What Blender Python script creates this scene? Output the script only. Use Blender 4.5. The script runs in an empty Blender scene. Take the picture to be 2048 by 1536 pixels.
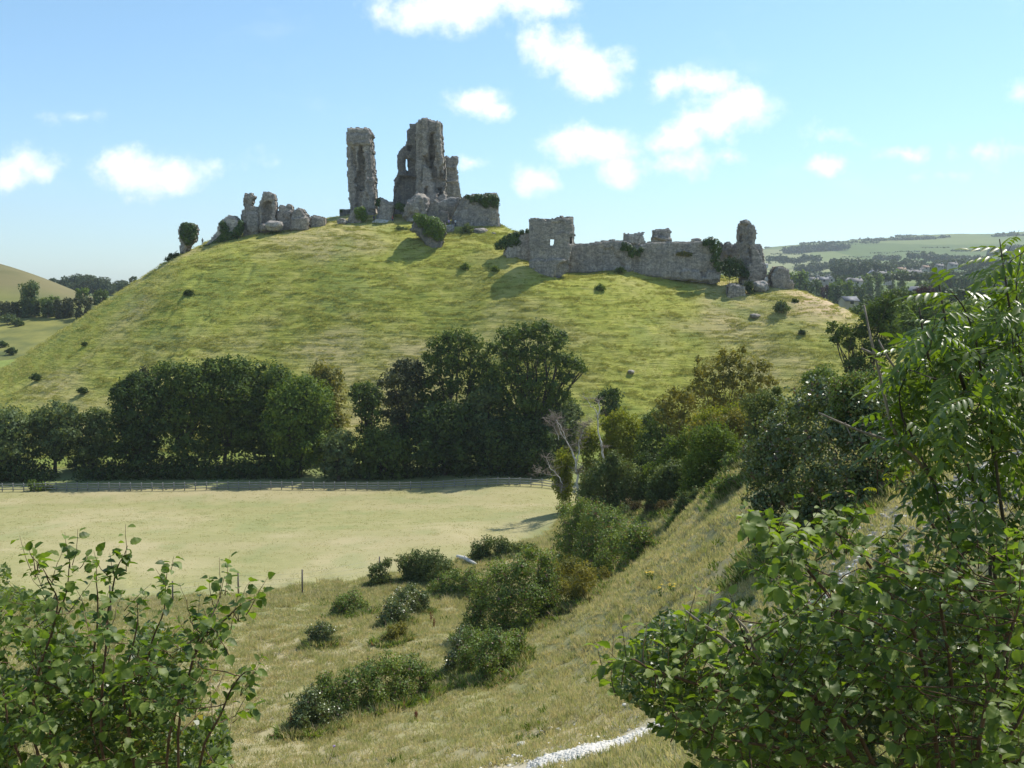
import bpy, math, random
import numpy as np
from mathutils import Matrix, Vector

# ------------------------------------------------------------------ camera, sky, sun, exposure
R = math.radians
scene = bpy.context.scene
COL = scene.collection
F_PX, HZ, CAMZ = 2054.0, 562.0, 31.0          # focal length in photo pixels, horizon row, eye height
PITCH = math.atan((768.0 - HZ) / F_PX)
cam_data = bpy.data.cameras.new('camera')
cam_data.sensor_width = 36.0
cam_data.lens = 36.0 * F_PX / 2048.0
cam_data.clip_start = 0.1
cam_data.clip_end = 20000
cam = bpy.data.objects.new('camera', cam_data)
COL.objects.link(cam)
cam.location = (0, 0, CAMZ)
cam.rotation_euler = (math.pi / 2 - PITCH, 0, 0)
scene.camera = cam

SUN_EL, SUN_AZ = R(54), R(51)                 # azimuth from the view direction (+Y) towards the right (+X)
SUN_DIR = Vector((math.cos(SUN_EL) * math.sin(SUN_AZ), math.cos(SUN_EL) * math.cos(SUN_AZ), math.sin(SUN_EL)))
sun_data = bpy.data.lights.new('sun', 'SUN')
sun_data.energy = 5.0
sun_data.angle = R(0.53)
sun_data.color = (1.0, 0.95, 0.86)
sun = bpy.data.objects.new('sun', sun_data)
COL.objects.link(sun)
sun.rotation_euler = SUN_DIR.to_track_quat('Z', 'Y').to_euler()

scene.view_settings.view_transform = 'Standard'
scene.view_settings.look = 'None'
scene.view_settings.gamma = 1.0
scene.view_settings.use_curve_mapping = False
scene.view_settings.exposure = 0.22
scene.render.engine = 'CYCLES'
cy = scene.cycles
cy.use_denoising = True
cy.max_bounces = 6
cy.diffuse_bounces = 3
cy.glossy_bounces = 2
cy.transmission_bounces = 4
cy.volume_bounces = 0
cy.sample_clamp_indirect = 6.0
cy.caustics_reflective = False
cy.caustics_refractive = False


def ray(px, py):
    """world direction through a photo pixel"""
    x = (px - 1024.0) / F_PX
    y = -(py - 768.0) / F_PX
    c, s = math.cos(PITCH), math.sin(PITCH)
    return np.array((x, c + y * s, -s + y * c))


def P(px, py, Y):
    """world point on the ray of a photo pixel at distance Y in front of the camera"""
    d = ray(px, py)
    return np.array((0, 0, CAMZ)) + d * (Y / d[1])


def proj(p):
    p = np.asarray(p, float)
    c, s = math.cos(PITCH), math.sin(PITCH)
    z = p[..., 2] - CAMZ
    dep = p[..., 1] * c - z * s
    up = p[..., 1] * s + z * c
    return 1024 + F_PX * p[..., 0] / dep, 768 - F_PX * up / dep, dep


class N:
    """small helper for writing node trees"""
    def __init__(self, tree):
        self.t = tree
        tree.nodes.clear()

    def n(self, kind, ins=None, **props):
        nd = self.t.nodes.new(kind)
        for k, v in props.items():
            setattr(nd, k, v)
        for k, v in (ins or {}).items():
            self.link(nd, k, v)
        return nd

    def link(self, nd, k, v):
        s = nd.inputs[k]
        if isinstance(v, bpy.types.NodeSocket):
            self.t.links.new(v, s)
        elif isinstance(v, bpy.types.Node):
            self.t.links.new(v.outputs[0], s)
        else:
            if hasattr(s, 'default_value') and s.type == 'RGBA' and len(v) == 3:
                v = (*v, 1)
            s.default_value = v

    def m(self, op, a, b=0.0, c=0.0, clamp=False):
        nd = self.n('ShaderNodeMath', operation=op, use_clamp=clamp)
        for i, v in enumerate((a, b, c)):
            self.link(nd, i, v)
        return nd.outputs[0]

    def vm(self, op, a, b=(0, 0, 0), out=0):
        nd = self.n('ShaderNodeVectorMath', operation=op)
        self.link(nd, 0, a)
        self.link(nd, 1, b)
        return nd.outputs[out]

    def mix(self, f, a, b, blend='MIX'):
        nd = self.n('ShaderNodeMix', data_type='RGBA', blend_type=blend)
        self.link(nd, 0, f)
        self.link(nd, 6, a)
        self.link(nd, 7, b)
        return nd.outputs[2]

    def ramp(self, f, stops, interp='LINEAR'):
        nd = self.n('ShaderNodeValToRGB', {0: f})
        r = nd.color_ramp
        r.interpolation = interp
        while len(r.elements) < len(stops):
            r.elements.new(0.5)
        for e, (p, c) in zip(r.elements, stops):
            e.position = p
            e.color = (*c, 1) if not isinstance(c, (int, float)) else (c, c, c, 1)
        return nd.outputs[0]

    def mr(self, v, a, b, c=0.0, d=1.0, smooth=True):
        nd = self.n('ShaderNodeMapRange', {0: v, 1: a, 2: b, 3: c, 4: d},
                    interpolation_type='SMOOTHSTEP' if smooth else 'LINEAR')
        return nd.outputs[0]

    def noise(self, vec, scale, detail=4.0, rough=0.55, dist=0.0, out=0):
        nd = self.n('ShaderNodeTexNoise', {'Scale': scale, 'Detail': detail, 'Roughness': rough, 'Distortion': dist})
        if vec is not None:
            self.link(nd, 'Vector', vec)
        return nd.outputs[out]


world = bpy.data.worlds.new('World')
scene.world = world
world.use_nodes = True
w = N(world.node_tree)
sky = w.n('ShaderNodeTexSky', sky_type='NISHITA', sun_disc=False, sun_elevation=SUN_EL, sun_rotation=SUN_AZ,
          altitude=60.0, air_density=1.0, dust_density=0.35, ozone_density=1.0)
SKY_STRENGTH = 0.13
tc = w.n('ShaderNodeTexCoord')
dirv = tc.outputs['Generated']
sep = w.n('ShaderNodeSeparateXYZ', {0: dirv})
yc = w.m('MAXIMUM', sep.outputs[1], 0.05)
av = w.m('DIVIDE', sep.outputs[0], yc)
ev = w.m('DIVIDE', sep.outputs[2], yc)
coord = w.n('ShaderNodeCombineXYZ', {0: av, 1: ev, 2: 0.0}).outputs[0]
nz = w.noise(coord, 16.0, 6.0, 0.6, out=1)
wob = w.vm('SCALE', w.vm('SUBTRACT', nz, (0.5, 0.5, 0.5)))
wob.node.inputs['Scale'].default_value = 0.035
coordw = w.vm('ADD', coord, wob)
CLOUDS = [  # px, py, rx, ry, weight of each cumulus puff, turned into directions below
    (945, 5, 215, 62, 1), (860, 25, 95, 42, 1), (1050, 0, 120, 48, .9), (1130, 110, 82, 55, 1), (1180, 145, 95, 55, 1),
    (1085, 100, 50, 50, .9), (955, 200, 65, 40, .95), (990, 225, 50, 30, .9), (55, 330, 66, 42, 1), (20, 345, 50, 48, 1), (85, 345, 45, 30, .9),
    (300, 345, 115, 52, 1), (240, 330, 60, 42, .95), (350, 355, 72, 42, .9), (1190, 290, 115, 52, 1), (1240, 335, 75, 45, 1),
    (1130, 280, 60, 36, .9), (1068, 360, 48, 38, .9), (1330, 165, 46, 36, .8), (1410, 160, 66, 40, .85), (1465, 220, 95, 55, 1),
    (1500, 205, 60, 45, .95), (1420, 250, 75, 40, .95), (1345, 280, 75, 36, .9), (1370, 330, 68, 32, .8), (1655, 322, 42, 30, .85),
    (1810, 303, 58, 22, .75), (1960, 310, 68, 18, .6), (155, 235, 58, 16, .58), (545, 322, 30, 17, .55), (940, 323, 28, 14, .62),
    (2040, 188, 36, 22, .55), (1650, 265, 50, 17, .52), (430, 335, 40, 17, .55), 
    (1450, 320, 44, 14, .6), (1880, 350, 60, 12, .5)]
acc = None
for (cx, cyy, rx, ry, wt) in CLOUDS:
    wt = wt if wt > .66 else wt * .55
    d = ray(cx, cyy)
    v = w.vm('SUBTRACT', coordw, (d[0] / d[1], d[2] / d[1], 0))
    v = w.vm('MULTIPLY', v, (F_PX / rx, F_PX / ry, 0))
    ln = w.vm('LENGTH', v, out=1)
    mk = w.m('MULTIPLY_ADD', ln, -wt, wt)          # weight at the centre, 0 at the rim
    acc = mk if acc is None else w.m('SMOOTH_MAX', acc, mk, 0.12)
n2 = w.noise(coord, 34.0, 7.0, 0.62)
n3 = w.noise(coord, 11.0, 4.0, 0.5)
dens = w.m('ADD', acc, w.m('MULTIPLY', w.m('SUBTRACT', n2, 0.5), 1.5))
dens = w.m('ADD', dens, w.m('MULTIPLY', w.m('SUBTRACT', n3, 0.5), 0.5))
cl = w.mr(dens, -0.12, 0.85)
# the same kind of scattered fair-weather cloud all round the rest of the sky
nall = w.noise(dirv, 5.0, 8.0, 0.6)
far_side = w.m('MAXIMUM', w.m('MAXIMUM', w.mr(w.m('ABSOLUTE', av), 0.56, 0.7), w.mr(ev, 0.32, 0.42)), w.mr(sep.outputs[1], 0.15, 0.05))
cl_all = w.m('MULTIPLY', w.m('MULTIPLY', w.mr(nall, 0.56, 0.68), far_side), w.mr(sep.outputs[2], 0.03, 0.12))
wisp = w.m('MULTIPLY', w.mr(w.noise(w.vm('MULTIPLY', coord, (1, 2.2, 1)), 7.0, 6.0, 0.6), 0.55, 0.85), 0.15)
cover = w.m('MAXIMUM', w.m('MAXIMUM', cl, cl_all), wisp)
cshade = w.noise(coord, 22.0, 4.0, 0.5)
ccol = w.mix(w.mr(cshade, 0.35, 0.65), (0.86, 0.94, 1.0), (1.0, 1.0, 1.0))
CLOUD_GAIN = 1.22
ccol = w.vm('SCALE', ccol)
ccol.node.inputs['Scale'].default_value = CLOUD_GAIN / SKY_STRENGTH
elv = w.mr(w.m('ABSOLUTE', sep.outputs[2]), 0.0, 0.32, 0.0, 1.0, smooth=False)
skyt = w.mix(elv, (0.74, 0.95, 1.22), (0.92, 1.14, 1.14))
skyc = w.vm('MULTIPLY', sky.outputs[0], skyt)
final = w.mix(cover, skyc, ccol)
bg = w.n('ShaderNodeBackground', {'Color': final, 'Strength': SKY_STRENGTH})
w.n('ShaderNodeOutputWorld', {'Surface': bg})

# ------------------------------------------------------------------ noise and small numerics
_rs = np.random.RandomState(7)
_T = _rs.rand(256, 256)
_PERM = _rs.permutation(256)


def vnoise(x, y, z=0.0):
    """smooth value noise in [-1, 1], vectorised"""
    x, y, z = np.broadcast_arrays(np.asarray(x, float), np.asarray(y, float), np.asarray(z, float))
    xi, yi, zi = np.floor(x).astype(int), np.floor(y).astype(int), np.floor(z).astype(int)
    fx, fy, fz = x - xi, y - yi, z - zi
    fx, fy, fz = (f * f * (3 - 2 * f) for f in (fx, fy, fz))

    def h(a, b, c):
        return _T[(_PERM[c & 255] + a) & 255, b & 255]
    r = 0
    if np.all(z == 0):
        a = h(xi, yi, zi) * (1 - fx) + h(xi + 1, yi, zi) * fx
        b = h(xi, yi + 1, zi) * (1 - fx) + h(xi + 1, yi + 1, zi) * fx
        return (a * (1 - fy) + b * fy) * 2 - 1
    for dz, wz in ((0, 1 - fz), (1, fz)):
        a = h(xi, yi, zi + dz) * (1 - fx) + h(xi + 1, yi, zi + dz) * fx
        b = h(xi, yi + 1, zi + dz) * (1 - fx) + h(xi + 1, yi + 1, zi + dz) * fx
        r = r + (a * (1 - fy) + b * fy) * wz
    return r * 2 - 1


def fbm(x, y, z=0.0, o=4, g=0.5):
    r, a, f = 0, 1.0, 1.0
    for i in range(o):
        r = r + a * vnoise(np.asarray(x) * f + i * 17.3, np.asarray(y) * f + i * 9.1, np.asarray(z) * f)
        a *= g
        f *= 2.03
    return r


def sstep(x, a, b):
    t = np.clip((np.asarray(x, float) - a) / (b - a), 0, 1)
    return t * t * (3 - 2 * t)


def pchip_rows(X, Z, x):
    """monotone cubic along the last axis; X, Z (n, m); x (n,)"""
    n, m = X.shape
    h = np.diff(X, axis=1)
    d = np.diff(Z, axis=1) / h
    s = np.zeros_like(Z)
    w1 = 2 * h[:, 1:] + h[:, :-1]
    w2 = h[:, 1:] + 2 * h[:, :-1]
    ok = d[:, 1:] * d[:, :-1] > 0
    with np.errstate(divide='ignore', invalid='ignore'):
        hm = (w1 + w2) / (w1 / d[:, :-1] + w2 / d[:, 1:])
    s[:, 1:-1] = np.where(ok, hm, 0)
    s[:, 0] = d[:, 0]
    s[:, -1] = d[:, -1]
    k = np.clip((X < x[:, None]).sum(1) - 1, 0, m - 2)
    i = np.arange(n)
    hh = h[i, k]
    t = np.clip((x - X[i, k]) / hh, 0, 1)
    z0, z1, s0, s1 = Z[i, k], Z[i, k + 1], s[i, k], s[i, k + 1]
    return z0 * (1 + 2 * t) * (1 - t) ** 2 + s0 * hh * t * (1 - t) ** 2 + z1 * t * t * (3 - 2 * t) + s1 * hh * t * t * (t - 1)


# ------------------------------------------------------------------ terrain height, in metres, as a function of (x, y)
NEAR = [  # photo pixel and distance of ground points on the meadow and the near bank
    (0, 985, 152), (300, 982, 152), (600, 978, 152), (850, 974, 152), (1100, 975, 150), (1190, 1000, 148), (0, 1080, 108), (500, 1080, 108), (900, 1070, 108),
    (0, 1200, 82), (250, 1200, 82), (500, 1192, 83), (700, 1165, 87), (900, 1130, 92), (1080, 1075, 108), (300, 1380, 50), (500, 1300, 60),
    (650, 1250, 66), (850, 1230, 70), (600, 1500, 38), (800, 1536, 32), (1000, 1400, 42), (1000, 1250, 60), (1250, 1300, 42), (1200, 1500, 27), (1150, 1160, 74),
    (1300, 1110, 66), (1500, 1400, 25), (1700, 1250, 20), (1880, 1010, 24), (1700, 1060, 32), (1500, 985, 50), (1400, 1060, 55), (1620, 950, 42),
    (1300, 1010, 86), (1180, 1030, 112), (1450, 960, 66), (2040, 900, 24), (1850, 880, 42), (1540, 1035, 44), (1650, 1045, 38), (1760, 1010, 36), (1390, 1160, 42.5), (1450, 1125, 43)]
NXYZ = [tuple(P(*q)) for q in NEAR] + [
    (0, 0, 29.4), (0, 4, 27.9), (-3, 6, 26.3), (3, 5, 27.6), (0, 9, 25.3), (-4, 14, 22.3), (4, 12, 24.6), (8, 10, 27.2), (0, 17, 22.0), (-30, 20, 19), (-60, 60, 9.5),
    (-120, 90, 5), (-160, 160, 1), (-40, 0, 26), (0, -30, 36), (30, -10, 36), (30, 15, 32), (60, 30, 33), (55, 70, 22), (60, 110, 9), (38, 90, 12),
    (90, 100, 12), (120, 150, 6), (45, 150, 3.5), (90, 160, 4), (-80, 20, 16), (150, 60, 26), (-160, 0, 22), (0, -120, 50), (150, -80, 55), (-150, -100, 40), (0, 165, 2.0),
    (-60, 168, 1.0), (60, 168, 3.2), (30, 130, 5.5), (-200, 100, 6), (220, 120, 16)]
_C = np.array(NXYZ)
_SC = 60.0


def _U(r2):
    return np.where(r2 > 1e-12, 0.5 * r2 * np.log(np.maximum(r2, 1e-12)), 0)


_n = len(_C)
_q = _C[:, :2] / _SC
_K = _U(((_q[:, None] - _q[None]) ** 2).sum(-1)) + 1e-4 * np.eye(_n)
_Pm = np.hstack((np.ones((_n, 1)), _q))
_A = np.zeros((_n + 3, _n + 3))
_A[:_n, :_n] = _K
_A[:_n, _n:] = _Pm
_A[_n:, :_n] = _Pm.T
_W = np.linalg.solve(_A, np.concatenate((_C[:, 2], np.zeros(3))))


def near_h(x, y):
    out = np.empty(len(x))
    for s in range(0, len(x), 40000):
        q = np.stack((x[s:s + 40000], y[s:s + 40000]), 1) / _SC
        r2 = ((q[:, None] - _q[None]) ** 2).sum(-1)
        out[s:s + 40000] = _U(r2) @ _W[:_n] + _W[_n] + q @ _W[_n + 1:]
    return out


KP = [-1500, -400, -200, 0, 100, 200, 300, 370, 500, 600, 700, 800, 900, 1000, 1060, 1120, 1240, 1350, 1440, 1530, 1600, 1700, 1800, 1900, 2048, 2300, 3200]
KA = np.array([ray(p, HZ)[0] / ray(p, HZ)[1] for p in KP])
nK = len(KP)


def zpix(py, Y):
    d = ray(1024, py)
    return CAMZ + d[2] / d[1] * Y


def zrow(pys, Ys):
    return np.array([zpix(a, b) for a, b in zip(pys, Ys)])


Yc = np.array([200, 215, 225, 232, 234, 236, 238, 238, 238, 236, 234, 232, 228, 222, 215, 213, 221, 226, 226, 224, 220, 215, 210, 205, 200, 200, 200.])
zc = zrow([960, 960, 862, 735, 672, 607, 546, 506, 472, 465, 452, 458, 476, 492, 532, 557, 540, 553, 563, 568, 580, 620, 690, 760, 830, 850, 860], Yc)
Yt = Yc + 20
zt = zrow([1000, 1000, 920, 800, 745, 665, 590, 505, 462, 453, 430, 428, 432, 447, 480, 538, 532, 540, 550, 560, 590, 650, 720, 790, 850, 860, 870], Yt)
Ye = Yc + 48
ze = np.array([3, 3, 3, 3, 5, 9, 16, 26, 40, 42, 44, 44, 43, 38, 34, 31, 28, 27, 26, 25, 20, 14, 9, 7, 6, 6, 6.])
LEFT = np.array([1, 1, 1, 1, 1, 1, .7, .3, 0, 0, 0, 0, 0, 0, 0, 0, 0, 0, 0, 0, 0, 0, 0, 0, 0, 0, 0.])
RIGHT = np.array([0, 0, 0, 0, 0, 0, 0, 0, 0, 0, 0, 0, 0, 0, 0, .2, .4, .7, .9, 1, 1, 1, 1, 1, 1, 1, 1.])


def far_ring(Y, left, mid, right):
    """left: y rows at the seven left knots, mid: height, right: y rows at the nine right knots from 1440 on"""
    z = np.full(nK, float(mid))
    zl = np.array([zpix(p, Y) for p in left])
    zr = np.array([zpix(p, Y) for p in right])
    z[:7] = zl
    z[-9:] = zr
    z[7] = zl[-1] * 0.5 + mid * 0.5
    z[-10] = zr[0] * 0.6 + mid * 0.4
    z[-11] = zr[0] * 0.3 + mid * 0.7
    return np.full(nK, float(Y)), z


RINGS = [(Yc, zc), (Yt, zt), (Ye, ze),
         (np.where(LEFT > .5, 300., 340.), np.where(LEFT > .5, zrow([760, 760, 755, 735, 735, 740, 760] + [700] * 20, [300.] * nK), 7.0)),
         far_ring(390, [640, 635, 632, 632, 624, 626, 640], 8, [690, 680, 680, 675, 670, 665, 660, 650, 640]),
         far_ring(470, [420, 450, 475, 526, 560, 600, 615], 10, [650, 650, 640, 640, 640, 635, 635, 630, 620]),
         far_ring(560, [500, 520, 560, 590, 600, 605, 610], 12, [630, 625, 620, 620, 618, 618, 615, 610, 600]),
         far_ring(760, [560, 570, 580, 586, 587, 588, 590], 20, [604, 602, 600, 598, 596, 594, 590, 585, 580]),
         far_ring(1050, [570, 572, 576, 578, 578, 578, 580], 25, [578, 576, 574, 572, 570, 568, 566, 562, 560]),
         far_ring(1500, [570, 570, 572, 572, 572, 572, 572], 28, [554, 552, 550, 549, 548, 547, 545, 540, 535]),
         far_ring(2200, [570, 570, 570, 570, 570, 570, 570], 30, [528, 526, 524, 522, 520, 519, 517, 512, 508]),
         far_ring(3200, [575, 575, 573, 570, 570, 570, 570], 32, [509, 498, 490, 483, 475, 469, 464, 455, 450]),
         far_ring(3700, [580, 580, 578, 574, 574, 574, 574], 30, [514, 504, 498, 492, 484, 478, 472, 465, 460]),
         (np.full(nK, 5200.), np.full(nK, -60.)),
         (np.full(nK, 9500.), np.full(nK, -300.))]


AD = np.linspace(KA[0], KA[-1], 5200)
_ker = np.exp(-0.5 * (np.arange(-100, 101) / 32.0) ** 2)
_ker /= _ker.sum()


def _dense(vals):
    q = pchip_rows(np.tile(KA, (len(AD), 1)), np.tile(vals, (len(AD), 1)), AD)
    return np.convolve(np.pad(q, 100, mode='edge'), _ker, 'valid')


RD = [(_dense(Yr_), _dense(zr_)) for (Yr_, zr_) in RINGS]


def terrain(x, y):
    """bare height at arrays x, y"""
    x = np.asarray(x, float).ravel()
    y = np.asarray(y, float).ravel()
    r = np.hypot(x, y)
    z = np.empty(len(x))
    near = (y < 160)
    # far to the sides or behind, fold back to a gentle plain
    yy = np.where(y < 1, 1, y)
    a = np.clip(x / yy, KA[0], KA[-1])
    lim = np.minimum(1, 260 / np.maximum(r, 1e-6))
    if near.any():
        z[near] = near_h(np.clip(x[near] * lim[near], -220, 220), np.clip(y[near] * lim[near], -120, 168))
        z[near] = np.where(r[near] > 260, z[near] * np.exp(-(r[near] - 260) / 1500), z[near])
    f = ~near
    if f.any():
        af = a[f]
        z0 = near_h(np.clip(af * 160, -220, 220), np.full(af.shape, 160.))
        z1 = near_h(np.clip(af * 171, -220, 220), np.full(af.shape, 168.)) + 0.8
        X = [np.full(af.shape, 160.), np.full(af.shape, 172.)]
        Z = [z0, z1]
        for (Yr, zr) in RD:
            X.append(np.interp(af, AD, Yr))
            Z.append(np.interp(af, AD, zr))
        z[f] = pchip_rows(np.stack(X, 1), np.stack(Z, 1), y[f])
    return z


def hill_weight(x, y):
    """1 on the castle hill's face, 0 off it"""
    yy = np.maximum(y, 1)
    a = np.clip(x / yy, KA[0], KA[-1])
    c = np.interp(a, AD, RD[0][0])
    return sstep(y, 166, 178) * (1 - sstep(y, c + 50, c + 80)) * sstep(a, -0.95, -0.75) * (1 - sstep(a, 0.5, 0.6))


TRACKS = []


def ground(x, y, detail=True):
    x = np.atleast_1d(np.asarray(x, float)).ravel()
    y = np.atleast_1d(np.asarray(y, float)).ravel()
    z = terrain(x, y)
    if detail:
        hw = hill_weight(x, y)
        # cattle terraces: low steps along the contour
        zz = z + 1.3 * vnoise(x / 14, y / 14) + .5 * vnoise(x / 4, y / 4)
        ter = vnoise(x / 3.6, zz / .62) * .5 + vnoise(x / 1.7 + 50, zz / .42) * .4 + vnoise(x / 1.0, y / 1.0) * .25
        z = z + hw * (ter * 0.28 + 0.4 * vnoise(x / 26, y / 26))
        for (p0, p1) in TRACKS:
            ab = p1 - p0
            t = np.clip(((x - p0[0]) * ab[0] + (y - p0[1]) * ab[1]) / (ab @ ab), 0, 1)
            d = np.hypot(x - p0[0] - t * ab[0] + 1.5 * vnoise(y / 9, x / 9), y - p0[1] - t * ab[1])
            z = z + hw * (.34 * np.exp(-((d - 1.0) / .7) ** 2) - .30 * np.exp(-(d / .6) ** 2))
        bank = (1 - sstep(y, 84, 100)) * sstep(np.hypot(x, y), 8, 16)
        bank = np.maximum(bank, (1 - sstep(y, 130, 150)) * sstep(z, 7, 11)) * (1 - hw)
        z = z + bank * (0.13 * vnoise(x / 2.3, y / 2.3) + 0.13 * vnoise(x / 0.9, y / 0.9) + 0.05 * vnoise(x / 0.4, y / 0.4) + 0.35 * vnoise(x / 9, y / 9))
        z = z + 0.04 * vnoise(x / 1.7, y / 1.7) * (y < 170)
        far = sstep(y, 300, 600)
        z = z + far * (4.0 * vnoise(x / 160, y / 160) + 1.5 * vnoise(x / 60, y / 60)) * sstep(y, 300, 3000)
    return z


def g1(x, y):
    return float(ground(x, y)[0])


def hit(px, py, y0=3.0, y1=4000.0):
    """where the ray of a photo pixel first meets the terrain beyond distance y0"""
    ys = np.geomspace(y0, y1, 900)
    d = ray(px, py)
    X = d[0] / d[1] * ys
    Zr = CAMZ + d[2] / d[1] * ys
    g = ground(X, ys)
    k = np.nonzero(g > Zr)[0]
    k = k[0] if len(k) else len(ys) - 1
    return np.array((X[k], ys[k], g[k]))


def G(px, Y):
    """ground point in the column of a photo pixel at distance Y"""
    x = (px - 1024.0) / F_PX * Y
    for _ in range(3):
        z = g1(x, Y)
        c, s = math.cos(PITCH), math.sin(PITCH)
        x = (px - 1024.0) / F_PX * (Y * c - (z - CAMZ) * s)
    return np.array((x, Y, g1(x, Y)))


_tr = [((330, 560), (95, 800)), ((395, 560), (235, 765)), ((245, 620), (30, 800)), ((500, 540), (370, 720)), ((430, 620), (330, 770))]
TRACKS = [(hit(*p, 165)[:2], hit(*q, 165)[:2]) for p, q in _tr]
# ------------------------------------------------------------------ mesh building
class MB:
    """collects vertices and faces (rows of equal length) and links them as one mesh object"""
    def __init__(self):
        self.v, self.f, self.n = [], [], 0

    def add(self, v, *fs):
        v = np.asarray(v, float).reshape(-1, 3)
        for f in fs:
            f = np.asarray(f, int)
            if len(f):
                self.f.append(f + self.n)
        self.v.append(v)
        self.n += len(v)

    def tris(self):
        return sum(len(f) * (f.shape[1] - 2) for f in self.f)

    def mesh(self, name, mats, origin=(0, 0, 0), smooth=False, attrs=None):
        V = np.concatenate(self.v) - np.asarray(origin, float)
        me = bpy.data.meshes.new(name)
        me.vertices.add(len(V))
        me.vertices.foreach_set('co', V.astype(np.float32).ravel())
        loops = np.concatenate([f.ravel() for f in self.f])
        cnt = np.concatenate([np.full(len(f), f.shape[1]) for f in self.f])
        me.loops.add(len(loops))
        me.loops.foreach_set('vertex_index', loops.astype(np.int32))
        me.polygons.add(len(cnt))
        me.polygons.foreach_set('loop_start', (np.cumsum(cnt) - cnt).astype(np.int32))
        me.update(calc_edges=True)
        if smooth:
            me.polygons.foreach_set('use_smooth', np.ones(len(cnt), bool))
        for k, a in (attrs or {}).items():
            at = me.attributes.new(k, 'FLOAT', 'POINT')
            at.data.foreach_set('value', np.asarray(a, np.float32))
        for m_ in (mats if isinstance(mats, (list, tuple)) else [mats]):
            me.materials.append(m_)
        return me


TOP = {}


def tag(o, label=None, cat=None, group=None, kind=None):
    if label:
        o['label'] = label
    if cat:
        o['category'] = cat
    if group:
        o['group'] = group
    if kind:
        o['kind'] = kind
    return o


def thing(name, label, cat, loc, group=None):
    o = bpy.data.objects.new(name, None)
    o.empty_display_size = 0.2
    COL.objects.link(o)
    o.location = tuple(float(q) for q in loc)
    return tag(o, label, cat, group)


def part(name, mb, mat, parent, smooth=False, label=None, kind=None):
    """vertices are in world space; the object sits at its parent's origin"""
    org = np.zeros(3)
    q = parent
    while q is not None:
        org += np.array(q.location)
        q = q.parent
    o = bpy.data.objects.new(name, mb.mesh(name, mat, org, smooth))
    COL.objects.link(o)
    o.parent = parent
    return tag(o, label, kind=kind)


def solo(name, mb, mat, label, cat, loc, group=None, smooth=False, kind=None):
    o = bpy.data.objects.new(name, mb.mesh(name, mat, loc, smooth))
    COL.objects.link(o)
    o.location = tuple(float(q) for q in loc)
    return tag(o, label, cat, group, kind)


# ------------------------------------------------------------------ materials
def new_mat(name):
    m_ = bpy.data.materials.new(name)
    m_.use_nodes = True
    return m_, N(m_.node_tree)


def foliage(name, dark, light, trans=0.3, rough=0.55, spec=0.12, tcol=None, odd=None, odd_share=0.0):
    """leaf surface whose green varies from leaf to leaf, with light coming through"""
    m_, t = new_mat(name)
    rnd = t.n('ShaderNodeNewGeometry').outputs['Random Per Island']
    ob = t.n('ShaderNodeObjectInfo').outputs['Random']
    r2 = t.m('FRACT', t.m('ADD', rnd, ob))
    c = t.mix(r2, dark, light)
    pos = t.n('ShaderNodeTexCoord').outputs['Object']
    big = t.noise(pos, 0.55, 2.0)
    c = t.mix(t.mr(big, 0.35, 0.7), c, tuple(min(1, q * s) for q, s in zip(light, (1.15, 1.05, .8))))
    if odd:
        c = t.mix(t.m('GREATER_THAN', t.m('FRACT', t.m('MULTIPLY', r2, 7.31)), 1 - odd_share), c, odd)
    p = t.n('ShaderNodeBsdfPrincipled', {'Base Color': c, 'Roughness': rough, 'Specular IOR Level': spec})
    tc_ = t.mix(1.0, c, tcol or (1.9, 1.75, 0.55), 'MULTIPLY')
    tr = t.n('ShaderNodeBsdfTranslucent', {'Color': tc_})
    t.n('ShaderNodeOutputMaterial', {'Surface': t.n('ShaderNodeMixShader', {0: trans, 1: p, 2: tr})})
    return m_


def bark(name, c1, c2, scale=3.0, rough=0.85):
    m_, t = new_mat(name)
    pos = t.n('ShaderNodeTexCoord').outputs['Object']
    st = t.vm('MULTIPLY', pos, (1, 1, 0.25))
    nn = t.noise(st, scale * 3, 5.0, 0.65)
    c = t.ramp(nn, [(0.3, c1), (0.7, c2)])
    b = t.n('ShaderNodeBump', {'Height': nn, 'Strength': 0.5, 'Distance': 0.02})
    t.n('ShaderNodeOutputMaterial', {'Surface': t.n('ShaderNodeBsdfPrincipled', {'Base Color': c, 'Roughness': rough, 'Normal': b.outputs[0], 'Specular IOR Level': 0.2})})
    return m_


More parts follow.
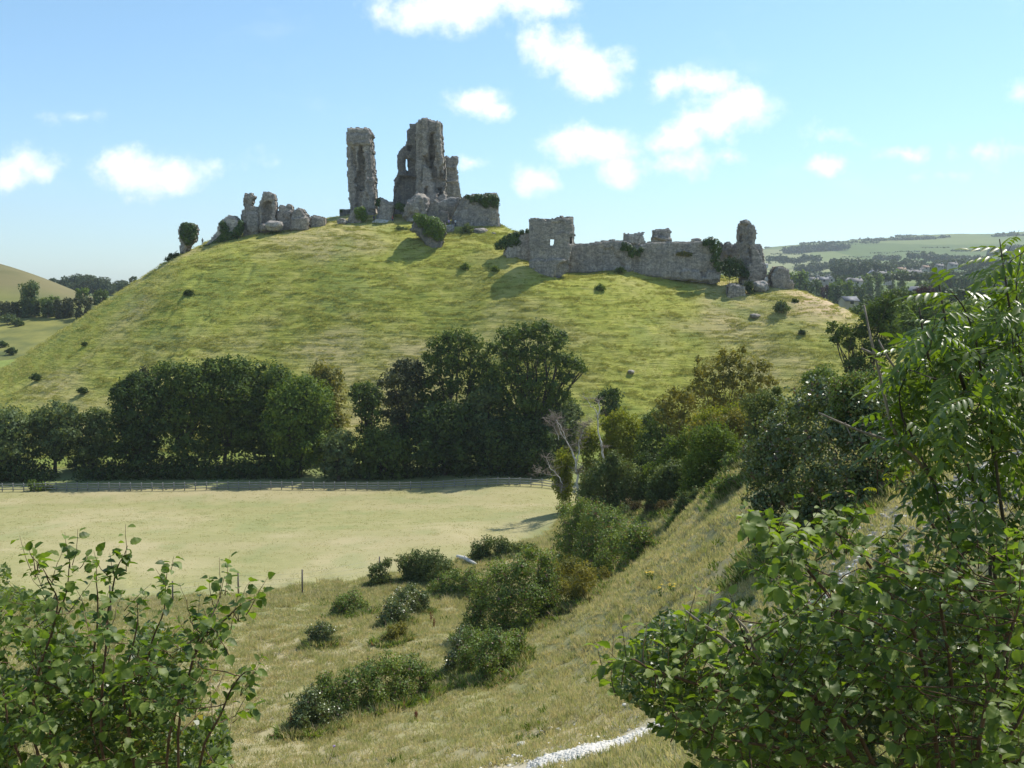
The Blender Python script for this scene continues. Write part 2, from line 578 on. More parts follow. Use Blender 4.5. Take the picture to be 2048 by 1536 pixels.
def stone(name, c1=(.225, .205, .185), c2=(.48, .435, .385), warm=(.57, .48, .36), lichen=0.2, course=2.6):
    """weathered rubble limestone: uneven blocks, streaks, lichen and open joints"""
    m_, t = new_mat(name)
    pos = t.n('ShaderNodeTexCoord').outputs['Object']
    sq = t.vm('MULTIPLY', pos, (1.0, 1.0, 1.7))
    wv = t.vm('ADD', sq, t.vm('SCALE', t.noise(pos, 1.3, 3.0, out=1)))
    v1 = t.n('ShaderNodeTexVoronoi', {'Vector': wv, 'Scale': course * .55})
    v2 = t.n('ShaderNodeTexVoronoi', {'Vector': wv, 'Scale': course}, feature='DISTANCE_TO_EDGE')
    n1 = t.noise(pos, 0.35, 5.0, 0.6)
    n2_ = t.noise(pos, 3.2, 6.0, 0.7)
    streak = t.noise(t.vm('MULTIPLY', pos, (1.6, 1.6, 0.12)), 1.0, 4.0, 0.6)
    c = t.mix(t.mr(n2_, 0.25, 0.75), c1, c2)
    c = t.mix(t.m('MULTIPLY', t.mr(n1, 0.5, 0.75), 0.55), c, warm)
    cellv = t.n('ShaderNodeSeparateColor', {0: v1.outputs['Color']}).outputs[0]
    c = t.mix(0.75, c, t.ramp(cellv, [(0, (.62, .62, .64)), (1, (1.25, 1.22, 1.18))]), 'MULTIPLY')
    c = t.mix(0.45, c, t.ramp(streak, [(.34, (.52, .52, .54)), (.5, (.95, .95, .95)), (.66, (1.25, 1.22, 1.16))]), 'MULTIPLY')
    c = t.mix(t.m('MULTIPLY', t.mr(t.noise(pos, 0.9, 4.0, 0.6), 0.56, 0.72), lichen), c, (.17, .19, .06))
    joint = t.mr(v2.outputs['Distance'], 0.0, 0.09)
    c = t.mix(joint, t.mix(0.6, c, (.06, .055, .05)), c)
    hgt = t.m('ADD', t.m('MULTIPLY', joint, 0.5), t.m('MULTIPLY', n2_, 0.8))
    b = t.n('ShaderNodeBump', {'Height': hgt, 'Strength': 0.7, 'Distance': 0.08})
    t.n('ShaderNodeOutputMaterial', {'Surface': t.n('ShaderNodeBsdfPrincipled', {'Base Color': c, 'Roughness': 0.92, 'Specular IOR Level': 0.15, 'Normal': b.outputs[0]})})
    return m_


def plain(name, col, rough=0.8, var=0.25, scale=2.0):
    m_, t = new_mat(name)
    pos = t.n('ShaderNodeTexCoord').outputs['Object']
    nn = t.noise(pos, scale, 4.0, 0.6)
    c = t.mix(nn, tuple(q * (1 - var) for q in col), tuple(min(1, q * (1 + var)) for q in col))
    t.n('ShaderNodeOutputMaterial', {'Surface': t.n('ShaderNodeBsdfPrincipled', {'Base Color': c, 'Roughness': rough, 'Specular IOR Level': 0.25})})
    return m_


M = {}
M['oak'] = foliage('oak_leaves', (.030, .055, .018), (.092, .145, .036), .26)
M['dark'] = foliage('dark_leaves', (.020, .040, .015), (.060, .100, .030), .22)
M['blue'] = foliage('grey_green_leaves', (.048, .078, .036), (.125, .175, .078), .24)
M['mid'] = foliage('mid_green_leaves', (.045, .085, .018), (.125, .19, .038), .3)
M['olive'] = foliage('olive_leaves', (0.074, 0.088, 0.024), (0.203, 0.203, 0.061), .32)
M['lime'] = foliage('lime_leaves', (0.078, 0.117, 0.013), (0.221, 0.260, 0.033), .32)
M['brown'] = foliage('brownish_drooping_leaves', (.030, .040, .020), (.085, .100, .050), .15)
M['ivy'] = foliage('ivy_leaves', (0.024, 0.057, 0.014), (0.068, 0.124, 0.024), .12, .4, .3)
M['ivylit'] = foliage('lit_ivy_leaves', (0.047, 0.101, 0.014), (0.115, 0.189, 0.024), .2, .4, .3)  # brighter copy of the ivy, with sunlight put into its colour
M['bramble'] = foliage('bramble_leaves', (.048, .092, .024), (.18, .26, .08), .28, .45, .22, odd=(.22, .15, .12), odd_share=.10)
M['bramdark'] = foliage('dark_bramble_leaves', (.026, .052, .018), (.15, .205, .085), .2, .36, .5, odd=(.13, .09, .07), odd_share=.06)  # darker bramble; its tone also stands for shade in shaded growth
M['gorse'] = foliage('gorse_spines', (.05, .08, .03), (.14, .19, .075), .2)
M['gorsebrown'] = foliage('dead_gorse_spines', (.05, .045, .022), (.13, .11, .05), .1)
M['purple'] = foliage('purple_leaves', (.022, .012, .018), (.06, .028, .036), .15)
M['farwood'] = foliage('far_leaves', (0.036, 0.058, 0.029), (0.078, 0.111, 0.049), .12)
M['hazel'] = foliage('hazel_leaves', (.036, .066, .016), (.165, .22, .055), .36, .50, .28, (1.7, 2.0, .35))
M['ash'] = foliage('ash_leaflets', (.040, .074, .018), (.120, .172, .042), .38, .36, .4, (1.8, 2.0, .35))
M['small'] = foliage('small_thicket_leaves', (.045, .075, .022), (.150, .19, .070), .34, .4, .45, (1.6, 1.9, .4), odd=(.30, .22, .10), odd_share=.05)
M['bark'] = bark('dark_bark', (.035, .028, .022), (.11, .095, .075))
M['twig'] = bark('brown_twig_bark', (.06, .035, .022), (.17, .11, .07), 10)
M['palebark'] = bark('grey_twig_bark', (.16, .13, .10), (.36, .31, .26), 12)
M['dead'] = bark('bleached_dead_wood', (.36, .35, .33), (.68, .66, .62), 4)
M['post'] = bark('weathered_post_wood', (.10, .085, .075), (.24, .21, .18), 6)
M['rail'] = bark('grey_rail_wood', (.15, .15, .15), (.32, .32, .32), 6)
M['wire'] = plain('galvanised_wire', (.25, .25, .25), .5)
M['stone'] = stone('castle_stone')
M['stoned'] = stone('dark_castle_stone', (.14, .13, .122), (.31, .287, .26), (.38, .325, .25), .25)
M['stonel'] = stone('pale_castle_stone', (.30, .28, .26), (.55, .515, .47), (.56, .49, .40), .15, 2.0)
M['chalk'] = plain('chalk', (.62, .59, .53), .9, .28, 3)
M['sunpath'] = plain('trodden_chalk', (.62, .57, .48), .9, .15, 2)
M['roof'] = plain('grey_stone_roof', (.20, .185, .175), .8)
M['roofd'] = plain('dark_slate_roof', (.13, .135, .15), .6)
M['roofr'] = plain('brown_tiled_roof', (.28, .19, .14), .8)
M['wallw'] = plain('pale_rendered_wall', (.46, .43, .39), .9, .08)
M['walls'] = plain('grey_stone_wall', (.34, .31, .28), .9)
M['glass'] = plain('dark_window_glass', (.03, .035, .045), .15)
M['dock'] = plain('rusty_dock_seeds', (.16, .05, .025), .9)
M['ragwort'] = plain('yellow_flower', (.75, .52, .03), .8)
M['skin'] = plain('skin', (.45, .28, .2), .6)
for nm, c_ in (('lilac', (.5, .38, .62)), ('whitecloth', (.7, .7, .68)), ('navy', (.03, .04, .09)), ('redcloth', (.4, .08, .07)), ('darkcloth', (.04, .04, .045)), ('hair', (.05, .03, .02))):
    M[nm] = plain(nm, c_, .85, .1)


def grass_mat(name, dry, green, trans=.25):
    m_, t = new_mat(name)
    ob = t.n('ShaderNodeObjectInfo').outputs['Random']
    rnd = t.n('ShaderNodeNewGeometry').outputs['Random Per Island']
    f = t.m('MULTIPLY_ADD', rnd, .45, t.m('MULTIPLY', ob, .55))
    c = t.ramp(f, [(.15, green), (.5, tuple((a + b) / 2 for a, b in zip(dry, green))), (.85, dry)])
    p = t.n('ShaderNodeBsdfPrincipled', {'Base Color': c, 'Roughness': .6, 'Specular IOR Level': .15})
    tr = t.n('ShaderNodeBsdfTranslucent', {'Color': t.mix(1.0, c, (1.3, 1.3, .8), 'MULTIPLY')})
    t.n('ShaderNodeOutputMaterial', {'Surface': t.n('ShaderNodeMixShader', {0: trans, 1: p, 2: tr})})
    return m_


M['grassbank'] = grass_mat('bank_grass', (.56, .47, .29), (.27, .30, .11), .38)
M['grasshill'] = grass_mat('hill_grass', (.46, .42, .16), (.26, .29, .062), .4)
M['bracken'] = grass_mat('dry_bracken', (.22, .13, .06), (.14, .13, .05))

# ------------------------------------------------------------------ foliage, branches


def unit(v):
    return v / np.maximum(np.linalg.norm(v, axis=-1, keepdims=True), 1e-9)


def rand_dirs(n, rng):
    return unit(rng.normal(size=(n, 3)))


def leaf_quads(mb, c, nrm, size, rng, aspect=0.8, fold=0.25):
    """kite shaped leaves (four corners, folded along the middle)"""
    n = len(c)
    t = unit(np.cross(nrm, rand_dirs(n, rng)))
    b = np.cross(nrm, t)
    s = (size * (0.6 + 0.8 * rng.rand(n)))[:, None]
    v = np.empty((n, 4, 3))
    v[:, 0] = c - t * s * 0.5
    v[:, 1] = c + b * s * aspect * 0.5 - nrm * s * fold * 0.5 - t * s * .05
    v[:, 2] = c + t * s * 0.5
    v[:, 3] = c - b * s * aspect * 0.5 - nrm * s * fold * 0.5 - t * s * .05
    mb.add(v.reshape(-1, 3), np.arange(n * 4).reshape(n, 4))


DENS = 1.35


def lobes_leaves(mb, lobes, leaf, per, rng, gap=0.35, jag=0.22, sag=0.0, thick=0.32, lean=0.55, under=0.45, maxn=400000, core=1.0):
    per = per * DENS
    """leaf clumps over the outer shell of overlapping ellipsoid lobes; lobes rows are x y z rx ry rz"""
    L = np.asarray(lobes, float)
    ctr, rad = L[:, :3], L[:, 3:6]
    mean = ctr.mean(0)
    for i in range(len(L)):
        rr = rad[i]
        if core:
            # a dense inner layer of bigger sprays keeps the crown opaque
            area = 4 * math.pi * ((rr[0] * rr[1] + rr[0] * rr[2] + rr[1] * rr[2]) / 3)
            cs = min(leaf * 2.3, rr.min() * .8)
            m_ = int(area * .45 * core / (cs * cs) * 2.0) + 4
            dc = rand_dirs(m_, rng)
            pc = ctr[i] + dc * rng.uniform(.35, .72, (m_, 1)) * rr
            leaf_quads(mb, pc, unit(dc + rand_dirs(m_, rng) * .5), cs, rng)
        area = 4 * math.pi * (((rr[0] * rr[1]) ** 1.6 + (rr[0] * rr[2]) ** 1.6 + (rr[1] * rr[2]) ** 1.6) / 3) ** (1 / 1.6)
        n = int(min(area * per / (leaf * leaf), maxn))
        d = rand_dirs(n, rng)
        n1 = vnoise(d[:, 0] * 2.6 + i * 5.1, d[:, 1] * 2.6, d[:, 2] * 2.6 + 9)
        n2 = vnoise(d[:, 0] * 6.5 + i * 3.3, d[:, 1] * 6.5, d[:, 2] * 6.5 + 4)
        k = 1 - thick * rng.rand(n) ** 1.5 + jag * n1 + jag * 0.6 * n2
        keep = (n2 + 0.5 * n1 > -1 + gap) | (k < 0.8)
        keep &= (d[:, 2] > -under) | (rng.rand(n) < 0.35)
        p = ctr[i] + d * k[:, None] * rr
        p[:, 2] -= sag * rng.rand(n) ** 2
        for j in range(len(L)):
            if j != i:
                if np.any(np.abs(ctr[i] - ctr[j]) > rr + rad[j]):
                    continue
                q = (p - ctr[j]) / rad[j]
                keep &= ((q * q).sum(1) > 0.5)
        p, dd = p[keep], d[keep]
        nn = unit(dd * lean + unit(p - mean) * 0.25 + rand_dirs(len(p), rng) * 0.75)
        leaf_quads(mb, p, nn, leaf, rng)


def tube(mb, pts, radii, sides=6):
    pts = np.asarray(pts, float)
    m = len(pts)
    radii = np.broadcast_to(radii, (m,)) if np.ndim(radii) else np.full(m, radii)
    tan = unit(np.gradient(pts, axis=0))
    ref = np.array((0.31, 0.17, 0.93))
    if abs(tan[0] @ ref) > 0.9:
        ref = np.array((0.9, 0.3, 0.1))
    u = unit(np.cross(tan, ref))
    v = np.cross(tan, u)
    th = np.arange(sides) / sides * 2 * math.pi
    ring = pts[:, None] + radii[:, None, None] * (np.cos(th)[None, :, None] * u[:, None] + np.sin(th)[None, :, None] * v[:, None])
    i = np.arange(m - 1)[:, None] * sides
    j = np.arange(sides)[None]
    k = (j + 1) % sides
    mb.add(ring.reshape(-1, 3), np.stack((i + j, i + k, i + sides + k, i + sides + j), -1).reshape(-1, 4),
           [[(m - 1) * sides + q for q in range(sides)]], [[q for q in range(sides)][::-1]])


def bez(p0, p1, bend, rng, n=7):
    p0, p1 = np.asarray(p0, float), np.asarray(p1, float)
    L = np.linalg.norm(p1 - p0)
    m1 = p0 + (p1 - p0) * 0.4 + rng.normal(size=3) * L * bend
    t = np.linspace(0, 1, n)[:, None]
    q = (1 - t) ** 2 * p0 + 2 * t * (1 - t) * m1 + t * t * p1
    q[1:-1] += rng.normal(size=(n - 2, 3)) * L * bend * 0.12
    return q


def limbs(mb, base, tops, r0, rng, fork=0.35, bend=0.1, sides=6):
    """trunk from base, splitting into limbs that reach each top"""
    tops = np.asarray(tops, float)
    base = np.asarray(base, float)
    c = tops.mean(0)
    f = base + (c - base) * fork
    tube(mb, bez(base - (0, 0, .4), f, bend * 0.5, rng), np.linspace(r0, r0 * 0.7, 7), sides + 2)
    for tp in tops:
        tube(mb, bez(f - (0, 0, .2), tp, bend, rng, 8), np.linspace(r0 * 0.55, r0 * 0.08, 8), sides)
        for _ in range(2):
            e = tp + rng.normal(size=3) * np.linalg.norm(tp - f) * 0.09
            mid = f + (tp - f) * rng.uniform(.5, .8)
            tube(mb, bez(mid, e, bend, rng, 5), np.linspace(r0 * 0.2, r0 * 0.04, 5), 4)


SEED = [100]


def nrng():
    SEED[0] += 1
    return np.random.RandomState(SEED[0])


def px_lobes(spec, Y, flat=0.85):
    """spec rows: photo column, row, radius in photo pixels, optional depth shift, optional vertical stretch"""
    out = []
    for s in spec:
        dy = s[3] if len(s) > 3 else 0
        st = s[4] if len(s) > 4 else 1.0
        q = P(s[0], s[1], Y + dy)
        r = s[2] * (Y + dy) / F_PX
        out.append((*q, r, r * flat, r * st))
    return out


def skirts(L):
    """lower boughs: carry the lowest lobes down to the ground"""
    A = np.array(L, float)
    out = [tuple(l) for l in A]
    for l in A:
        below = [(abs(q[0] - l[0]) < .7 * l[3]) and q[2] < l[2] - .2 * l[3] for q in A]
        if any(below):
            continue
        gz = g1(l[0], l[1])
        z = l[2]
        k = 0
        while z - .75 * l[5] > gz and k < 4:
            z = max(gz + .45 * l[5], z - .9 * l[5])
            out.append((l[0], l[1], z, l[3] * 1.12, l[4] * 1.1, l[5]))
            k += 1
    return out


def tree(name, label, cat, spec, Y, basepx, mat, leaf=.3, per=.75, r0=.35, group=None, gap=.35, jag=.22, sag=0., flat=.9, trunk='bark', under=.45, fork=.35, lean=.55, crown='crown', skirt=False):
    rng = nrng()
    L = px_lobes(spec, Y, flat)
    if Y > 180 or skirt:
        L = skirts(L)
    base = G(basepx, Y)
    t = thing(name, label, cat, base, group)
    if Y < 300:
        # smaller boughs budding from the big ones, so that the crown breaks into lit and shaded clumps
        for l in list(L):
            for _ in range(4):
                d = rand_dirs(1, rng)[0]
                d[2] = abs(d[2]) * 1.1 - .25
                d[1] -= .2
                k_ = rng.uniform(.30, .48)
                L.append((l[0] + d[0] * l[3] * .82, l[1] + d[1] * l[4] * .82, l[2] + d[2] * l[5] * .82, l[3] * k_, l[4] * k_, l[5] * k_ * .85))
    nmain = len(L) // 5 if Y < 300 else len(L)
    mb = MB()
    lobes_leaves(mb, L, leaf, per * (.85 if Y < 300 else 1), rng, gap, jag, sag, under=under, lean=lean, core=max(0, 1.15 - gap))
    part(crown, mb, M[mat], t)
    tb = MB()
    limbs(tb, base, [l[:3] for l in L[:nmain]], r0, rng, fork)
    part('trunk', tb, M[trunk], t, True)
    return t


def box_spec(x0, x1, yt, yb, rng, n=7):
    """lobes that fill a rounded crown between two columns, from row yt down to row yb"""
    w_, h_ = x1 - x0, yb - yt
    out = []
    r0 = min(w_, h_) * 0.30
    for i in range(n):
        t = (i + .5) / n
        ang = i * 2.4 + rng.rand()
        ry = yt + r0 + (h_ - 2.0 * r0) * (t ** 1.1)
        half = (w_ / 2 - r0 * .75) * math.sin(math.pi * min(.97, .26 + .6 * t)) ** .8
        out.append(((x0 + x1) / 2 + half * math.cos(ang), ry, r0 * rng.uniform(.8, 1.15), rng.uniform(-2, 2), rng.uniform(.85, 1.2)))
    out.append(((x0 + x1) / 2 + rng.uniform(-.1, .1) * w_, yt + r0 * .95, r0 * .95, 0, 1.0))
    return out


BUSHPTS = []


def settle(spec, Y):
    """give each lobe of a bush the distance at which the ground carries it"""
    out = []
    top = min(s[1] for s in spec)
    for s in spec:
        bot = max(q[1] + q[2] * .9 for q in spec if abs(q[0] - s[0]) < s[2] * 1.3)
        h = hit(s[0], bot, max(10, Y * .55), Y * 1.7)
        out.append(h[1])
    out = np.array(out)
    m_ = np.median(out)
    out = np.clip(out, m_ * .86, m_ * 1.16)
    px_ = np.array([s[0] for s in spec], float)
    w_ = max(np.ptp(px_) * .25, 12)
    K = np.exp(-((px_[:, None] - px_[None]) / w_) ** 2)
    ys = (K @ out) / K.sum(1)
    return [(s[0], s[1], s[2], y - m_ + (s[3] if len(s) > 3 else 0) + (s[1] - top) * -.012, s[4] if len(s) > 4 else 1.0) for s, y in zip(spec, ys)], m_


def bush(name, label, cat, spec, Y, basepx, mat, leaf, per=.8, group=None, gap=.38, jag=.3, flat=1., stems=5, part_name='foliage', twig='twig', lean=.5, rad=.02, auto=None):
    rng = nrng()
    if auto or (auto is None and Y < 95):
        y_old = Y
        spec, Y = settle(spec, Y)
        leaf = leaf * min(1.3, max(.8, Y / y_old))
    L = px_lobes(spec, Y, flat)
    if Y < 130:
        L = skirts(L)
        BUSHPTS.extend((l[0], l[1], l[3]) for l in L)
    base = G(basepx, Y)
    t = thing(name, label, cat, base, group)
    mb = MB()
    lobes_leaves(mb, L, leaf, per, rng, gap, jag, under=.8, lean=lean, core=1.0)
    # loose sprays that break the outline
    Ls = np.array(L)
    k = int(22 * len(L))
    ii = rng.randint(0, len(L), k)
    d = rand_dirs(k, rng)
    d[:, 2] = np.abs(d[:, 2])
    tb = MB()
    cc, nn = [], []
    for i, dd in zip(ii, d):
        a = Ls[i, :3] + dd * Ls[i, 3:] * .8
        b = Ls[i, :3] + dd * Ls[i, 3:] * rng.uniform(1.02, 1.45) + (0, 0, rng.uniform(0, .12) * Ls[i, 5])
        tube(tb, bez(a, b, .08, rng, 4), np.linspace(rad * .5, rad * .2, 4), 3)
        m_ = rng.randint(5, 12)
        s = rng.rand(m_, 1) * .9 + .1
        cc.append(a + (b - a) * s + rng.normal(size=(m_, 3)) * leaf * .6)
        nn.append(rand_dirs(m_, rng))
    cc, nn = np.concatenate(cc), np.concatenate(nn)
    leaf_quads(mb, cc, nn, leaf, rng)
    part(part_name, mb, M[mat], t)
    for q in Ls[:: max(1, len(Ls) // stems)]:
        for _ in range(3):
            e = q[:3] + rand_dirs(1, rng)[0] * q[3:] * .7
            gb = np.array((q[0] * .6 + base[0] * .4, q[1], 0))
            gb[2] = g1(gb[0], gb[1]) - .1
            tube(tb, bez(gb, e, .1, rng, 6), np.linspace(rad, rad * .3, 6), 4)
    part('stems', tb, M[twig], t, True, kind='stuff')
    return t
# ------------------------------------------------------------------ the land
def ground_mat(name, cols, dry, streak=(1, 1, 1), sc=1.0, bump=.3, bd=.06, attr=None, attr_col=None, patch=None, mot=.5, rows=False):
    m_, t = new_mat(name)
    pos = t.n('ShaderNodeTexCoord').outputs['Object']
    ps = t.vm('MULTIPLY', pos, streak)
    a = t.noise(ps, .09 * sc, 5.0, .6)
    b = t.noise(ps, .8 * sc, 6.0, .65)
    c3 = t.noise(ps, 6.0 * sc, 5.0, .7)
    c = t.ramp(t.m('ADD', t.m('MULTIPLY', a, .45), t.m('MULTIPLY', b, .55)), [(.34, cols[0]), (.5, cols[1]), (.66, cols[2])])
    c = t.mix(t.mr(t.noise(ps, .035 * sc, 3.0, .6), .48, .66), c, dry)
    c = t.mix(mot, c, t.ramp(c3, [(.3, (.62, .64, .6)), (.7, (1.32, 1.3, 1.25))]), 'MULTIPLY')
    if patch:
        for (col, s_, lo, hi) in patch:
            c = t.mix(t.mr(t.noise(ps, s_, 4.0, .7), lo, hi), c, col)
    if attr:
        for an, ac in zip(attr, attr_col):
            f = t.n('ShaderNodeAttribute', attribute_name=an).outputs['Fac']
            f = t.m('MULTIPLY', f, t.mr(b, .2, .6, .65, 1.0), clamp=True)
            c = t.mix(f, c, ac)
    if rows:
        # narrow cattle terraces a metre or so apart, following the contour
        rw = t.noise(t.vm('ADD', t.vm('MULTIPLY', pos, (.22, .1, 2.1)), t.vm('SCALE', t.noise(pos, .08, 2.0, out=1))), 1.0, 4.0, .6)
        b = t.m('MULTIPLY_ADD', rw, 5.0, b)
        c = t.mix(.55, c, t.ramp(rw, [(.36, (.62, .70, .55)), (.5, (1, 1, 1)), (.66, (1.22, 1.15, 1.15))]), 'MULTIPLY')  # shadow lines between the terraces also put into the colour
    bm = t.n('ShaderNodeBump', {'Height': t.m('ADD', c3, t.m('MULTIPLY', b, .6)), 'Strength': bump, 'Distance': bd})
    t.n('ShaderNodeOutputMaterial', {'Surface': t.n('ShaderNodeBsdfPrincipled', {'Base Color': c, 'Roughness': .9, 'Specular IOR Level': .1, 'Normal': bm.outputs[0]})})
    return m_


M['hill'] = ground_mat('castle_hill_turf', [(.235, .255, .046), (.305, .315, .062), (.38, .365, .115)], (.39, .345, .145), bump=.6, bd=.25, sc=1.0, rows=True,
                       attr=['dry', 'lush'], attr_col=[(.52, .39, .24), (.19, .24, .06)])
M['meadow'] = ground_mat('mown_meadow', [(.248, .242, .102), (.292, .275, .126), (.33, .297, .15)], (.335, .294, .158), streak=(.35, 1.3, 1), bump=.25, bd=.05, mot=.3,
                         attr=['dry', 'lush'], attr_col=[(.40, .34, .20), (.19, .23, .09)])
M['bank'] = ground_mat('rough_bank_turf', [(.175, .182, .075), (.26, .245, .12), (.345, .305, .175)], (.36, .31, .185), bump=.6, bd=.05, sc=1.6,
                       attr=['dry', 'lush', 'chalk'], attr_col=[(.33, .285, .16), (.12, .15, .055), (.58, .53, .46)])


def country_mat():
    m_, t = new_mat('patchwork_fields')
    pos = t.n('ShaderNodeTexCoord').outputs['Object']
    wv = t.vm('ADD', t.vm('MULTIPLY', pos, (.0042, .0022, 0)), t.vm('MULTIPLY', t.noise(pos, .002, 2.0, out=1), (.5, .5, 0)))
    v = t.n('ShaderNodeTexVoronoi', {'Vector': wv, 'Scale': 1.0, 'Randomness': .8})
    cv = t.n('ShaderNodeSeparateColor', {0: v.outputs['Color']}).outputs[0]
    c = t.ramp(cv, [(0, (.11, .15, .05)), (.35, (.165, .20, .075)), (.6, (.22, .235, .11)), (.8, (.14, .18, .07)), (1, (.26, .24, .14))], 'CONSTANT')
    nn = t.noise(pos, .02, 5.0, .6)
    c = t.mix(.4, c, t.ramp(nn, [(.3, (.7, .7, .7)), (.7, (1.25, 1.22, 1.2))]), 'MULTIPLY')
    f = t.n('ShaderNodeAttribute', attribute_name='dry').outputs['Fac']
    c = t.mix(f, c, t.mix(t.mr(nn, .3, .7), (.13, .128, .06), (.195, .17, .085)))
    f2 = t.n('ShaderNodeAttribute', attribute_name='lush').outputs['Fac']
    c = t.mix(f2, c, t.mix(t.mr(t.noise(pos, .05, 4.0), .35, .65), (.10, .12, .045), (.24, .23, .07)))
    t.n('ShaderNodeOutputMaterial', {'Surface': t.n('ShaderNodeBsdfPrincipled', {'Base Color': c, 'Roughness': .95, 'Specular IOR Level': .05})})
    return m_


M['country'] = country_mat()

az = np.concatenate((np.linspace(-180, -45, 28)[:-1], np.linspace(-45, -31, 22)[:-1], np.linspace(-31, 31, 600), np.linspace(31, 45, 22)[1:], np.linspace(45, 180, 28)[1:]))
rr_ = np.concatenate((np.geomspace(1.2, 30, 85)[:-1], np.geomspace(30, 164, 115)[:-1], np.arange(164, 262, .62)[:-1], np.geomspace(262, 9300, 90)))
na, nr = len(az), len(rr_)
A_, Rr = np.meshgrid(np.radians(az), rr_, indexing='ij')
GX, GY = (np.sin(A_) * Rr), (np.cos(A_) * Rr)
GZ = ground(GX.ravel(), GY.ravel()).reshape(na, nr)
FX, FY = GX.ravel(), GY.ravel()
FPX, FPY, _ = proj(np.stack((FX, np.maximum(FY, .1), GZ.ravel()), 1))


def foot_y(x):
    """distance at which the meadow gives way to the rough bank, by x"""
    return np.interp(x, [-200, -60, -36, -22, -14, -4, 4, 10, 13, 16], [77, 77, 77, 78, 82, 90, 107, 128, 146, 175])


haz = FY - foot_y(FX) + 3 * vnoise(FX / 4, FY / 4)
hillw = hill_weight(FX, FY)
a_ = FX / np.maximum(FY, 1)
dry = np.zeros(len(FX))
# parched right shoulder and left skyline of the castle hill, the brown hill beyond on the left
dry += hillw * np.exp(-((FPX - 1640) / 95) ** 2 - ((FPY - 600) / 42) ** 2) * 1.1
crest = np.interp(a_, AD, RD[0][0])
dry += hillw * sstep(a_, -.5, -.3) * (1 - sstep(a_, -.33, -.22)) * sstep(FY, crest - 9, crest - 2) * .35
dry += hillw * .2 * sstep(fbm(FX / 14, FY / 9, o=3), .25, .9)
dry += (1 - hillw) * (FY < 165) * .6 * sstep(fbm(FX / 8, FY / 8, 3.3, o=3), .0, .8)
dry += sstep(FY, 395, 430) * (1 - sstep(a_, -.38, -.3)) * (1 - sstep(FY, 600, 700))
lush = hillw * sstep(fbm(FX / 9 + 30, FY / 7, o=3), .3, 1.0) * .55
lush += (FY < 165) * (np.exp(-((haz + 1) / 5) ** 2) * .2 + .4 * sstep(fbm(FX / 5 + 11, FY / 5, o=3), .3, 1.))
lush += (FY < 160) * .25 * np.exp(-((FY - foot_y(FX) - 6) / 4.5) ** 2)
lush += sstep(FY, 280, 300) * (1 - sstep(FY, 395, 430)) * (1 - sstep(a_, -.36, -.3))
# hay meadow by the village, greener wood floor along the tree belt
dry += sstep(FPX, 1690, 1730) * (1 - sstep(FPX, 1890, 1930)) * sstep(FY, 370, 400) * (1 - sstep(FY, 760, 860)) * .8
lush += (FY < 178) * sstep(FY, 152, 158) * .9
PATHPX = [(1010, 1560, 23.6), (1100, 1522, 25), (1190, 1497, 26), (1290, 1468, 27), (1400, 1440, 28), (1520, 1360, 28), (1620, 1240, 27.5), (1700, 1140, 27), (1780, 1060, 27), (1880, 980, 28), (2000, 925, 29), (2150, 880, 30)]
PATH = np.array([hit(px, py, 12)[:2] for px, py, _ in PATHPX])


def dist_path(x, y, path):
    d = np.full(len(x), 1e9)
    for a, b in zip(path[:-1], path[1:]):
        ab = b - a
        t = np.clip(((x - a[0]) * ab[0] + (y - a[1]) * ab[1]) / (ab @ ab), 0, 1)
        d = np.minimum(d, np.hypot(x - a[0] - t * ab[0], y - a[1] - t * ab[1]))
    return d


dp = dist_path(FX, FY, PATH)
chalk = (1 - sstep(dp + .35 * vnoise(FX / .8, FY / .8) + .15 * vnoise(FX / .25, FY / .25), .22, .62)) * (FY < 60)
chalk = np.maximum(chalk, .55 * (1 - sstep(dp, .8, 3.0)) * sstep(vnoise(FX / .45, FY / .45) + .6 * vnoise(FX / .2, FY / .2), .35, .8) * (FY < 60))

fidx = (np.arange(na - 1)[:, None] * nr + np.arange(nr - 1)[None]).ravel()
quads = np.stack((fidx, fidx + 1, fidx + nr + 1, fidx + nr), 1)
qh = hillw[quads].mean(1)
qy = FY[quads].mean(1)
qx = FX[quads].mean(1)
qm = haz[quads].mean(1)
reg = np.full(len(quads), 3)                       # countryside
reg[(qy < 166)] = 0                                # bank
reg[(qy < 166) & (qy > 40) & (qm > 0) & (qx < 16)] = 1        # meadow
reg[(qy >= 166) & (qy < 345) & (qh > .02)] = 2     # castle hill
V_ = np.stack((FX, FY, GZ.ravel()), 1)
for k, (nm, mt) in enumerate((('bank_ground', 'bank'), ('meadow', 'meadow'), ('castle_hill', 'hill'), ('countryside', 'country'))):
    q = quads[reg == k]
    used = np.unique(q)
    remap = np.zeros(len(V_), int)
    remap[used] = np.arange(len(used))
    mb = MB()
    mb.add(V_[used], remap[q])
    if k == 0:
        # close the small disc under the camera
        pass
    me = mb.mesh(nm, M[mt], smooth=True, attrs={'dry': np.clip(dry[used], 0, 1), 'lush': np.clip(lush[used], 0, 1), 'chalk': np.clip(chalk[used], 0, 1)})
    o = bpy.data.objects.new(nm, me)
    COL.objects.link(o)
    o['kind'] = 'structure'
# ------------------------------------------------------------------ the ruins


def in_poly(x, y, poly):
    poly = np.asarray(poly, float)
    ins = np.zeros(x.shape, bool)
    j = len(poly) - 1
    for i in range(len(poly)):
        xi, yi = poly[i]
        xj, yj = poly[j]
        if yi != yj:
            c = ((yi > y) != (yj > y)) & (x < (xj - xi) * (y - yi) / (yj - yi) + xi)
            ins ^= c
        j = i
    return ins


def Z(pts, ox, oy, s):
    """corner list read off an enlargement -> photo pixels"""
    return [(ox + a / s, oy + b / s) for a, b in pts]


def plane_pts(poly, Y):
    q = np.array([P(a, b, Y) for a, b in poly])
    return q[:, [0, 2]]


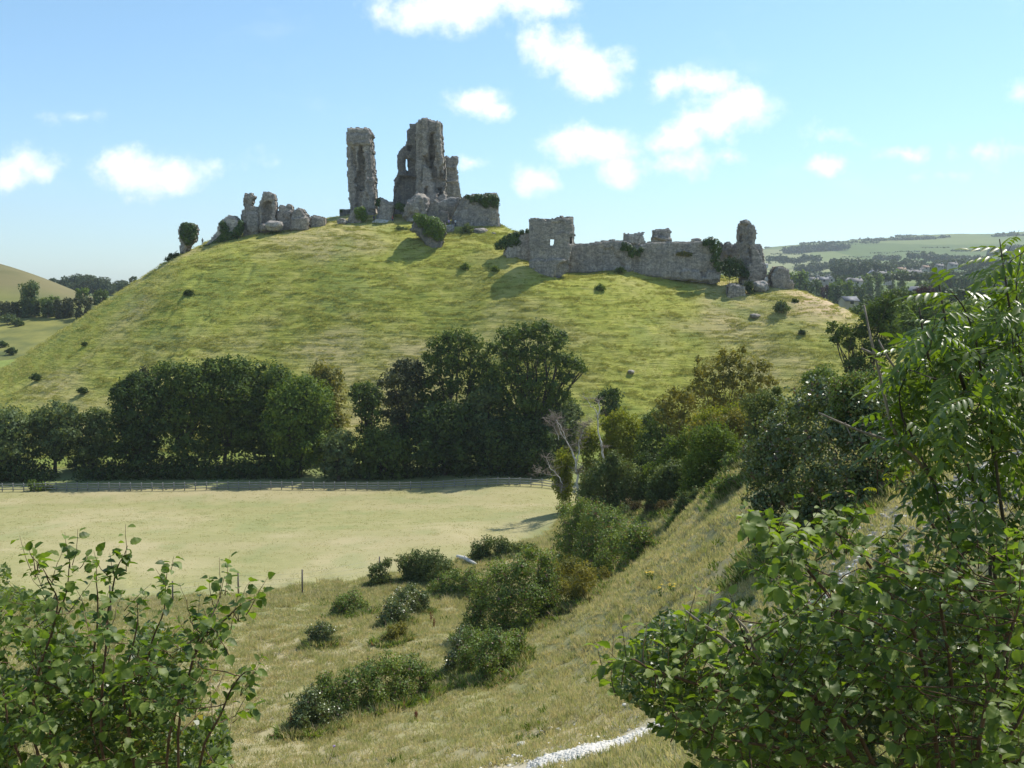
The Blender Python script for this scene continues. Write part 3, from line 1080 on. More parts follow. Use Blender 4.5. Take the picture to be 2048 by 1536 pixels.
def relief(poly, Y, thick, layers=(), holes=(), cell=.24, rough=.08, ragged=.15, seed=0, bend=None, yaw=0., round_=2, lumpy=.07, batter=0.0, ctr=None, floor=True):
    """a solid wall piece: outline in photo pixels at distance Y, thickness in metres, relief layers
    (polygon, metres towards the viewer), open holes; bend wraps it round a drum of that radius"""
    pp = plane_pts(poly, Y)
    L = [(plane_pts(p, Y), o) for p, o in layers]
    H = [plane_pts(p, Y) for p in holes]
    u0, z0 = pp.min(0) - cell
    u1, z1 = pp.max(0) + cell
    nu, nz_ = int((u1 - u0) / cell) + 2, int((z1 - z0) / cell) + 2
    cu = u0 + (np.arange(nu) + .5) * cell
    cz = z0 + (np.arange(nz_) + .5) * cell
    CU, CZ = np.meshgrid(cu, cz, indexing='ij')
    s = seed * 13.7
    ju = CU + ragged * vnoise(CU / .9 + s, CZ / .9) + ragged * .6 * vnoise(CU / .4 + s, CZ / .4 + 5)
    jz = CZ + ragged * vnoise(CU / .9 + s + 40, CZ / .9) + ragged * .6 * vnoise(CU / .4 + s + 9, CZ / .4)
    ins = in_poly(ju, jz, pp)
    for h in H:
        ins &= ~in_poly(CU + .3 * (ju - CU), CZ + .3 * (jz - CZ), h)
    # nodes
    nuu, nzz = nu + 1, nz_ + 1
    NU, NZ = np.meshgrid(u0 + np.arange(nuu) * cell, z0 + np.arange(nzz) * cell, indexing='ij')
    off = np.zeros(NU.shape)
    jn = .25 * vnoise(NU / .7 + s, NZ / .7)
    for p, o in L:
        m_ = in_poly(NU + jn, NZ + jn, p)
        off[m_] = off[m_] + o * 1.35
    # distance from the edge, in cells, up to round_ rings
    pad = np.pad(ins, 1)
    nin = pad[:-1, :-1] & pad[1:, :-1] & pad[:-1, 1:] & pad[1:, 1:]
    dist = nin.astype(float)
    cur = nin.copy()
    for _ in range(round_ - 1):
        q = np.pad(cur, 1)
        cur = cur & q[:-2, 1:-1] & q[2:, 1:-1] & q[1:-1, :-2] & q[1:-1, 2:]
        dist += cur
    k = .72 + .28 * (dist / round_) ** .7
    rf = rough * (vnoise(NU / .55 + s, NZ / .4) + .6 * vnoise(NU / .27, NZ / .25 + s)) + lumpy * vnoise(NU / 2.2 + s, NZ / 2.2)
    rb = rough * vnoise(NU / .5 - s, NZ / .4) + lumpy * vnoise(NU / 2.2 - s, NZ / 2.2 + 9)
    zrel = (NZ - z0) / max(z1 - z0, .1)
    fr = (thick / 2 + batter * (1 - zrel)) * k + off * k + rf
    bk = -(thick / 2 + batter * .4 * (1 - zrel)) * k + rb
    nu_ = NU + .3 * cell * vnoise(NU / .31, NZ / .37 + s)
    nz2 = NZ + .3 * cell * vnoise(NU / .33 + s, NZ / .29)
    cx = (pp[:, 0].min() + pp[:, 0].max()) / 2 if ctr is None else ctr

    def world(u, z, w_):
        if bend:
            sg = 1 if bend > 0 else -1
            rad = abs(bend)
            th = np.clip((u - cx) / rad, -1.0, 1.0)
            th = np.arcsin(th)
            return np.stack((cx + (rad + sg * w_) * np.sin(th), Y + sg * (rad - (rad + sg * w_) * np.cos(th)), z), -1)
        du = u - cx
        c, sn = math.cos(yaw), math.sin(yaw)
        return np.stack((cx + du * 1.0 + w_ * sn, Y + du * math.tan(yaw) - w_ * c, z), -1)
    VF = world(nu_, nz2, fr).reshape(-1, 3)
    VB = world(nu_, nz2, bk).reshape(-1, 3)
    nn_ = nuu * nzz
    I, J = np.nonzero(ins)
    b = I * nzz + J
    F = [np.stack((b, b + nzz, b + nzz + 1, b + 1), 1), np.stack((b + 1, b + nzz + 1, b + nzz, b), 1) + nn_]
    pi = np.pad(ins, 1)
    for di, dj, e0, e1 in ((-1, 0, 0, 1), (1, 0, nzz + 1, nzz), (0, -1, nzz, 0), (0, 1, 1, nzz + 1)):
        m_ = ins & ~pi[1 + di:1 + di + nu, 1 + dj:1 + dj + nz_]
        I, J = np.nonzero(m_)
        b = I * nzz + J
        F.append(np.stack((b + e0, b + e0 + nn_, b + e1 + nn_, b + e1), 1))
    mb = MB()
    V = np.concatenate((VF, VB))
    used = np.unique(np.concatenate([f.ravel() for f in F]))
    rm = np.zeros(len(V), int)
    rm[used] = np.arange(len(used))
    mb.add(V[used], *[rm[f] for f in F])
    return mb


def ivy_mb(spec, Y, leaf=.3, per=2.6, flat=.8):
    mb = MB()
    lobes_leaves(mb, px_lobes(spec, Y, flat), leaf, per, nrng(), .15, .22, under=.9, lean=.9, thick=.2)
    return mb


def ruin(name, label, cat, poly, Y, thick, mat='stone', ivy=None, ivymat='ivy', group=None, ivylabel=None, **kw):
    cx = np.mean([p[0] for p in poly])
    by = max(p[1] for p in poly)
    base = P(cx, by, Y)
    t = thing(name, label, cat, base, group)
    pl = [(a, b + (14 if b > by - 12 else 0)) for a, b in poly]
    SEED[0] += 1
    part('masonry', relief(pl, Y, thick, seed=SEED[0], **kw), M[mat], t)
    if ivy:
        part('ivy', ivy_mb(ivy, Y - thick * .5 - kw.get('batter', 0)), M[ivymat], t, label=ivylabel)
    return t


def boulder(name, label, cat, px, py, rx, ry, Y, mat='stone', group=None, depth=1.0, seed=None, sub=4, jag=.3):
    import bmesh
    SEED[0] += 1
    s = (seed or SEED[0]) * 3.1
    bm = bmesh.new()
    bmesh.ops.create_icosphere(bm, subdivisions=sub, radius=1)
    v = np.array([q.co for q in bm.verts])
    f = np.array([[q.index for q in fc.verts] for fc in bm.faces])
    bm.free()
    k = 1 + jag * vnoise(v[:, 0] * 1.4 + s, v[:, 1] * 1.4, v[:, 2] * 1.4 + s) + jag * .55 * vnoise(v[:, 0] * 3.5 + s, v[:, 1] * 3.5, v[:, 2] * 3.5 + s) + jag * .25 * vnoise(v[:, 0] * 8 + s, v[:, 1] * 8, v[:, 2] * 8)
    k = k + .05 * vnoise(v[:, 0] * 14, v[:, 1] * 14, v[:, 2] * 14 + s)
    v = v * k[:, None]
    v = np.sign(v) * np.abs(v) ** .82
    c = P(px, py, Y)
    m_ = Y / F_PX
    p = c + v * (rx * m_, rx * m_ * depth, ry * m_)
    mb = MB()
    mb.add(p, f)
    base = c - (0, 0, ry * m_)
    return solo(name, mb, M[mat], label, cat, base, group)


# --- keep, the tall broken tower (read off an enlargement: origin 680,220, scale 5.486)
kz = lambda pts: Z(pts, 680, 220, 5.486)
YK = 250.0
kt = thing('castle_keep', 'tallest ruined keep with broken stepped top and narrow slit window on the hilltop', 'castle keep', P(850, 420, YK))
main = kz([(800, 1260), (830, 1000), (838, 700), (842, 400), (835, 170), (875, 112), (925, 103), (1000, 120), (1060, 125), (1125, 155), (1130, 300), (1138, 470), (1158, 560), (1168, 700), (1165, 900), (1190, 1000), (1160, 1220), (1060, 1260), (960, 1260)])
part('tower', relief(main, YK, 5.2, seed=3, cell=.22, layers=[
    (kz([(908, 100), (968, 100), (972, 480), (955, 560), (915, 560)]), 1.0),
    (kz([(1062, 120), (1122, 150), (1136, 480), (1150, 560), (1150, 800), (1110, 640), (1070, 480)]), 1.0),
    (kz([(1000, 270), (1035, 270), (1045, 500), (1030, 640), (1000, 650), (985, 500), (995, 400)]), -1.6),
    (kz([(1000, 500), (1035, 520), (1030, 630), (990, 640), (985, 560)]), -1.2),
    (kz([(925, 520), (985, 640), (1030, 760), (1060, 920), (1110, 950), (1160, 850), (1165, 560), (1120, 640), (1090, 760), (1060, 640), (1000, 640), (960, 520)]), -1.3),
    (kz([(1070, 860), (1115, 860), (1120, 920), (1085, 925)]), -1.4),
    (kz([(935, 620), (975, 640), (1020, 750), (1050, 900), (1085, 960), (1120, 955), (1165, 870), (1175, 1160), (900, 1160), (905, 900)]), 1.1),
    (kz([(940, 870), (975, 850), (965, 930), (930, 990)]), -1.0),
    (kz([(838, 560), (912, 560), (912, 1100), (838, 1100)]), .35)]), M['stone'], kt)
left = kz([(592, 1240), (598, 900), (603, 770), (640, 700), (632, 610), (640, 490), (665, 440), (720, 395), (745, 300), (745, 240), (775, 155), (820, 168), (862, 140), (865, 600), (880, 1240)])
part('side_wall', relief(left, YK + 2.6, 2.2, seed=5, cell=.22, layers=[
    (kz([(670, 735), (850, 740), (890, 1100), (600, 1100), (600, 960)]), -.5),
    (kz([(745, 540), (832, 560), (832, 730), (745, 720)]), -.9),
    (kz([(745, 400), (795, 395), (795, 445), (750, 450)]), -1.2),
    (kz([(640, 690), (830, 715), (840, 750), (660, 745)]), .7),
    (kz([(590, 760), (660, 745), (650, 1100), (590, 1100)]), .4)],
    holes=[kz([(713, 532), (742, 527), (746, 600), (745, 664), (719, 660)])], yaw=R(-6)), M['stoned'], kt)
right_ = kz([(1120, 1200), (1135, 520), (1165, 505), (1200, 525), (1235, 512), (1285, 515), (1292, 590), (1275, 625), (1290, 700), (1300, 800), (1316, 860), (1322, 970), (1310, 1200)])
part('lower_wall', relief(right_, YK + 4, 2.6, seed=7, cell=.22, lumpy=.2, layers=[
    (kz([(1150, 770), (1300, 780), (1300, 800), (1150, 800)]), .35), (kz([(1150, 620), (1290, 625), (1290, 650), (1150, 650)]), .3)], yaw=R(10)), M['stone'], kt)
for k, (pts, dz) in enumerate((([(905, 100), (945, 104), (950, 150), (905, 150)], .9), ([(1075, 130), (1125, 150), (1125, 175), (1075, 165)], .9))):
    part('coping', relief(kz(pts), YK - 2.6, 1.0, seed=30 + k, cell=.2, ragged=.2), M['stonel'], kt)

# --- west tower of the keep
tw = kz([(128, 1120), (135, 1080), (108, 950), (95, 700), (92, 560), (85, 320), (93, 215), (130, 200), (160, 212), (200, 203), (300, 207), (350, 235), (368, 280), (357, 330), (370, 420), (380, 600), (396, 780), (402, 1080), (400, 1120)])
ruin('ruined_tower', 'tall slender leaning tower fragment standing apart at left of the keep', 'castle tower', tw, YK + 2, 6.0, cell=.22, layers=[
    (kz([(95, 370), (375, 375), (375, 410), (95, 405)]), .35),
    (kz([(80, 300), (380, 270), (375, 380), (80, 380)]), .25),
    (kz([(220, 420), (260, 400), (285, 520), (300, 760), (290, 900), (240, 900), (180, 800), (225, 640)]), -1.7),
    (kz([(140, 430), (190, 440), (200, 640), (170, 700), (150, 560)]), -.6),
    (kz([(270, 480), (315, 520), (335, 760), (320, 960), (290, 900), (300, 700)]), .8),
    (kz([(330, 760), (400, 760), (405, 1100), (335, 1100)]), .5),
    (kz([(195, 860), (250, 880), (260, 1090), (195, 1090)]), -.8)])

# --- masses round the keep
ruin('ruined_wall', 'broad squared ruin with an ivy cap on its top right, below the keep', 'ruin',
     kz([(1215, 1250), (1240, 1150), (1290, 1050), (1330, 960), (1420, 930), (1600, 925), (1725, 915), (1748, 980), (1742, 1090), (1760, 1255)]), 238, 5.5, 'stone',
     ivy=[(a, b, r) for a, b, r in [(945, 399, 8), (955, 396, 9), (966, 401, 11), (979, 399, 12), (990, 398, 9), (990, 408, 9), (972, 409, 8), (935, 394, 5)]], rough=.12, cell=.22,
     layers=[(kz([(1240, 1150), (1330, 960), (1400, 960), (1320, 1200), (1250, 1260)]), -.8)])
ruin('ruined_wall', 'rubble slope of broken masonry filling the gap between the keep and the ivy-capped ruin', 'ruin',
     kz([(930, 1150), (960, 1060), (1040, 980), (1110, 1000), (1180, 965), (1250, 950), (1318, 965), (1290, 1080), (1240, 1150), (1180, 1170)]), 243, 4.5, 'stone', cell=.22, lumpy=.7)
ruin('fallen_masonry', 'low dark arched hump of masonry in front of the keep foot', 'ruin',
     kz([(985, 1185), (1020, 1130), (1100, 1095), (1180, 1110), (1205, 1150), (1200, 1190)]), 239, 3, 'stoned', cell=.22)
boulder('fallen_masonry', 'huge rounded block of fallen masonry before the keep', 'ruin', 833.5, 420, 26, 25, 241, 'stone', depth=.9, jag=.42, sub=5)
ruin('fallen_masonry', 'pale-topped sloping fragment between the slender tower and the keep', 'ruin',
     kz([(385, 1215), (420, 1130), (440, 1050), (410, 1060), (415, 990), (445, 955), (480, 985), (560, 1010), (620, 1045), (600, 1100), (590, 1215)]), 243, 4.5, 'stone', cell=.22,
     ivy=[(757, 401, 5), (755, 409, 5), (797, 412, 8), (805, 416, 8)])
ruin('leaning_wall', 'leaning wedge of wall with a rounded ivy patch at the foot of the slender tower', 'ruin',
     kz([(60, 1275), (95, 1200), (130, 1110), (170, 1080), (240, 1060), (300, 1090), (295, 1180), (235, 1240), (230, 1275)]), 240, 3.6, 'stone', cell=.24,
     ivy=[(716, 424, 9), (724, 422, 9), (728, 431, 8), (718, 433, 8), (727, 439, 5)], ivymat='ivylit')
ruin('leaning_wall', 'tilted chunk of wall below the keep smothered by a bright ivy dome, casting a long shadow', 'ruin',
     kz([(770, 1330), (815, 1230), (830, 1180), (960, 1190), (1150, 1230), (1165, 1350), (1130, 1420), (1150, 1490), (1120, 1510), (1010, 1470), (900, 1420), (850, 1370)]), 226, 4.2, 'stoned', cell=.24,
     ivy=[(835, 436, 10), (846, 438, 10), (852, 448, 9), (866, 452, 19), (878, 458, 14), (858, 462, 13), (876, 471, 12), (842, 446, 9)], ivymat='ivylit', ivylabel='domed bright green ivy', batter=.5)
boulder('fallen_masonry', 'rough grey block of masonry lying on the slope right of the ivy dome', 'ruin', 960, 468, 16, 12, 232, 'stone', jag=.35)
boulder('fallen_masonry', 'smaller grey block lying farther right on the open slope under the ivy-capped ruin', 'ruin', 990, 472.5, 10.5, 8, 231, 'stone', jag=.35)
boulder('fallen_masonry', 'pale stump of stone beside the visitors at the foot of the ivy dome', 'ruin', 899, 459, 9, 10, 233, 'stonel', jag=.3)
ruin('fallen_masonry', 'small pointed pale stone standing on the slope behind the visitors', 'ruin',
     kz([(1355, 1285), (1375, 1240), (1392, 1222), (1405, 1260), (1410, 1285)]), 236, 1.5, 'stonel', cell=.2, ragged=.15)
boulder('fallen_masonry', 'little round stone by the trodden chalk patch left of the keep', 'ruin', 825, 441, 5, 4, 238, 'stonel', sub=3)
boulder('fallen_masonry', 'low ridge of masonry poking from the turf left of the slender tower', 'ruin', 684, 444, 10, 7, 238, 'stone', sub=3)
ruin('ruined_wall', 'short dark ledge of wall on the skyline just left of the slender tower', 'ruin',
     [(679, 434), (680, 419), (700, 419), (706, 421), (706, 436)], 252, 2.5, 'stoned', cell=.22, ivy=[(683, 422, 3.5)])

# --- west bailey stumps (origin 340,360, scale 5.689)
bz = lambda pts: Z(pts, 340, 360, 5.689)
ruin('ruined_turret', 'ivy-wrapped stump of tower leftmost on the hill skyline', 'castle tower',
     bz([(135, 830), (140, 700), (118, 600), (120, 530), (180, 495), (290, 510), (312, 560), (300, 690), (235, 740), (190, 800)]), 240, 4.5, 'stone', cell=.24,
     ivy=[(377, 459, 14), (370, 454, 10), (386, 456, 9), (369, 472, 10), (384, 472, 10), (376, 481, 10), (388, 466, 7), (366, 465, 7)])
ruin('ruined_turret', 'mushroom-shaped ivy-clad stump with one bare grey patch, second from the left on the skyline', 'castle tower',
     bz([(330, 800), (470, 700), (560, 590), (570, 500), (620, 450), (700, 410), (760, 420), (800, 470), (830, 520), (800, 620), (760, 680), (690, 750), (560, 800)]), 238, 4.2, 'stonel', cell=.24,
     ivy=[(446, 449, 8), (449, 459, 10), (452, 470, 11), (462, 474, 12), (475, 463, 10), (480, 456, 8), (482, 446, 6), (443, 480, 10), (470, 483, 8), (433, 488, 9), (423, 493, 8), (412, 496, 7), (402, 500, 6)])
ruin('ruined_turret', 'thin crooked pillar of wall topped by a hooked overhang in the row of skyline stumps', 'ruin',
     bz([(850, 620), (845, 500), (820, 440), (830, 350), (860, 340), (852, 220), (870, 160), (930, 158), (972, 195), (950, 250), (945, 300), (1010, 305), (1030, 360), (1035, 500), (1020, 620)]), 240, 3.0, 'stone', cell=.22,
     layers=[(bz([(860, 160), (890, 170), (885, 500), (850, 500)]), .6), (bz([(880, 380), (1020, 380), (1020, 600), (900, 600)]), .4)])
ruin('ruined_turret', 'tall tapering slab of wall with an arched hollow in the row of skyline stumps', 'ruin',
     bz([(1030, 520), (1020, 300), (1050, 200), (1075, 145), (1130, 138), (1200, 165), (1212, 210), (1215, 330), (1225, 480), (1200, 540)]), 240, 3.2, 'stone', cell=.22,
     layers=[(bz([(1060, 500), (1062, 300), (1090, 255), (1130, 250), (1165, 270), (1172, 330), (1165, 500)]), -1.3)])
boulder('fallen_masonry', 'pale rounded boulder of masonry at the foot of the hollow slab', 'ruin', 549, 452, 17, 11, 236, 'stonel', jag=.2)
boulder('fallen_masonry', 'small rounded lump of masonry wedged between the crooked pillar and the pale boulder', 'ruin', 528, 455, 7, 8, 237, 'stone', sub=3)
ruin('ruined_wall', 'jagged wall fragment with a small sky gap at its left side on the skyline', 'ruin',
     bz([(1215, 540), (1215, 400), (1245, 375), (1255, 335), (1228, 325), (1250, 300), (1360, 288), (1412, 315), (1410, 350), (1420, 400), (1440, 560), (1300, 590)]), 241, 3.4, 'stone', cell=.22, ragged=.3,
     layers=[(bz([(1320, 380), (1410, 350), (1400, 440), (1330, 440)]), .5)])
ruin('fallen_masonry', 'bulky rounded rubble mass beside the jagged wall fragment on the skyline', 'ruin',
     bz([(1385, 580), (1390, 430), (1410, 350), (1460, 330), (1530, 340), (1570, 400), (1605, 440), (1605, 540), (1540, 570)]), 239, 4.5, 'stone', cell=.22, lumpy=.5,
     layers=[(bz([(1400, 440), (1600, 440), (1600, 580), (1400, 580)]), .6)])
ruin('fallen_masonry', 'low squat block of masonry ending the row of skyline stumps', 'ruin',
     bz([(1605, 540), (1605, 430), (1650, 405), (1740, 415), (1775, 450), (1775, 510), (1700, 550)]), 240, 3.5, 'stone', cell=.22)

# --- round tower and curtain wall (origin 1000,400, scale 6.827)
tz = lambda pts: Z(pts, 1000, 400, 6.827)
YT = 214.0
t = thing('round_tower', 'round-fronted grey tower with one square window open to the sky', 'castle tower', P(1103, 552, YT))
part('masonry', relief(tz([(440, 1060), (455, 800), (440, 650), (436, 260), (470, 240), (620, 262), (640, 290), (700, 270), (820, 235), (975, 228), (985, 400), (998, 600), (960, 640), (930, 800), (905, 960), (880, 1010), (700, 1100), (550, 1120)]),
     YT, 1.7, seed=11, cell=.22, bend=4.9, ragged=.08, lumpy=.05, rough=.07,
     layers=[(tz([(430, 820), (900, 820), (900, 1120), (430, 1120)]), .35), (tz([(690, 300), (850, 300), (860, 400), (700, 520)]), -.12),
             (tz([(780, 880), (900, 820), (880, 1020), (740, 1060)]), -.7)],
     holes=[tz([(680, 545), (740, 530), (748, 600), (712, 636), (680, 615)]), tz([(930, 500), (965, 495), (955, 600), (925, 600)])]), M['stone'], t)
mb = relief(tz([(470, 250), (620, 262), (700, 262), (820, 240), (960, 232), (975, 420), (970, 1000), (480, 1050)]), YT + 8.4, 1.5, seed=12, cell=.22, bend=-4.6, ragged=.2,
            holes=[tz([(640, 500), (790, 500), (790, 680), (640, 680)])])
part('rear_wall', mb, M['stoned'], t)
ruin('curtain_wall', 'short pale wall running left from the round tower, half hidden by ivy', 'castle wall',
     tz([(60, 730), (70, 660), (150, 560), (240, 470), (330, 445), (445, 410), (460, 760), (300, 750), (180, 740)]), 219, 2.2, 'stonel', cell=.24, yaw=R(16),
     ivy=[(1023, 476, 10), (1013, 480, 9), (1005, 485, 8), (1029, 482, 11), (1020, 488, 10), (1036, 485, 7), (1033, 470, 7), (1044, 464, 5), (1055, 462, 5), (1006, 490, 10), (995, 492, 8)])
t = thing('curtain_wall', 'long grey curtain wall stretching right from the round tower along the hill crest', 'castle wall', P(1290, 560, 221))
# (origin 1220,420, scale 5.12)
cz_ = lambda pts: Z(pts, 1220, 420, 5.12)
wall_poly = [(1134, 548), (1137, 500), (1141, 489), (1170, 488), (1210, 481), (1250, 481), (1262, 486), (1274, 490), (1290, 485), (1340, 482), (1380, 484), (1400, 480), (1425, 485), (1440, 530), (1440, 562), (1425, 568), (1350, 560), (1240, 548)]
part('masonry', relief(wall_poly, 222, 2.6, seed=15, cell=.22, rough=.07, ragged=.08, yaw=R(4), lumpy=.15, batter=.5, layers=[
    ([(1262, 486), (1278, 490), (1274, 560), (1258, 560)], -.6), (cz_([(710, 620), (1120, 620), (1120, 720), (710, 720)]), .5),
    ([(1205, 500), (1222, 495), (1240, 520), (1255, 560), (1200, 560)], -.3), (cz_([(920, 620), (975, 630), (975, 690), (930, 690)]), -.8)]), M['stone'], t)
part('ivy', ivy_mb([(1249, 491, 7), (1258, 497, 8), (1268, 503, 8), (1262, 509, 7), (1245, 498, 5), (1282, 500, 6), (1277, 508, 5)], 219.6, flat=.35), M['ivy'], t, label='ivy hanging from a dip in the wall')
part('ivy', ivy_mb([(1412, 485, 8), (1422, 482, 9), (1432, 487, 9), (1427, 497, 10), (1433, 508, 8), (1430, 518, 9), (1434, 529, 8), (1437, 538, 6), (1438, 499, 7)], 220.5, flat=.5), M['ivy'], t, label='ivy column at the end of the wall')
part('moss', ivy_mb([(1368, 507, 9, 0, .6), (1378, 509, 8, 0, .6), (1358, 508, 7, 0, .5)], 220.6, leaf=.2, flat=.12), M['olive'], t)
ruin('ruined_wall', 'notched wall fragment standing behind the curtain wall, the left of two', 'ruin',
     cz_([(130, 340), (140, 250), (170, 235), (240, 245), (300, 228), (350, 225), (335, 270), (355, 310), (340, 345)]), 236, 2.4, 'stonel', cell=.22, ragged=.25)
ruin('ruined_wall', 'blocky flat-topped wall fragment standing behind the curtain wall, the right of two', 'ruin',
     cz_([(385, 335), (425, 280), (430, 215), (480, 195), (590, 190), (615, 215), (610, 260), (625, 300), (620, 335)]), 237, 3, 'stone', cell=.22, ragged=.25,
     layers=[(cz_([(430, 262), (620, 300), (620, 330), (420, 300)]), .5)])
boulder('fallen_masonry', 'small pale lump of masonry on top of the curtain wall near its ivy end', 'ruin', 1393, 480, 9, 4, 226, 'stonel', sub=3)
ruin('ruined_wall', 'stretch of broken inner wall seen between the ivy end and the narrow tower', 'ruin',
     cz_([(1120, 480), (1120, 330), (1145, 345), (1150, 370), (1180, 330), (1220, 325), (1250, 350), (1290, 350), (1330, 360), (1330, 500)]), 236, 2.2, 'stoned', cell=.22,
     layers=[(cz_([(1160, 350), (1230, 340), (1230, 470), (1160, 470)]), .5)])
ruin('ruined_tower', 'narrow upright tower fragment with a domed head near the right end of the castle', 'castle tower',
     cz_([(1330, 720), (1330, 520), (1305, 400), (1308, 180), (1320, 150), (1345, 110), (1385, 92), (1425, 120), (1440, 150), (1475, 175), (1488, 240), (1475, 330), (1470, 370), (1545, 480), (1590, 600), (1590, 720)]), 224, 3.4, 'stone', cell=.22,
     layers=[(cz_([(1300, 150), (1392, 160), (1392, 720), (1300, 720)]), -.6), (cz_([(1380, 180), (1398, 180), (1418, 720), (1395, 720)]), .7), (cz_([(1325, 250), (1355, 250), (1355, 330), (1325, 330)]), -.9),
             (cz_([(1400, 380), (1430, 420), (1420, 560), (1400, 540)]), -.7)])
ruin('ruined_wall', 'sunlit broken wall edge leaning against the right of the narrow tower', 'ruin',
     cz_([(1470, 720), (1470, 360), (1500, 348), (1535, 345), (1560, 410), (1575, 470), (1580, 560), (1600, 640), (1600, 720)]), 227.5, 3.6, 'stonel', cell=.22, yaw=R(-18))
ruin('ruined_turret', 'thick isolated hump of masonry at the right end of the castle', 'ruin',
     cz_([(1640, 800), (1625, 660), (1640, 620), (1680, 580), (1740, 578), (1800, 620), (1835, 700), (1865, 760), (1865, 830), (1740, 840)]), 221, 4.6, 'stone', cell=.24, lumpy=.5)
boulder('fallen_masonry', 'white round stone between the narrow tower and the isolated hump', 'ruin', 1535.5, 560, 5.5, 6, 222, 'chalk', sub=3)
ruin('fallen_masonry', 'low flat-topped fallen block on the turf below the narrow tower', 'ruin',
     cz_([(1190, 850), (1200, 760), (1250, 735), (1310, 760), (1370, 790), (1400, 860), (1330, 880)]), 217, 3, 'stone', cell=.22, lumpy=.4)
boulder('fallen_masonry', 'pale rugged fallen block beside the low flat-topped one below the narrow tower', 'ruin', 1521, 574, 14, 11, 218, 'stonel', jag=.35)

# --- shrubs among the ruins
bush('shrub', 'dark rounded shrub filling the gap between ivy wall end and narrow tower', 'shrub',
     [(1450, 535, 12), (1462, 528, 14), (1476, 534, 13), (1455, 548, 10), (1470, 547, 12), (1484, 545, 10), (1490, 550, 8)], 222, 1466, 'ivy', .3, rad=.03)
bush('shrub', 'small dark shrub between two fallen blocks below the narrow tower', 'shrub', [(1496, 573, 9), (1500, 582, 8)], 217, 1498, 'dark', .3, rad=.03)
bush('shrub', 'grey-green scrub on the slope right of the ivy dome', 'shrub', [(935, 460, 9), (943, 464, 8), (928, 466, 7), (915, 478, 8), (903, 482, 8)], 231, 925, 'blue', .3, rad=.03)
bush('shrub', 'low scrub below the grey fallen block near the round tower', 'shrub', [(960, 486, 8, 0, .6), (975, 490, 8, 0, .6), (945, 492, 7, 0, .6)], 228, 960, 'blue', .3, rad=.03)
bush('shrub', 'dark scrub clinging to the hill lip under the row of skyline stumps', 'shrub', [(548, 470, 9, 0, .8), (560, 474, 11, 0, .7), (575, 476, 9, 0, .6), (538, 476, 9, 0, .6), (592, 474, 9, 0, .5), (606, 470, 8, 0, .5)], 236, 560, 'oak', .3, rad=.03)
bush('shrub', 'small dark shrub on the hill lip just left of the ivy dome', 'shrub', [(800, 458, 7, 0, .6), (812, 462, 7, 0, .6)], 233, 806, 'blue', .3, rad=.03)
bush('shrub', 'low dark scrub on the left skyline below the leftmost stump', 'shrub', [(345, 514, 8, 0, .6), (356, 510, 7, 0, .6), (336, 520, 6, 0, .6)], 237, 346, 'dark', .3, rad=.03)
boulder('fallen_masonry', 'small grey rock lying alone on the hillside below the parched shoulder', 'rock', 1510, 632, 10, 5, hit(1510, 636, 168)[1], 'stone', sub=3)
boulder('fallen_masonry', 'tiny grey rock showing in the grass of the lower hill above the lime dome', 'rock', 1262, 744, 7, 4, hit(1262, 748, 168)[1], 'stone', sub=3)
HB = [(378, 588, 9, 'dark', 'small dark bush alone high on the left flank of the castle hill'),
      (930, 535, 9, 'mid', 'small green bush on the hill below the ivy dome shadow'),
      (990, 540, 7, 'mid', 'tiny green bush on the hill near the round tower shadow'),
      (1200, 578, 10, 'mid', 'bright small bush on the hill below the curtain wall'),
      (1173, 540, 8, 'mid', 'green bush close under the curtain wall next to the round tower'),
      (1241, 542, 8, 'mid', 'leafy bush against the curtain wall foot below its dip'),
      (1563, 617, 17, 'blue', 'wide grey-green bush on the parched right shoulder of the hill'),
      (1590, 603, 5, 'dark', 'tiny dark bush on the parched right shoulder of the hill'),
      (1604, 666, 5, 'dark', 'tiny lone dark bush low on the right flank of the hill'),
      (165, 783, 9, 'dark', 'dark bush low on the left flank of the castle hill'),
      (72, 757, 10, 'dark', 'dark straggly bush far left on the castle hill flank'),
      (170, 690, 5, 'dark', 'tiny bush on the left flank beside a cattle track')]
for (px_, py_, r_, mt, lb) in HB:
    h = hit(px_, py_ + r_ * .7, 168)
    bush('hillside_bush', lb, 'bush', [(px_ - r_ * .4, py_, r_ * .6, 0, .8), (px_ + r_ * .4, py_ + 1, r_ * .6, 0, .7), (px_, py_ - r_ * .2, r_ * .6, 0, .9)], h[1], px_, mt, .28, rad=.03)

# --- trodden chalk patch on the castle mound
mb = MB()
cpt = [(a, b) for a, b in kz([(345, 1240), (400, 1215), (480, 1212), (535, 1216), (520, 1245), (440, 1252), (360, 1254)])]
cp = np.array([hit(a, b, 225) for a, b in cpt])
cc = cp.mean(0)
rings_ = [cc + (cp - cc) * s_ for s_ in (1, .6)] + [cc[None]]
vv = np.concatenate(rings_)
vv[:, 2] = ground(vv[:, 0], vv[:, 1]) + .12
n_ = len(cp)
mb.add(vv, [[i, (i + 1) % n_, n_ + (i + 1) % n_, n_ + i] for i in range(n_)], [[n_ + i, n_ + (i + 1) % n_, 2 * n_] for i in range(n_)])
o = solo('chalk_patch', mb, M['sunpath'], None, None, cc)
o['kind'] = 'structure'
# ------------------------------------------------------------------ the belt of trees along the far side of the meadow
def boxtree(name, label, x0, x1, yt, yb, Y, mat='oak', leaf=.34, per=.72, n=8, group=None, extra=(), base=None, **kw):
    sp = box_spec(x0, x1, yt, yb, nrng(), n) + list(extra)
    return tree(name, label, 'tree', sp, Y, base if base is not None else (x0 + x1) / 2, mat, leaf, per, group=group, **kw)


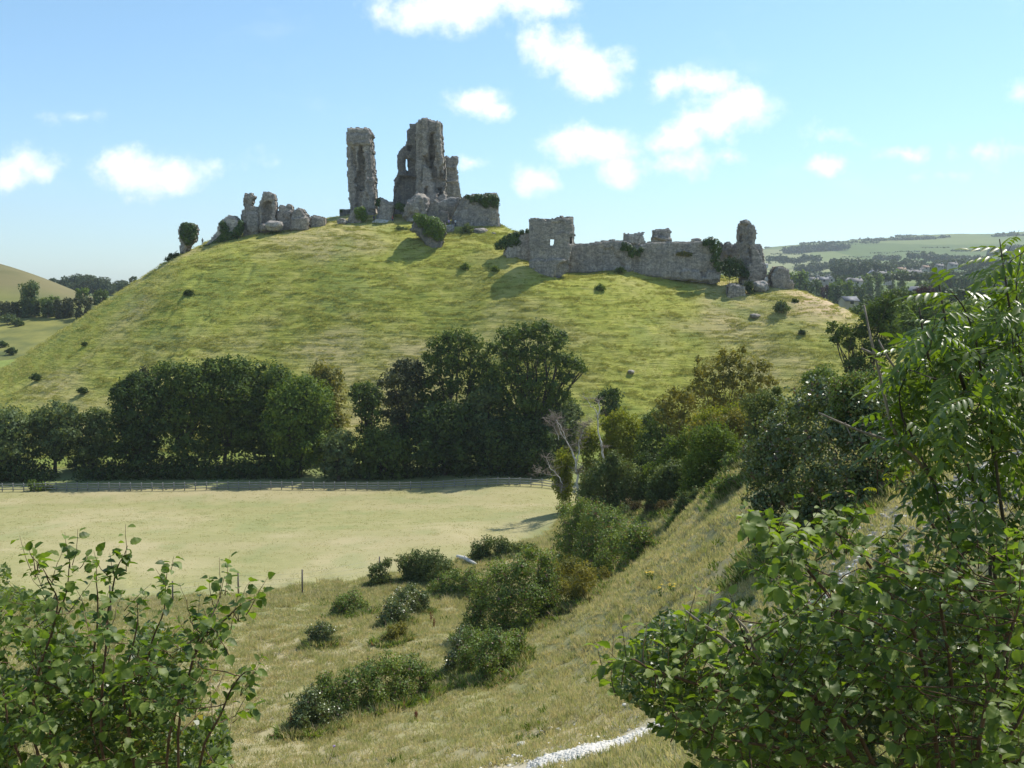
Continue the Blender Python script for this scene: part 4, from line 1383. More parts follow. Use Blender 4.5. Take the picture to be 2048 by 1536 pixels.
boxtree('broadleaf_tree', 'grey-green rounded tree cut by the left edge of the photo', -90, 65, 812, 965, 161, 'blue', n=9)
boxtree('broadleaf_tree', 'grey-green multi-stemmed tree with bare stems showing at its foot, second from the left', 55, 165, 800, 930, 163, 'blue', n=9, extra=[(80, 850, 30), (140, 870, 30), (110, 905, 32), (70, 900, 26)], gap=.5)
boxtree('broadleaf_tree', 'low grey-green tree in the dip before the dark left clump', 140, 232, 812, 950, 165, 'blue', n=8, extra=[(185, 900, 34), (215, 890, 24), (160, 930, 26)])
boxtree('broadleaf_tree', 'dark ragged tree forming the left edge of the left clump', 212, 335, 752, 960, 161, 'dark', n=11, extra=[(250, 790, 30), (275, 765, 24), (240, 860, 34), (285, 880, 45), (305, 820, 34), (270, 930, 34), (235, 905, 22)])
boxtree('thin_tree', 'thin brownish treetop poking above the left edge of the left clump', 262, 330, 728, 820, 168, 'brown', n=5, gap=.7, per=.5)
boxtree('broadleaf_tree', 'tall green tree with a gap of lit hillside showing through its crown', 300, 430, 720, 900, 162, 'oak', n=10, extra=[(345, 745, 26), (330, 800, 28), (410, 830, 28), (375, 900, 50), (345, 850, 30), (400, 760, 24)], gap=.5)
boxtree('broadleaf_tree', 'tallest rounded tree of the left clump with blue-green top', 385, 520, 714, 930, 164, 'oak', n=11, extra=[(430, 745, 30), (470, 740, 34), (440, 820, 45), (490, 870, 45), (420, 900, 40)], gap=.4)
boxtree('broadleaf_tree', 'tree with dark diagonal limb right of the tallest in the left clump', 470, 600, 722, 940, 166, 'oak', n=10, extra=[(510, 745, 28), (560, 760, 28), (520, 890, 46), (560, 900, 46)], gap=.5)
boxtree('broadleaf_tree', 'broad domed green tree at the right of the left clump', 530, 668, 748, 950, 160, 'mid', n=11, extra=[(590, 790, 42), (630, 830, 36), (560, 860, 46), (620, 900, 45), (580, 930, 36)], r0=.4)
boxtree('broadleaf_tree', 'pale olive tree showing behind the right shoulder of the left clump', 600, 692, 728, 960, 169, 'olive', n=10, gap=.5, per=.6, extra=[(655, 765, 30), (675, 840, 26), (640, 740, 22)])
boxtree('broadleaf_tree', 'feathery grey-green bushy tree between the two clumps', 640, 715, 855, 972, 157, 'blue', n=8, gap=.45, extra=[(675, 900, 28), (660, 940, 26), (690, 940, 24)])
boxtree('broadleaf_tree', 'loose small-topped tree at the left end of the right clump', 700, 772, 762, 860, 163, 'oak', n=6, gap=.6, per=.6, extra=[(725, 785, 20), (745, 800, 22), (715, 775, 12), (735, 860, 24)])
boxtree('broadleaf_tree', 'dark green lower tree at the left of the right clump', 705, 830, 850, 972, 158, 'oak', n=10, extra=[(760, 880, 34), (735, 910, 28), (790, 910, 40), (750, 950, 26), (800, 950, 30), (725, 945, 22)])
boxtree('drooping_tree', 'dark brownish drooping tree in the right clump', 765, 858, 712, 900, 162, 'brown', n=9, sag=1.8, gap=.3, extra=[(800, 745, 24), (825, 735, 22), (785, 800, 22), (800, 860, 30)])
tree('broadleaf_tree', 'tall open-crowned green tree left of the biggest oak', 'tree',
     [(885, 692, 30), (915, 678, 28), (945, 690, 28), (870, 725, 28), (905, 720, 34), (955, 725, 28), (860, 765, 26), (900, 775, 30), (945, 760, 22), (880, 815, 34), (930, 820, 34), (905, 870, 40), (985, 700, 20), (860, 850, 36), (955, 860, 36), (900, 740, 34), (960, 790, 34), (975, 740, 26), (850, 800, 30)], 163, 905, 'oak', .33, .75, .4, gap=.45)
tree('oak_tree', 'biggest oak of the belt with a broad wind-swept crown reaching right', 'tree',
     [(1015, 680, 28), (1045, 668, 26), (1080, 668, 30), (1112, 685, 28), (1030, 715, 32), (1075, 710, 34), (1120, 725, 26), (1148, 728, 22), (1165, 738, 12), (1130, 755, 20), (1040, 760, 30), (1082, 765, 34), (1105, 790, 22), (1060, 815, 36), (1020, 740, 24), (1000, 790, 36), (1050, 800, 38), (1105, 820, 30), (985, 760, 26), (1130, 790, 18), (1010, 850, 40), (1070, 850, 40)], 160, 1064, 'oak', .34, .75, .6, gap=.4, fork=.3, flat=1.1)
boxtree('broadleaf_tree', 'dense dark tree filling the middle of the right clump', 820, 960, 800, 960, 158, 'dark', n=11, extra=[(860, 850, 46), (910, 870, 46), (860, 920, 46), (920, 930, 42)])
boxtree('silvery_tree', 'silvery blue-green small tree in the middle of the right clump', 925, 1015, 765, 920, 159, 'blue', n=9, extra=[(970, 800, 30), (975, 850, 36), (950, 900, 30), (990, 900, 32)])
boxtree('broadleaf_tree', 'dark under-tree beneath the biggest oak', 950, 1105, 830, 975, 157, 'dark', n=12, extra=[(1000, 900, 46), (1050, 880, 46), (1080, 930, 40), (1020, 940, 36), (970, 940, 32), (1090, 870, 34)])
boxtree('broadleaf_tree', 'grey-green tree just right of the biggest oak above the dead trees', 1095, 1175, 795, 930, 161, 'blue', n=9, extra=[(1125, 840, 32), (1140, 880, 34), (1110, 900, 30)])
boxtree('broadleaf_tree', 'small dark round-headed tree standing at the hill foot right of the dead trees', 1192, 1248, 772, 860, 158, 'dark', n=6, gap=.4)
# dark undergrowth at the foot of the belt
for (x0, x1, yt, lb) in ((-40, 110, 925, 'dark undergrowth below the leftmost grey-green trees'), (150, 300, 935, 'dark undergrowth at the foot of the left clump edge'), (290, 450, 925, 'dark undergrowth below the tall left clump trees'),
                         (440, 600, 925, 'dark undergrowth under the domed tree side of the left clump'), (690, 850, 935, 'dark undergrowth behind the rail fence left of the right clump'), (840, 1000, 930, 'dark undergrowth behind the rail fence in mid right clump'), (990, 1120, 935, 'dark undergrowth behind the rail fence under the biggest oak')):
    sp = [(x, yt + 28 + 10 * math.sin(x * .3), 30) for x in np.linspace(x0 + 20, x1 - 20, 7)]
    bush('undergrowth', lb, 'undergrowth', sp, 160, (x0 + x1) / 2, 'dark', .34, .7, rad=.05)
bush('shrub', 'low green shrub growing through the rail fence near the left clump', 'shrub', [(70, 975, 12), (84, 978, 12), (96, 980, 9)], 153, 84, 'mid', .25, rad=.03)

# ------------------------------------------------------------------ rail fence at the far side of the meadow
fence_px = [(-60, 152.5), (0, 152.5), (110, 152.5), (230, 152), (380, 152), (520, 152), (660, 151), (800, 150.5), (950, 150), (1110, 149.5), (1150, 149)]
fp = [G(p, y) for p, y in fence_px]
ft = thing('rail_fence', 'long weathered post and rail fence along the far edge of the meadow', 'fence', fp[5])
path = [fp[0]]
acc_ = 0
posts = []
seg = [np.linalg.norm((b - a)[:2]) for a, b in zip(fp[:-1], fp[1:])]
total = sum(seg)
npost = int(total / 1.62)
for i in range(npost + 1):
    s = i / npost * total
    for a, b, L_ in zip(fp[:-1], fp[1:], seg):
        if s <= L_ + 1e-6:
            q = a + (b - a) * (s / L_)
            break
        s -= L_
    q = np.array((q[0], q[1], g1(q[0], q[1])))
    posts.append(q)


def box_mb(mb, c, size, rot=0.0, tilt=(0, 0)):
    sx, sy, sz = np.array(size) / 2
    v = np.array([(x, y, z) for x in (-sx, sx) for y in (-sy, sy) for z in (-sz, sz)])
    v[:, 0] += tilt[0] * (v[:, 2] + sz)
    v[:, 1] += tilt[1] * (v[:, 2] + sz)
    c_, s_ = math.cos(rot), math.sin(rot)
    v = np.stack((v[:, 0] * c_ - v[:, 1] * s_, v[:, 0] * s_ + v[:, 1] * c_, v[:, 2]), 1) + c
    mb.add(v, [[0, 1, 3, 2], [4, 6, 7, 5], [0, 4, 5, 1], [2, 3, 7, 6], [0, 2, 6, 4], [1, 5, 7, 3]])


pm = MB()
box_mb(pm, np.array((0, 0, .55)), (.12, .10, 1.5), 0)
pme = pm.mesh('post', M['rail'])
rmb = MB()
box_mb(rmb, np.array((0, 0, 0)), (1.0, .045, .12))
rme = rmb.mesh('rail', M['rail'])
frng = nrng()
org = np.array(ft.location)
for i, q in enumerate(posts):
    o = bpy.data.objects.new('post', pme)
    COL.objects.link(o)
    o.parent = ft
    o.location = tuple(q - org)
    o.rotation_euler = (frng.normal() * .015, frng.normal() * .02, 0)
    if i + 1 < len(posts):
        d = posts[i + 1] - q
        for h in (.35, .72, 1.1):
            o = bpy.data.objects.new('rail', rme)
            COL.objects.link(o)
            o.parent = ft
            o.location = tuple((q + posts[i + 1]) / 2 + (0, -.07, h + frng.normal() * .012) - org)
            o.scale = (np.linalg.norm(d), 1, 1)
            o.rotation_euler = (0, -math.atan2(d[2], np.hypot(d[0], d[1])), math.atan2(d[1], d[0]))

# ------------------------------------------------------------------ near wire fence posts
NP = [(222, 1240, 1168, 'partly leaf-hidden fence post, leftmost, behind the foreground hazel'), (346, 1206, 1160, 'thin fence post just behind the tips of the foreground hazel, second from the left'),
      (477, 1192, 1143, 'weathered fence post alone against the meadow edge, third from the left'), (605, 1190, 1137, 'weathered fence post in open grass right of the third one at the meadow edge'),
      (759, 1146, 1112, 'weathered fence post rising out of dark scrub beside the gorse')]
pts_w = []
for (px_, pb, ptp, lb) in NP:
    h = hit(px_, pb, 40)
    mb = MB()
    Hh = (pb - ptp) / F_PX * h[1]
    tube(mb, [h - (0, 0, .3), h + (0, 0, Hh * .5), h + (.02, 0, Hh)], [.07, .068, .06], 8)
    solo('fence_post', mb, M['post'], lb, 'fence post', h, 'posts of the near wire fence', True)
    pts_w.append(h + (0, 0, Hh * .85))
wb = MB()
for dz in (0, -.4, -.8):
    for a, b in zip(pts_w[:-1], pts_w[1:]):
        tube(wb, [a + (0, -.07, dz), (a + b) / 2 + (0, -.07, dz - .04), b + (0, -.07, dz)], .006, 3)
solo('fence_wire', wb, M['wire'], 'thin wire strands strung between the near fence posts', 'fence wire', pts_w[2], kind='stuff')

# ------------------------------------------------------------------ dead trees at the meadow corner
YD = 118.0


def dead(name, label, lines, Y, basepx, twigs=60, mat='dead', tw=1.0):
    rng = nrng()
    base = P(lines[0][0][0], lines[0][0][1], Y)
    t = thing(name, label, 'dead tree', base)
    mb, tb = MB(), MB()
    for i, ln in enumerate(lines):
        pts = np.array([P(a, b, Y + (c if len(q_) > 3 else 0)) for q_ in ln for (a, b, c) in [(q_[0], q_[1], q_[3] if len(q_) > 3 else 0)]])
        rad = [q_[2] * .68 * Y / F_PX for q_ in ln]
        # refine the polyline
        tt = np.linspace(0, len(pts) - 1, (len(pts) - 1) * 3 + 1)
        pp = np.stack([np.interp(tt, range(len(pts)), pts[:, k]) for k in range(3)], 1)
        pp[1:-1] += rng.normal(size=(len(pp) - 2, 3)) * .06
        rd = np.interp(tt, range(len(pts)), rad)
        tube(mb, pp, rd, 6)
        for _ in range(twigs // len(lines)):
            k = rng.randint(len(pp) // 3, len(pp))
            d = rand_dirs(1, rng)[0]
            d[2] = abs(d[2]) * .8
            L_ = rng.uniform(.4, 1.3) * tw
            e = pp[k] + d * L_
            q = bez(pp[k], e, .12, rng, 5)
            tube(tb, q, np.linspace(.03, .01, 5), 3)
            for _ in range(3):
                m_ = q[rng.randint(1, 5)]
                tube(tb, bez(m_, m_ + rand_dirs(1, rng)[0] * L_ * .45, .1, rng, 4), np.linspace(.016, .007, 4), 3)
    part('trunk', mb, M[mat], t, True)
    part('twigs', tb, M['palebark'], t, kind='stuff')
    return t


dead('dead_tree', 'bleached bare dead tree with a forked white trunk at the corner of the meadow',
     [[(1157, 1000, 3.6), (1154, 950, 3.4), (1151, 918, 3.0), (1140, 895, 2.0), (1132, 880, 1.6), (1124, 870, 1.4), (1114, 845, 1.1), (1106, 835, .7)],
      [(1153, 925, 2.2), (1156, 905, 1.8), (1158, 885, 1.2), (1166, 862, .9), (1180, 845, .6)],
      [(1133, 882, 1.4), (1124, 858, 1.3), (1112, 840, 1.6), (1107, 835, 1.6)],
      [(1118, 880, 1.2), (1116, 868, 1.3), (1108, 855, 1.0), (1098, 845, .6)],
      [(1156, 900, 1.0), (1164, 866, .8), (1168, 848, .5)],
      [(1156, 948, 1.2), (1160, 940, .9)]], YD, 1157, 260, tw=1.2)
dead('dead_tree', 'taller white dead trunk with a forked top rising out of the bright ivy-green thicket',
     [[(1212, 960, 2.0), (1206, 905, 3.4), (1202, 885, 3.0), (1198, 868, 2.0), (1196, 845, 1.8), (1196, 828, 1.6), (1190, 820, 1.2), (1182, 812, 1.0), (1175, 800, .6), (1168, 793, .4)],
      [(1197, 830, 1.5), (1199, 815, 1.5), (1198, 802, 1.2), (1190, 798, .7), (1180, 796, .3)],
      [(1203, 900, 1.0), (1213, 892, .5)]], YD, 1210, 60, tw=.8)
dead('dead_branch', 'fallen grey dead branch with fine twigs leaning by the end of the rail fence',
     [[(1125, 968, 1.6), (1118, 955, 1.5), (1108, 942, 1.3), (1100, 935, .8), (1092, 915, .5)], [(1122, 985, 1.4), (1124, 970, 1.2)], [(1112, 950, .6), (1095, 948, .4), (1075, 946, .2)]], YD, 1122, 80, tw=1.3)

# ------------------------------------------------------------------ thicket to the right of the dead trees
bush('evergreen_bush', 'bright lime-lit evergreen dome behind the taller dead trunk', 'bush',
     [(1215, 850, 18), (1240, 838, 20), (1262, 850, 20), (1228, 870, 22), (1255, 878, 24), (1280, 868, 14), (1240, 900, 22), (1270, 900, 18), (1215, 885, 16)], 121, 1245, 'lime', .2, .9, rad=.04, gap=.15)
bush('evergreen_bush', 'small lime-topped evergreen clump at the foot of the forked dead tree', 'bush',
     [(1128, 915, 16), (1138, 930, 18), (1120, 930, 13), (1130, 945, 14), (1170, 885, 14), (1180, 870, 13), (1186, 890, 14), (1175, 905, 16), (1180, 930, 16)], 120, 1150, 'lime', .2, .9, rad=.04, gap=.15)
tree('hedge_tree', 'dark green tree behind the right side of the lime evergreen dome', 'tree', [(1300, 880, 30), (1290, 905, 26), (1330, 870, 28), (1310, 840, 22), (1320, 910, 28), (1285, 935, 22), (1345, 900, 26)], 116, 1315, 'oak', .22, .8, .15)
tree('hedge_tree', 'grey-green feathery tree between lime dome and the olive tree', 'tree', [(1300, 845, 20), (1290, 860, 18), (1318, 832, 20), (1340, 845, 20)], 126, 1310, 'blue', .22, .7, .15, gap=.5)
tree('willow_tree', 'loose yellow-olive tree rising highest above the right thicket', 'tree',
     [(1410, 745, 22), (1440, 730, 24), (1470, 722, 22), (1500, 735, 24), (1525, 735, 18), (1400, 780, 28), (1435, 770, 30), (1475, 762, 30), (1510, 775, 28), (1540, 765, 16), (1380, 810, 26), (1430, 810, 32), (1480, 810, 30), (1395, 720, 10), (1445, 705, 10), (1485, 700, 10)], 104, 1440, 'olive', .2, .55, .14, gap=.65, jag=.35)
tree('willow_tree', 'lower yellow-olive tree sloping left from the highest olive one', 'tree',
     [(1330, 810, 22), (1350, 795, 24), (1375, 800, 22), (1340, 835, 26), (1375, 840, 28), (1355, 865, 24), (1318, 835, 14)], 100, 1350, 'olive', .2, .6, .12, gap=.6, jag=.3)
bush('thicket', 'fresh green leafy thicket on the crest left of the big bramble mound', 'bush',
     [(1400, 880, 28), (1430, 870, 28), (1455, 890, 26), (1410, 910, 28), (1440, 925, 28), (1390, 925, 24), (1470, 920, 22), (1420, 950, 22), (1455, 950, 20)], 74, 1430, 'mid', .14, .8, auto=False, rad=.03)
bush('thicket', 'yellowish leafy growth between olive trees and big bramble mound', 'bush',
     [(1450, 850, 22), (1480, 840, 24), (1500, 860, 22), (1475, 870, 24), (1430, 850, 18), (1395, 860, 16)], 82, 1465, 'olive', .15, .7, auto=False, rad=.03, gap=.45)
bush('gorse_bush', 'dark green gorse spikes on the left top of the big bramble mound', 'gorse',
     [(1500, 810, 22), (1530, 800, 22), (1550, 815, 20), (1515, 835, 24), (1545, 845, 22), (1555, 785, 8), (1510, 865, 22)], 60, 1525, 'gorse', .11, .9, auto=False, rad=.03, gap=.4)
bush('gorse_bush', 'large spiky grey-green gorse bank right of the dead trees', 'gorse',
     [(1185, 960, 24), (1205, 940, 24), (1235, 935, 24), (1262, 950, 24), (1200, 975, 24), (1240, 975, 28), (1280, 985, 24), (1300, 975, 18), (1170, 985, 18), (1260, 1000, 22), (1225, 915, 12), (1310, 1000, 16)], 92, 1230, 'gorse', .15, .85, auto=False, rad=.04, gap=.4, jag=.3)
bush('gorse_bush', 'grey-green gorse spires in front of the fresh green thicket', 'gorse',
     [(1325, 950, 20), (1345, 940, 20), (1310, 965, 16), (1340, 970, 22), (1370, 960, 20), (1360, 985, 20), (1330, 992, 18), (1385, 985, 14)], 80, 1345, 'gorse', .14, .85, auto=False, rad=.03, gap=.4, jag=.3)
bush('gorse_bush', 'brown dying gorse skirt under the large grey-green gorse bank', 'gorse', [(1255, 1012, 12), (1275, 1018, 12), (1300, 1020, 12), (1325, 1015, 12), (1345, 1010, 10)], 84, 1300, 'gorsebrown', .13, .7, rad=.03, gap=.4)
bush('bramble_bush', 'bushy green bramble on the crest line under the fresh green thicket', 'bramble', [(1400, 975, 16), (1425, 980, 16), (1375, 1000, 12), (1450, 975, 14)], 72, 1410, 'mid', .12, .8, rad=.02)

for lb, sp, Y, bx_, mt, lf in (
    ('fresh green bushy mass spilling down the crest beside the upper gorse', [(1360, 905, 24), (1335, 915, 20), (1380, 880, 22), (1300, 945, 18), (1370, 935, 22), (1345, 890, 18)], 92, 1350, 'mid', .15),
    ('leafy bush between fresh thicket and the foot of the big bramble mound', [(1470, 940, 18), (1490, 925, 20), (1500, 900, 20), (1485, 955, 14), (1460, 925, 16)], 66, 1482, 'bramble', .12),
    ('yellow-green bush rising above the fresh thicket on the crest', [(1420, 835, 20), (1445, 840, 22), (1400, 850, 18), (1465, 825, 16)], 84, 1430, 'lime', .15),
    ('rounded green bush on the upper bank left of the huge dark mound', [(1440, 975, 16), (1455, 965, 16), (1470, 978, 14), (1450, 988, 13)], 60, 1455, 'bramble', .11),
    ('low scrubby bush on the bank crest below the grey-green spires', [(1375, 1000, 14), (1395, 992, 15), (1412, 1002, 12), (1360, 1010, 10)], 70, 1390, 'gorse', .11),
    ('dark bush in the hollow right of the lime evergreen dome', [(1290, 925, 20), (1315, 930, 20), (1335, 915, 18), (1275, 940, 16)], 104, 1305, 'dark', .18),
    ('grey-green scrub linking the gorse bank and the corner bramble', [(1270, 1030, 14), (1290, 1040, 14), (1310, 1035, 12), (1250, 1020, 12)], 84, 1285, 'gorse', .13)):
    bush('thicket', lb, 'bush', sp, Y, bx_, mt, lf, .8, rad=.03, auto=False)

# ------------------------------------------------------------------ bramble mounds down the bank
bush('bramble_bush', 'large domed bramble bush at the meadow corner below the gorse bank', 'bramble',
     [(1150, 1050, 34), (1190, 1035, 34), (1225, 1050, 34), (1140, 1085, 34), (1185, 1085, 40), (1235, 1085, 38), (1270, 1070, 30), (1130, 1020, 18), (1215, 1120, 26), (1265, 1105, 28), (1165, 1010, 16), (1290, 1080, 18), (1250, 1130, 14)], 78, 1200, 'bramble', .12, .85, rad=.02)
bush('bramble_bush', 'big rounded green bramble bush in the middle of the bank', 'bramble',
     [(960, 1170, 28), (1000, 1150, 32), (1045, 1140, 32), (965, 1205, 34), (1010, 1200, 40), (1060, 1190, 38), (950, 1235, 22), (1000, 1235, 28), (1050, 1235, 24), (1090, 1150, 26), (1090, 1120, 22), (1060, 1110, 18), (1110, 1210, 16)], 64, 1010, 'bramble', .11, .85, rad=.02)
bush('bramble_bush', 'brownish thin-leaved bush leaning on the right of the big rounded bramble', 'bush',
     [(1110, 1145, 26), (1140, 1135, 26), (1170, 1150, 26), (1120, 1180, 26), (1155, 1185, 26), (1190, 1175, 20), (1210, 1150, 14)], 61, 1150, 'olive', .09, .65, rad=.015, gap=.5)
bush('gorse_bush', 'dark gorse bush by the fence post at the meadow edge', 'gorse',
     [(810, 1130, 20), (835, 1118, 20), (865, 1122, 22), (890, 1135, 20), (850, 1140, 22), (820, 1148, 16), (875, 1150, 18)], 80, 850, 'gorse', .12, .95, rad=.03, gap=.35)
bush('gorse_bush', 'dark ragged scrub wrapped round the fence post left of the gorse bush', 'shrub', [(748, 1140, 12), (762, 1138, 12), (775, 1128, 10), (750, 1160, 14), (770, 1158, 12)], 82, 758, 'gorse', .12, .7, rad=.03, gap=.5)
bush('gorse_bush', 'low dark gorse patch above the white log', 'gorse', [(955, 1095, 14), (980, 1088, 16), (1005, 1090, 14), (970, 1108, 14), (1020, 1100, 14), (1040, 1098, 12), (1060, 1100, 12)], 86, 990, 'gorse', .13, .8, rad=.03)
bush('bramble_bush', 'weedy low scrub between the gorse bush and the white log', 'shrub', [(890, 1160, 16), (915, 1155, 16), (940, 1150, 14), (905, 1178, 14), (925, 1180, 12), (870, 1175, 14)], 76, 905, 'bramble', .11, .7, rad=.02, gap=.4)
bush('bramble_bush', 'small dark bramble dome left of the mid-bank group, near the fourth fence post', 'bramble', [(685, 1205, 18), (705, 1198, 18), (722, 1212, 14), (675, 1220, 14), (695, 1222, 14)], 70, 700, 'bramble', .1, .85, rad=.02)
bush('bramble_bush', 'dark upright bramble clump between the small dome and the big rounded bramble', 'bramble', [(785, 1215, 20), (805, 1195, 20), (825, 1185, 16), (775, 1235, 18), (800, 1230, 20), (830, 1210, 18), (845, 1195, 12)], 67, 805, 'bramdark', .1, .85, rad=.02)
bush('bramble_bush', 'smallest dark bramble clump alone on the left of the bank', 'bramble', [(625, 1268, 14), (642, 1258, 16), (658, 1264, 12), (632, 1280, 12), (650, 1280, 10)], 60, 640, 'bramdark', .09, .85, rad=.02)
bush('bramble_bush', 'long low bramble mound in the left foreground of the bank', 'bramble',
     [(740, 1350, 30), (780, 1335, 32), (820, 1340, 30), (700, 1370, 30), (750, 1385, 30), (800, 1375, 30), (845, 1350, 22), (660, 1385, 26), (690, 1410, 26), (650, 1360, 16), (850, 1370, 14)], 46, 750, 'bramble', .085, .85, rad=.015)
bush('bramble_bush', 'dark leftward tail of the long bramble mound ending at red dock stalks', 'bramble',
     [(625, 1395, 22), (605, 1415, 22), (640, 1425, 26), (600, 1440, 20), (670, 1430, 18), (585, 1450, 12)], 45, 620, 'bramdark', .085, .85, rad=.015)
bush('bramble_bush', 'purplish-topped bush on the bank right above a grassy hump', 'bush',
     [(960, 1300, 30), (990, 1285, 30), (1020, 1290, 26), (945, 1275, 22), (975, 1325, 28), (1010, 1315, 26), (935, 1310, 18), (1035, 1275, 16), (965, 1350, 16)], 49, 980, 'bramble', .085, .75, rad=.015, gap=.4)
bush('bramble_bush', 'dark shaded bramble drop left of the purplish-topped bush', 'bramble', [(915, 1285, 18), (920, 1305, 18), (905, 1320, 16), (900, 1340, 12), (925, 1265, 14)], 52, 912, 'bramdark', .09, .8, rad=.015)
bush('bramble_bush', 'sparse yellow-green weed clump above the long bramble mound', 'weed', [(785, 1265, 12), (800, 1258, 12), (775, 1280, 10)], 57, 790, 'olive', .08, .5, rad=.015, gap=.6)
bush('bramble_bush', 'huge glossy dark bramble mound filling the right side of the bank', 'bramble',
     [(1560, 870, 46), (1600, 825, 46), (1650, 805, 44), (1700, 800, 40), (1740, 820, 42), (1515, 950, 34), (1522, 1005, 32), (1512, 905, 28), (1540, 1045, 26), (1560, 930, 50), (1620, 890, 56), (1690, 870, 56), (1750, 880, 46), (1570, 985, 46), (1640, 960, 56), (1710, 950, 52), (1770, 935, 38), (1800, 890, 28), (1620, 1010, 36), (1680, 1005, 36), (1540, 1010, 28), (1735, 1000, 26), (1790, 850, 24), (1640, 775, 20), (1700, 770, 18)],  # lower left lobes added as dark fill where shadow lies on the grass
     43, 1650, 'bramdark', .12, .8, rad=.012, gap=.55, jag=.34)
bush('bramble_bush', 'reddish-tinged upper bramble sprays behind the huge dark mound', 'bramble', [(1720, 770, 28), (1760, 760, 28), (1790, 780, 26), (1800, 820, 26), (1680, 775, 20), (1820, 850, 20)], 35, 1760, 'bramble', .075, .8, auto=False, rad=.012, gap=.4)

# white log
a, b = hit(915, 1118, 60), hit(952, 1134, 60)
mb = MB()
tube(mb, [a + (0, 0, .25), (a * .6 + b * .4) + (0, 0, .35), b + (0, 0, .22)], [.16, .2, .14], 7)
tube(mb, [(a + b) / 2 + (0, 0, .2), (a + b) / 2 + (-.2, 0, .7)], [.09, .04], 5)
solo('log', mb, M['dead'], 'white bleached log lying in scrub above the big rounded bramble', 'log', a, None, True)

# ------------------------------------------------------------------ right middle distance: tall trees and the wooded valley
tree('oak_tree', 'dark open oak at the right foot of the castle hill, its branches reaching left', 'tree',
     [(1740, 640, 26), (1760, 618, 26), (1725, 665, 24), (1770, 655, 30), (1690, 665, 18), (1672, 680, 14), (1665, 650, 10), (1700, 690, 16), (1745, 700, 30), (1710, 725, 22), (1775, 700, 28), (1700, 745, 14), (1730, 750, 24), (1780, 605, 18), (1660, 662, 9)], 128, 1752, 'oak', .28, 1.0, .35, gap=.25, jag=.3)
RT = [(1790, 1900, 590, 720, 190, 'mid', 'rounded mid-green tree right behind the dark open oak'), (1820, 1960, 640, 780, 150, 'mid', 'broad leafy tree behind the foreground ash, under the village'),
      (1880, 2020, 596, 740, 200, 'mid', 'light green wide tree behind the foreground ash top'), (1960, 2120, 590, 760, 180, 'mid', 'green tree at the right edge of the photo below the village'),
      (1760, 1840, 575, 650, 260, 'oak', 'dark round tree at the near edge of the hay meadow'), (1700, 1770, 600, 680, 240, 'oak', 'dark tree just over the parched shoulder of the hill'),
      (1600, 1680, 730, 810, 125, 'mid', 'green tree low between hill flank and bramble mound'), (1780, 1900, 720, 840, 120, 'oak', 'shadowy tree behind the twigs of the foreground ash'),
      (1870, 1990, 610, 700, 270, 'mid', 'yellow-green hedge tree behind the purple-leaved tree'), (1840, 1895, 560, 600, 420, 'oak', 'small dark tree close right of the purple-leaved tree'),
      (1900, 2050, 740, 860, 90, 'mid', 'leafy bush tree hidden behind the foreground ash stems')]
for x0, x1, yt, yb, Y, mt, lb in RT:
    boxtree('valley_tree', lb, x0, x1, yt, yb, Y, mt, leaf=max(.26, Y * .0019), n=9, per=.75)
boxtree('purple_tree', 'round purple-leaved tree at the edge of the village meadow', 1826, 1872, 570, 606, 330, 'purple', leaf=.5, n=7)
# --- wooded bank at the left
LT = [(40, 80, 560, 604, 385, 'blue', 'tall round grey-green tree standing out of the hedge on the brown hill'), (26, 60, 600, 622, 385, 'dark', 'dark low tree left in the hedge on the brown hill'),
      (80, 122, 590, 616, 384, 'mid', 'bright green tree in the hedge right of the tall round one'), (108, 150, 594, 618, 380, 'brown', 'dark brownish tree in the middle of the valley hedge'),
      (145, 190, 590, 620, 376, 'brown', 'dark tree at the right end of the valley hedge by the castle hill'), (-20, 20, 600, 625, 385, 'brown', 'brownish bush tree at the left photo edge in the valley hedge'),
      (10, 40, 602, 622, 384, 'brown', 'small brownish bush in the hedge second from the photo edge'), (150, 180, 574, 592, 420, 'mid', 'bright green treetop behind the right end of the valley hedge'),
      (185, 220, 578, 600, 420, 'oak', 'small green tree touching the skyline flank of the castle hill'), (58, 82, 598, 616, 382, 'dark', 'dark bush directly below the tall round grey-green tree'), (84, 108, 600, 617, 380, 'dark', 'dark bush below the bright green tree of the valley hedge')]
for x0, x1, yt, yb, Y, mt, lb in LT:
    boxtree('hedge_tree', lb, x0, x1, yt, yb, Y, mt, leaf=.7, n=6, per=.8, r0=.2)
boxtree('skyline_tree', 'lone small tree on the skyline where it meets the castle hill', 258, 275, 552, 566, 520, 'farwood', leaf=.7, n=4, r0=.2)
for px_, py_, r_, mt, lb in ((20, 640, 16, 'blue', 'grey-green scrub patch on the valley slope at far left'), (35, 648, 9, 'dark', 'dark scrub knot in the grey-green patch at far left'), (4, 690, 8, 'dark', 'small dark bush at the photo edge beside the hill flank'), (22, 704, 10, 'dark', 'dark bush against the lower left flank of the castle hill'), (100, 618, 7, 'oak', 'small bush in front of the valley hedge')):
    h = hit(px_, py_ + r_ * .6, 262)
    bush('valley_bush', lb, 'bush', [(px_ - r_ * .5, py_, r_ * .6, 0, .7), (px_ + r_ * .5, py_ + 1, r_ * .6, 0, .6), (px_, py_ - r_ * .15, r_ * .6, 0, .8)], h[1], px_, mt, .5, rad=.05)


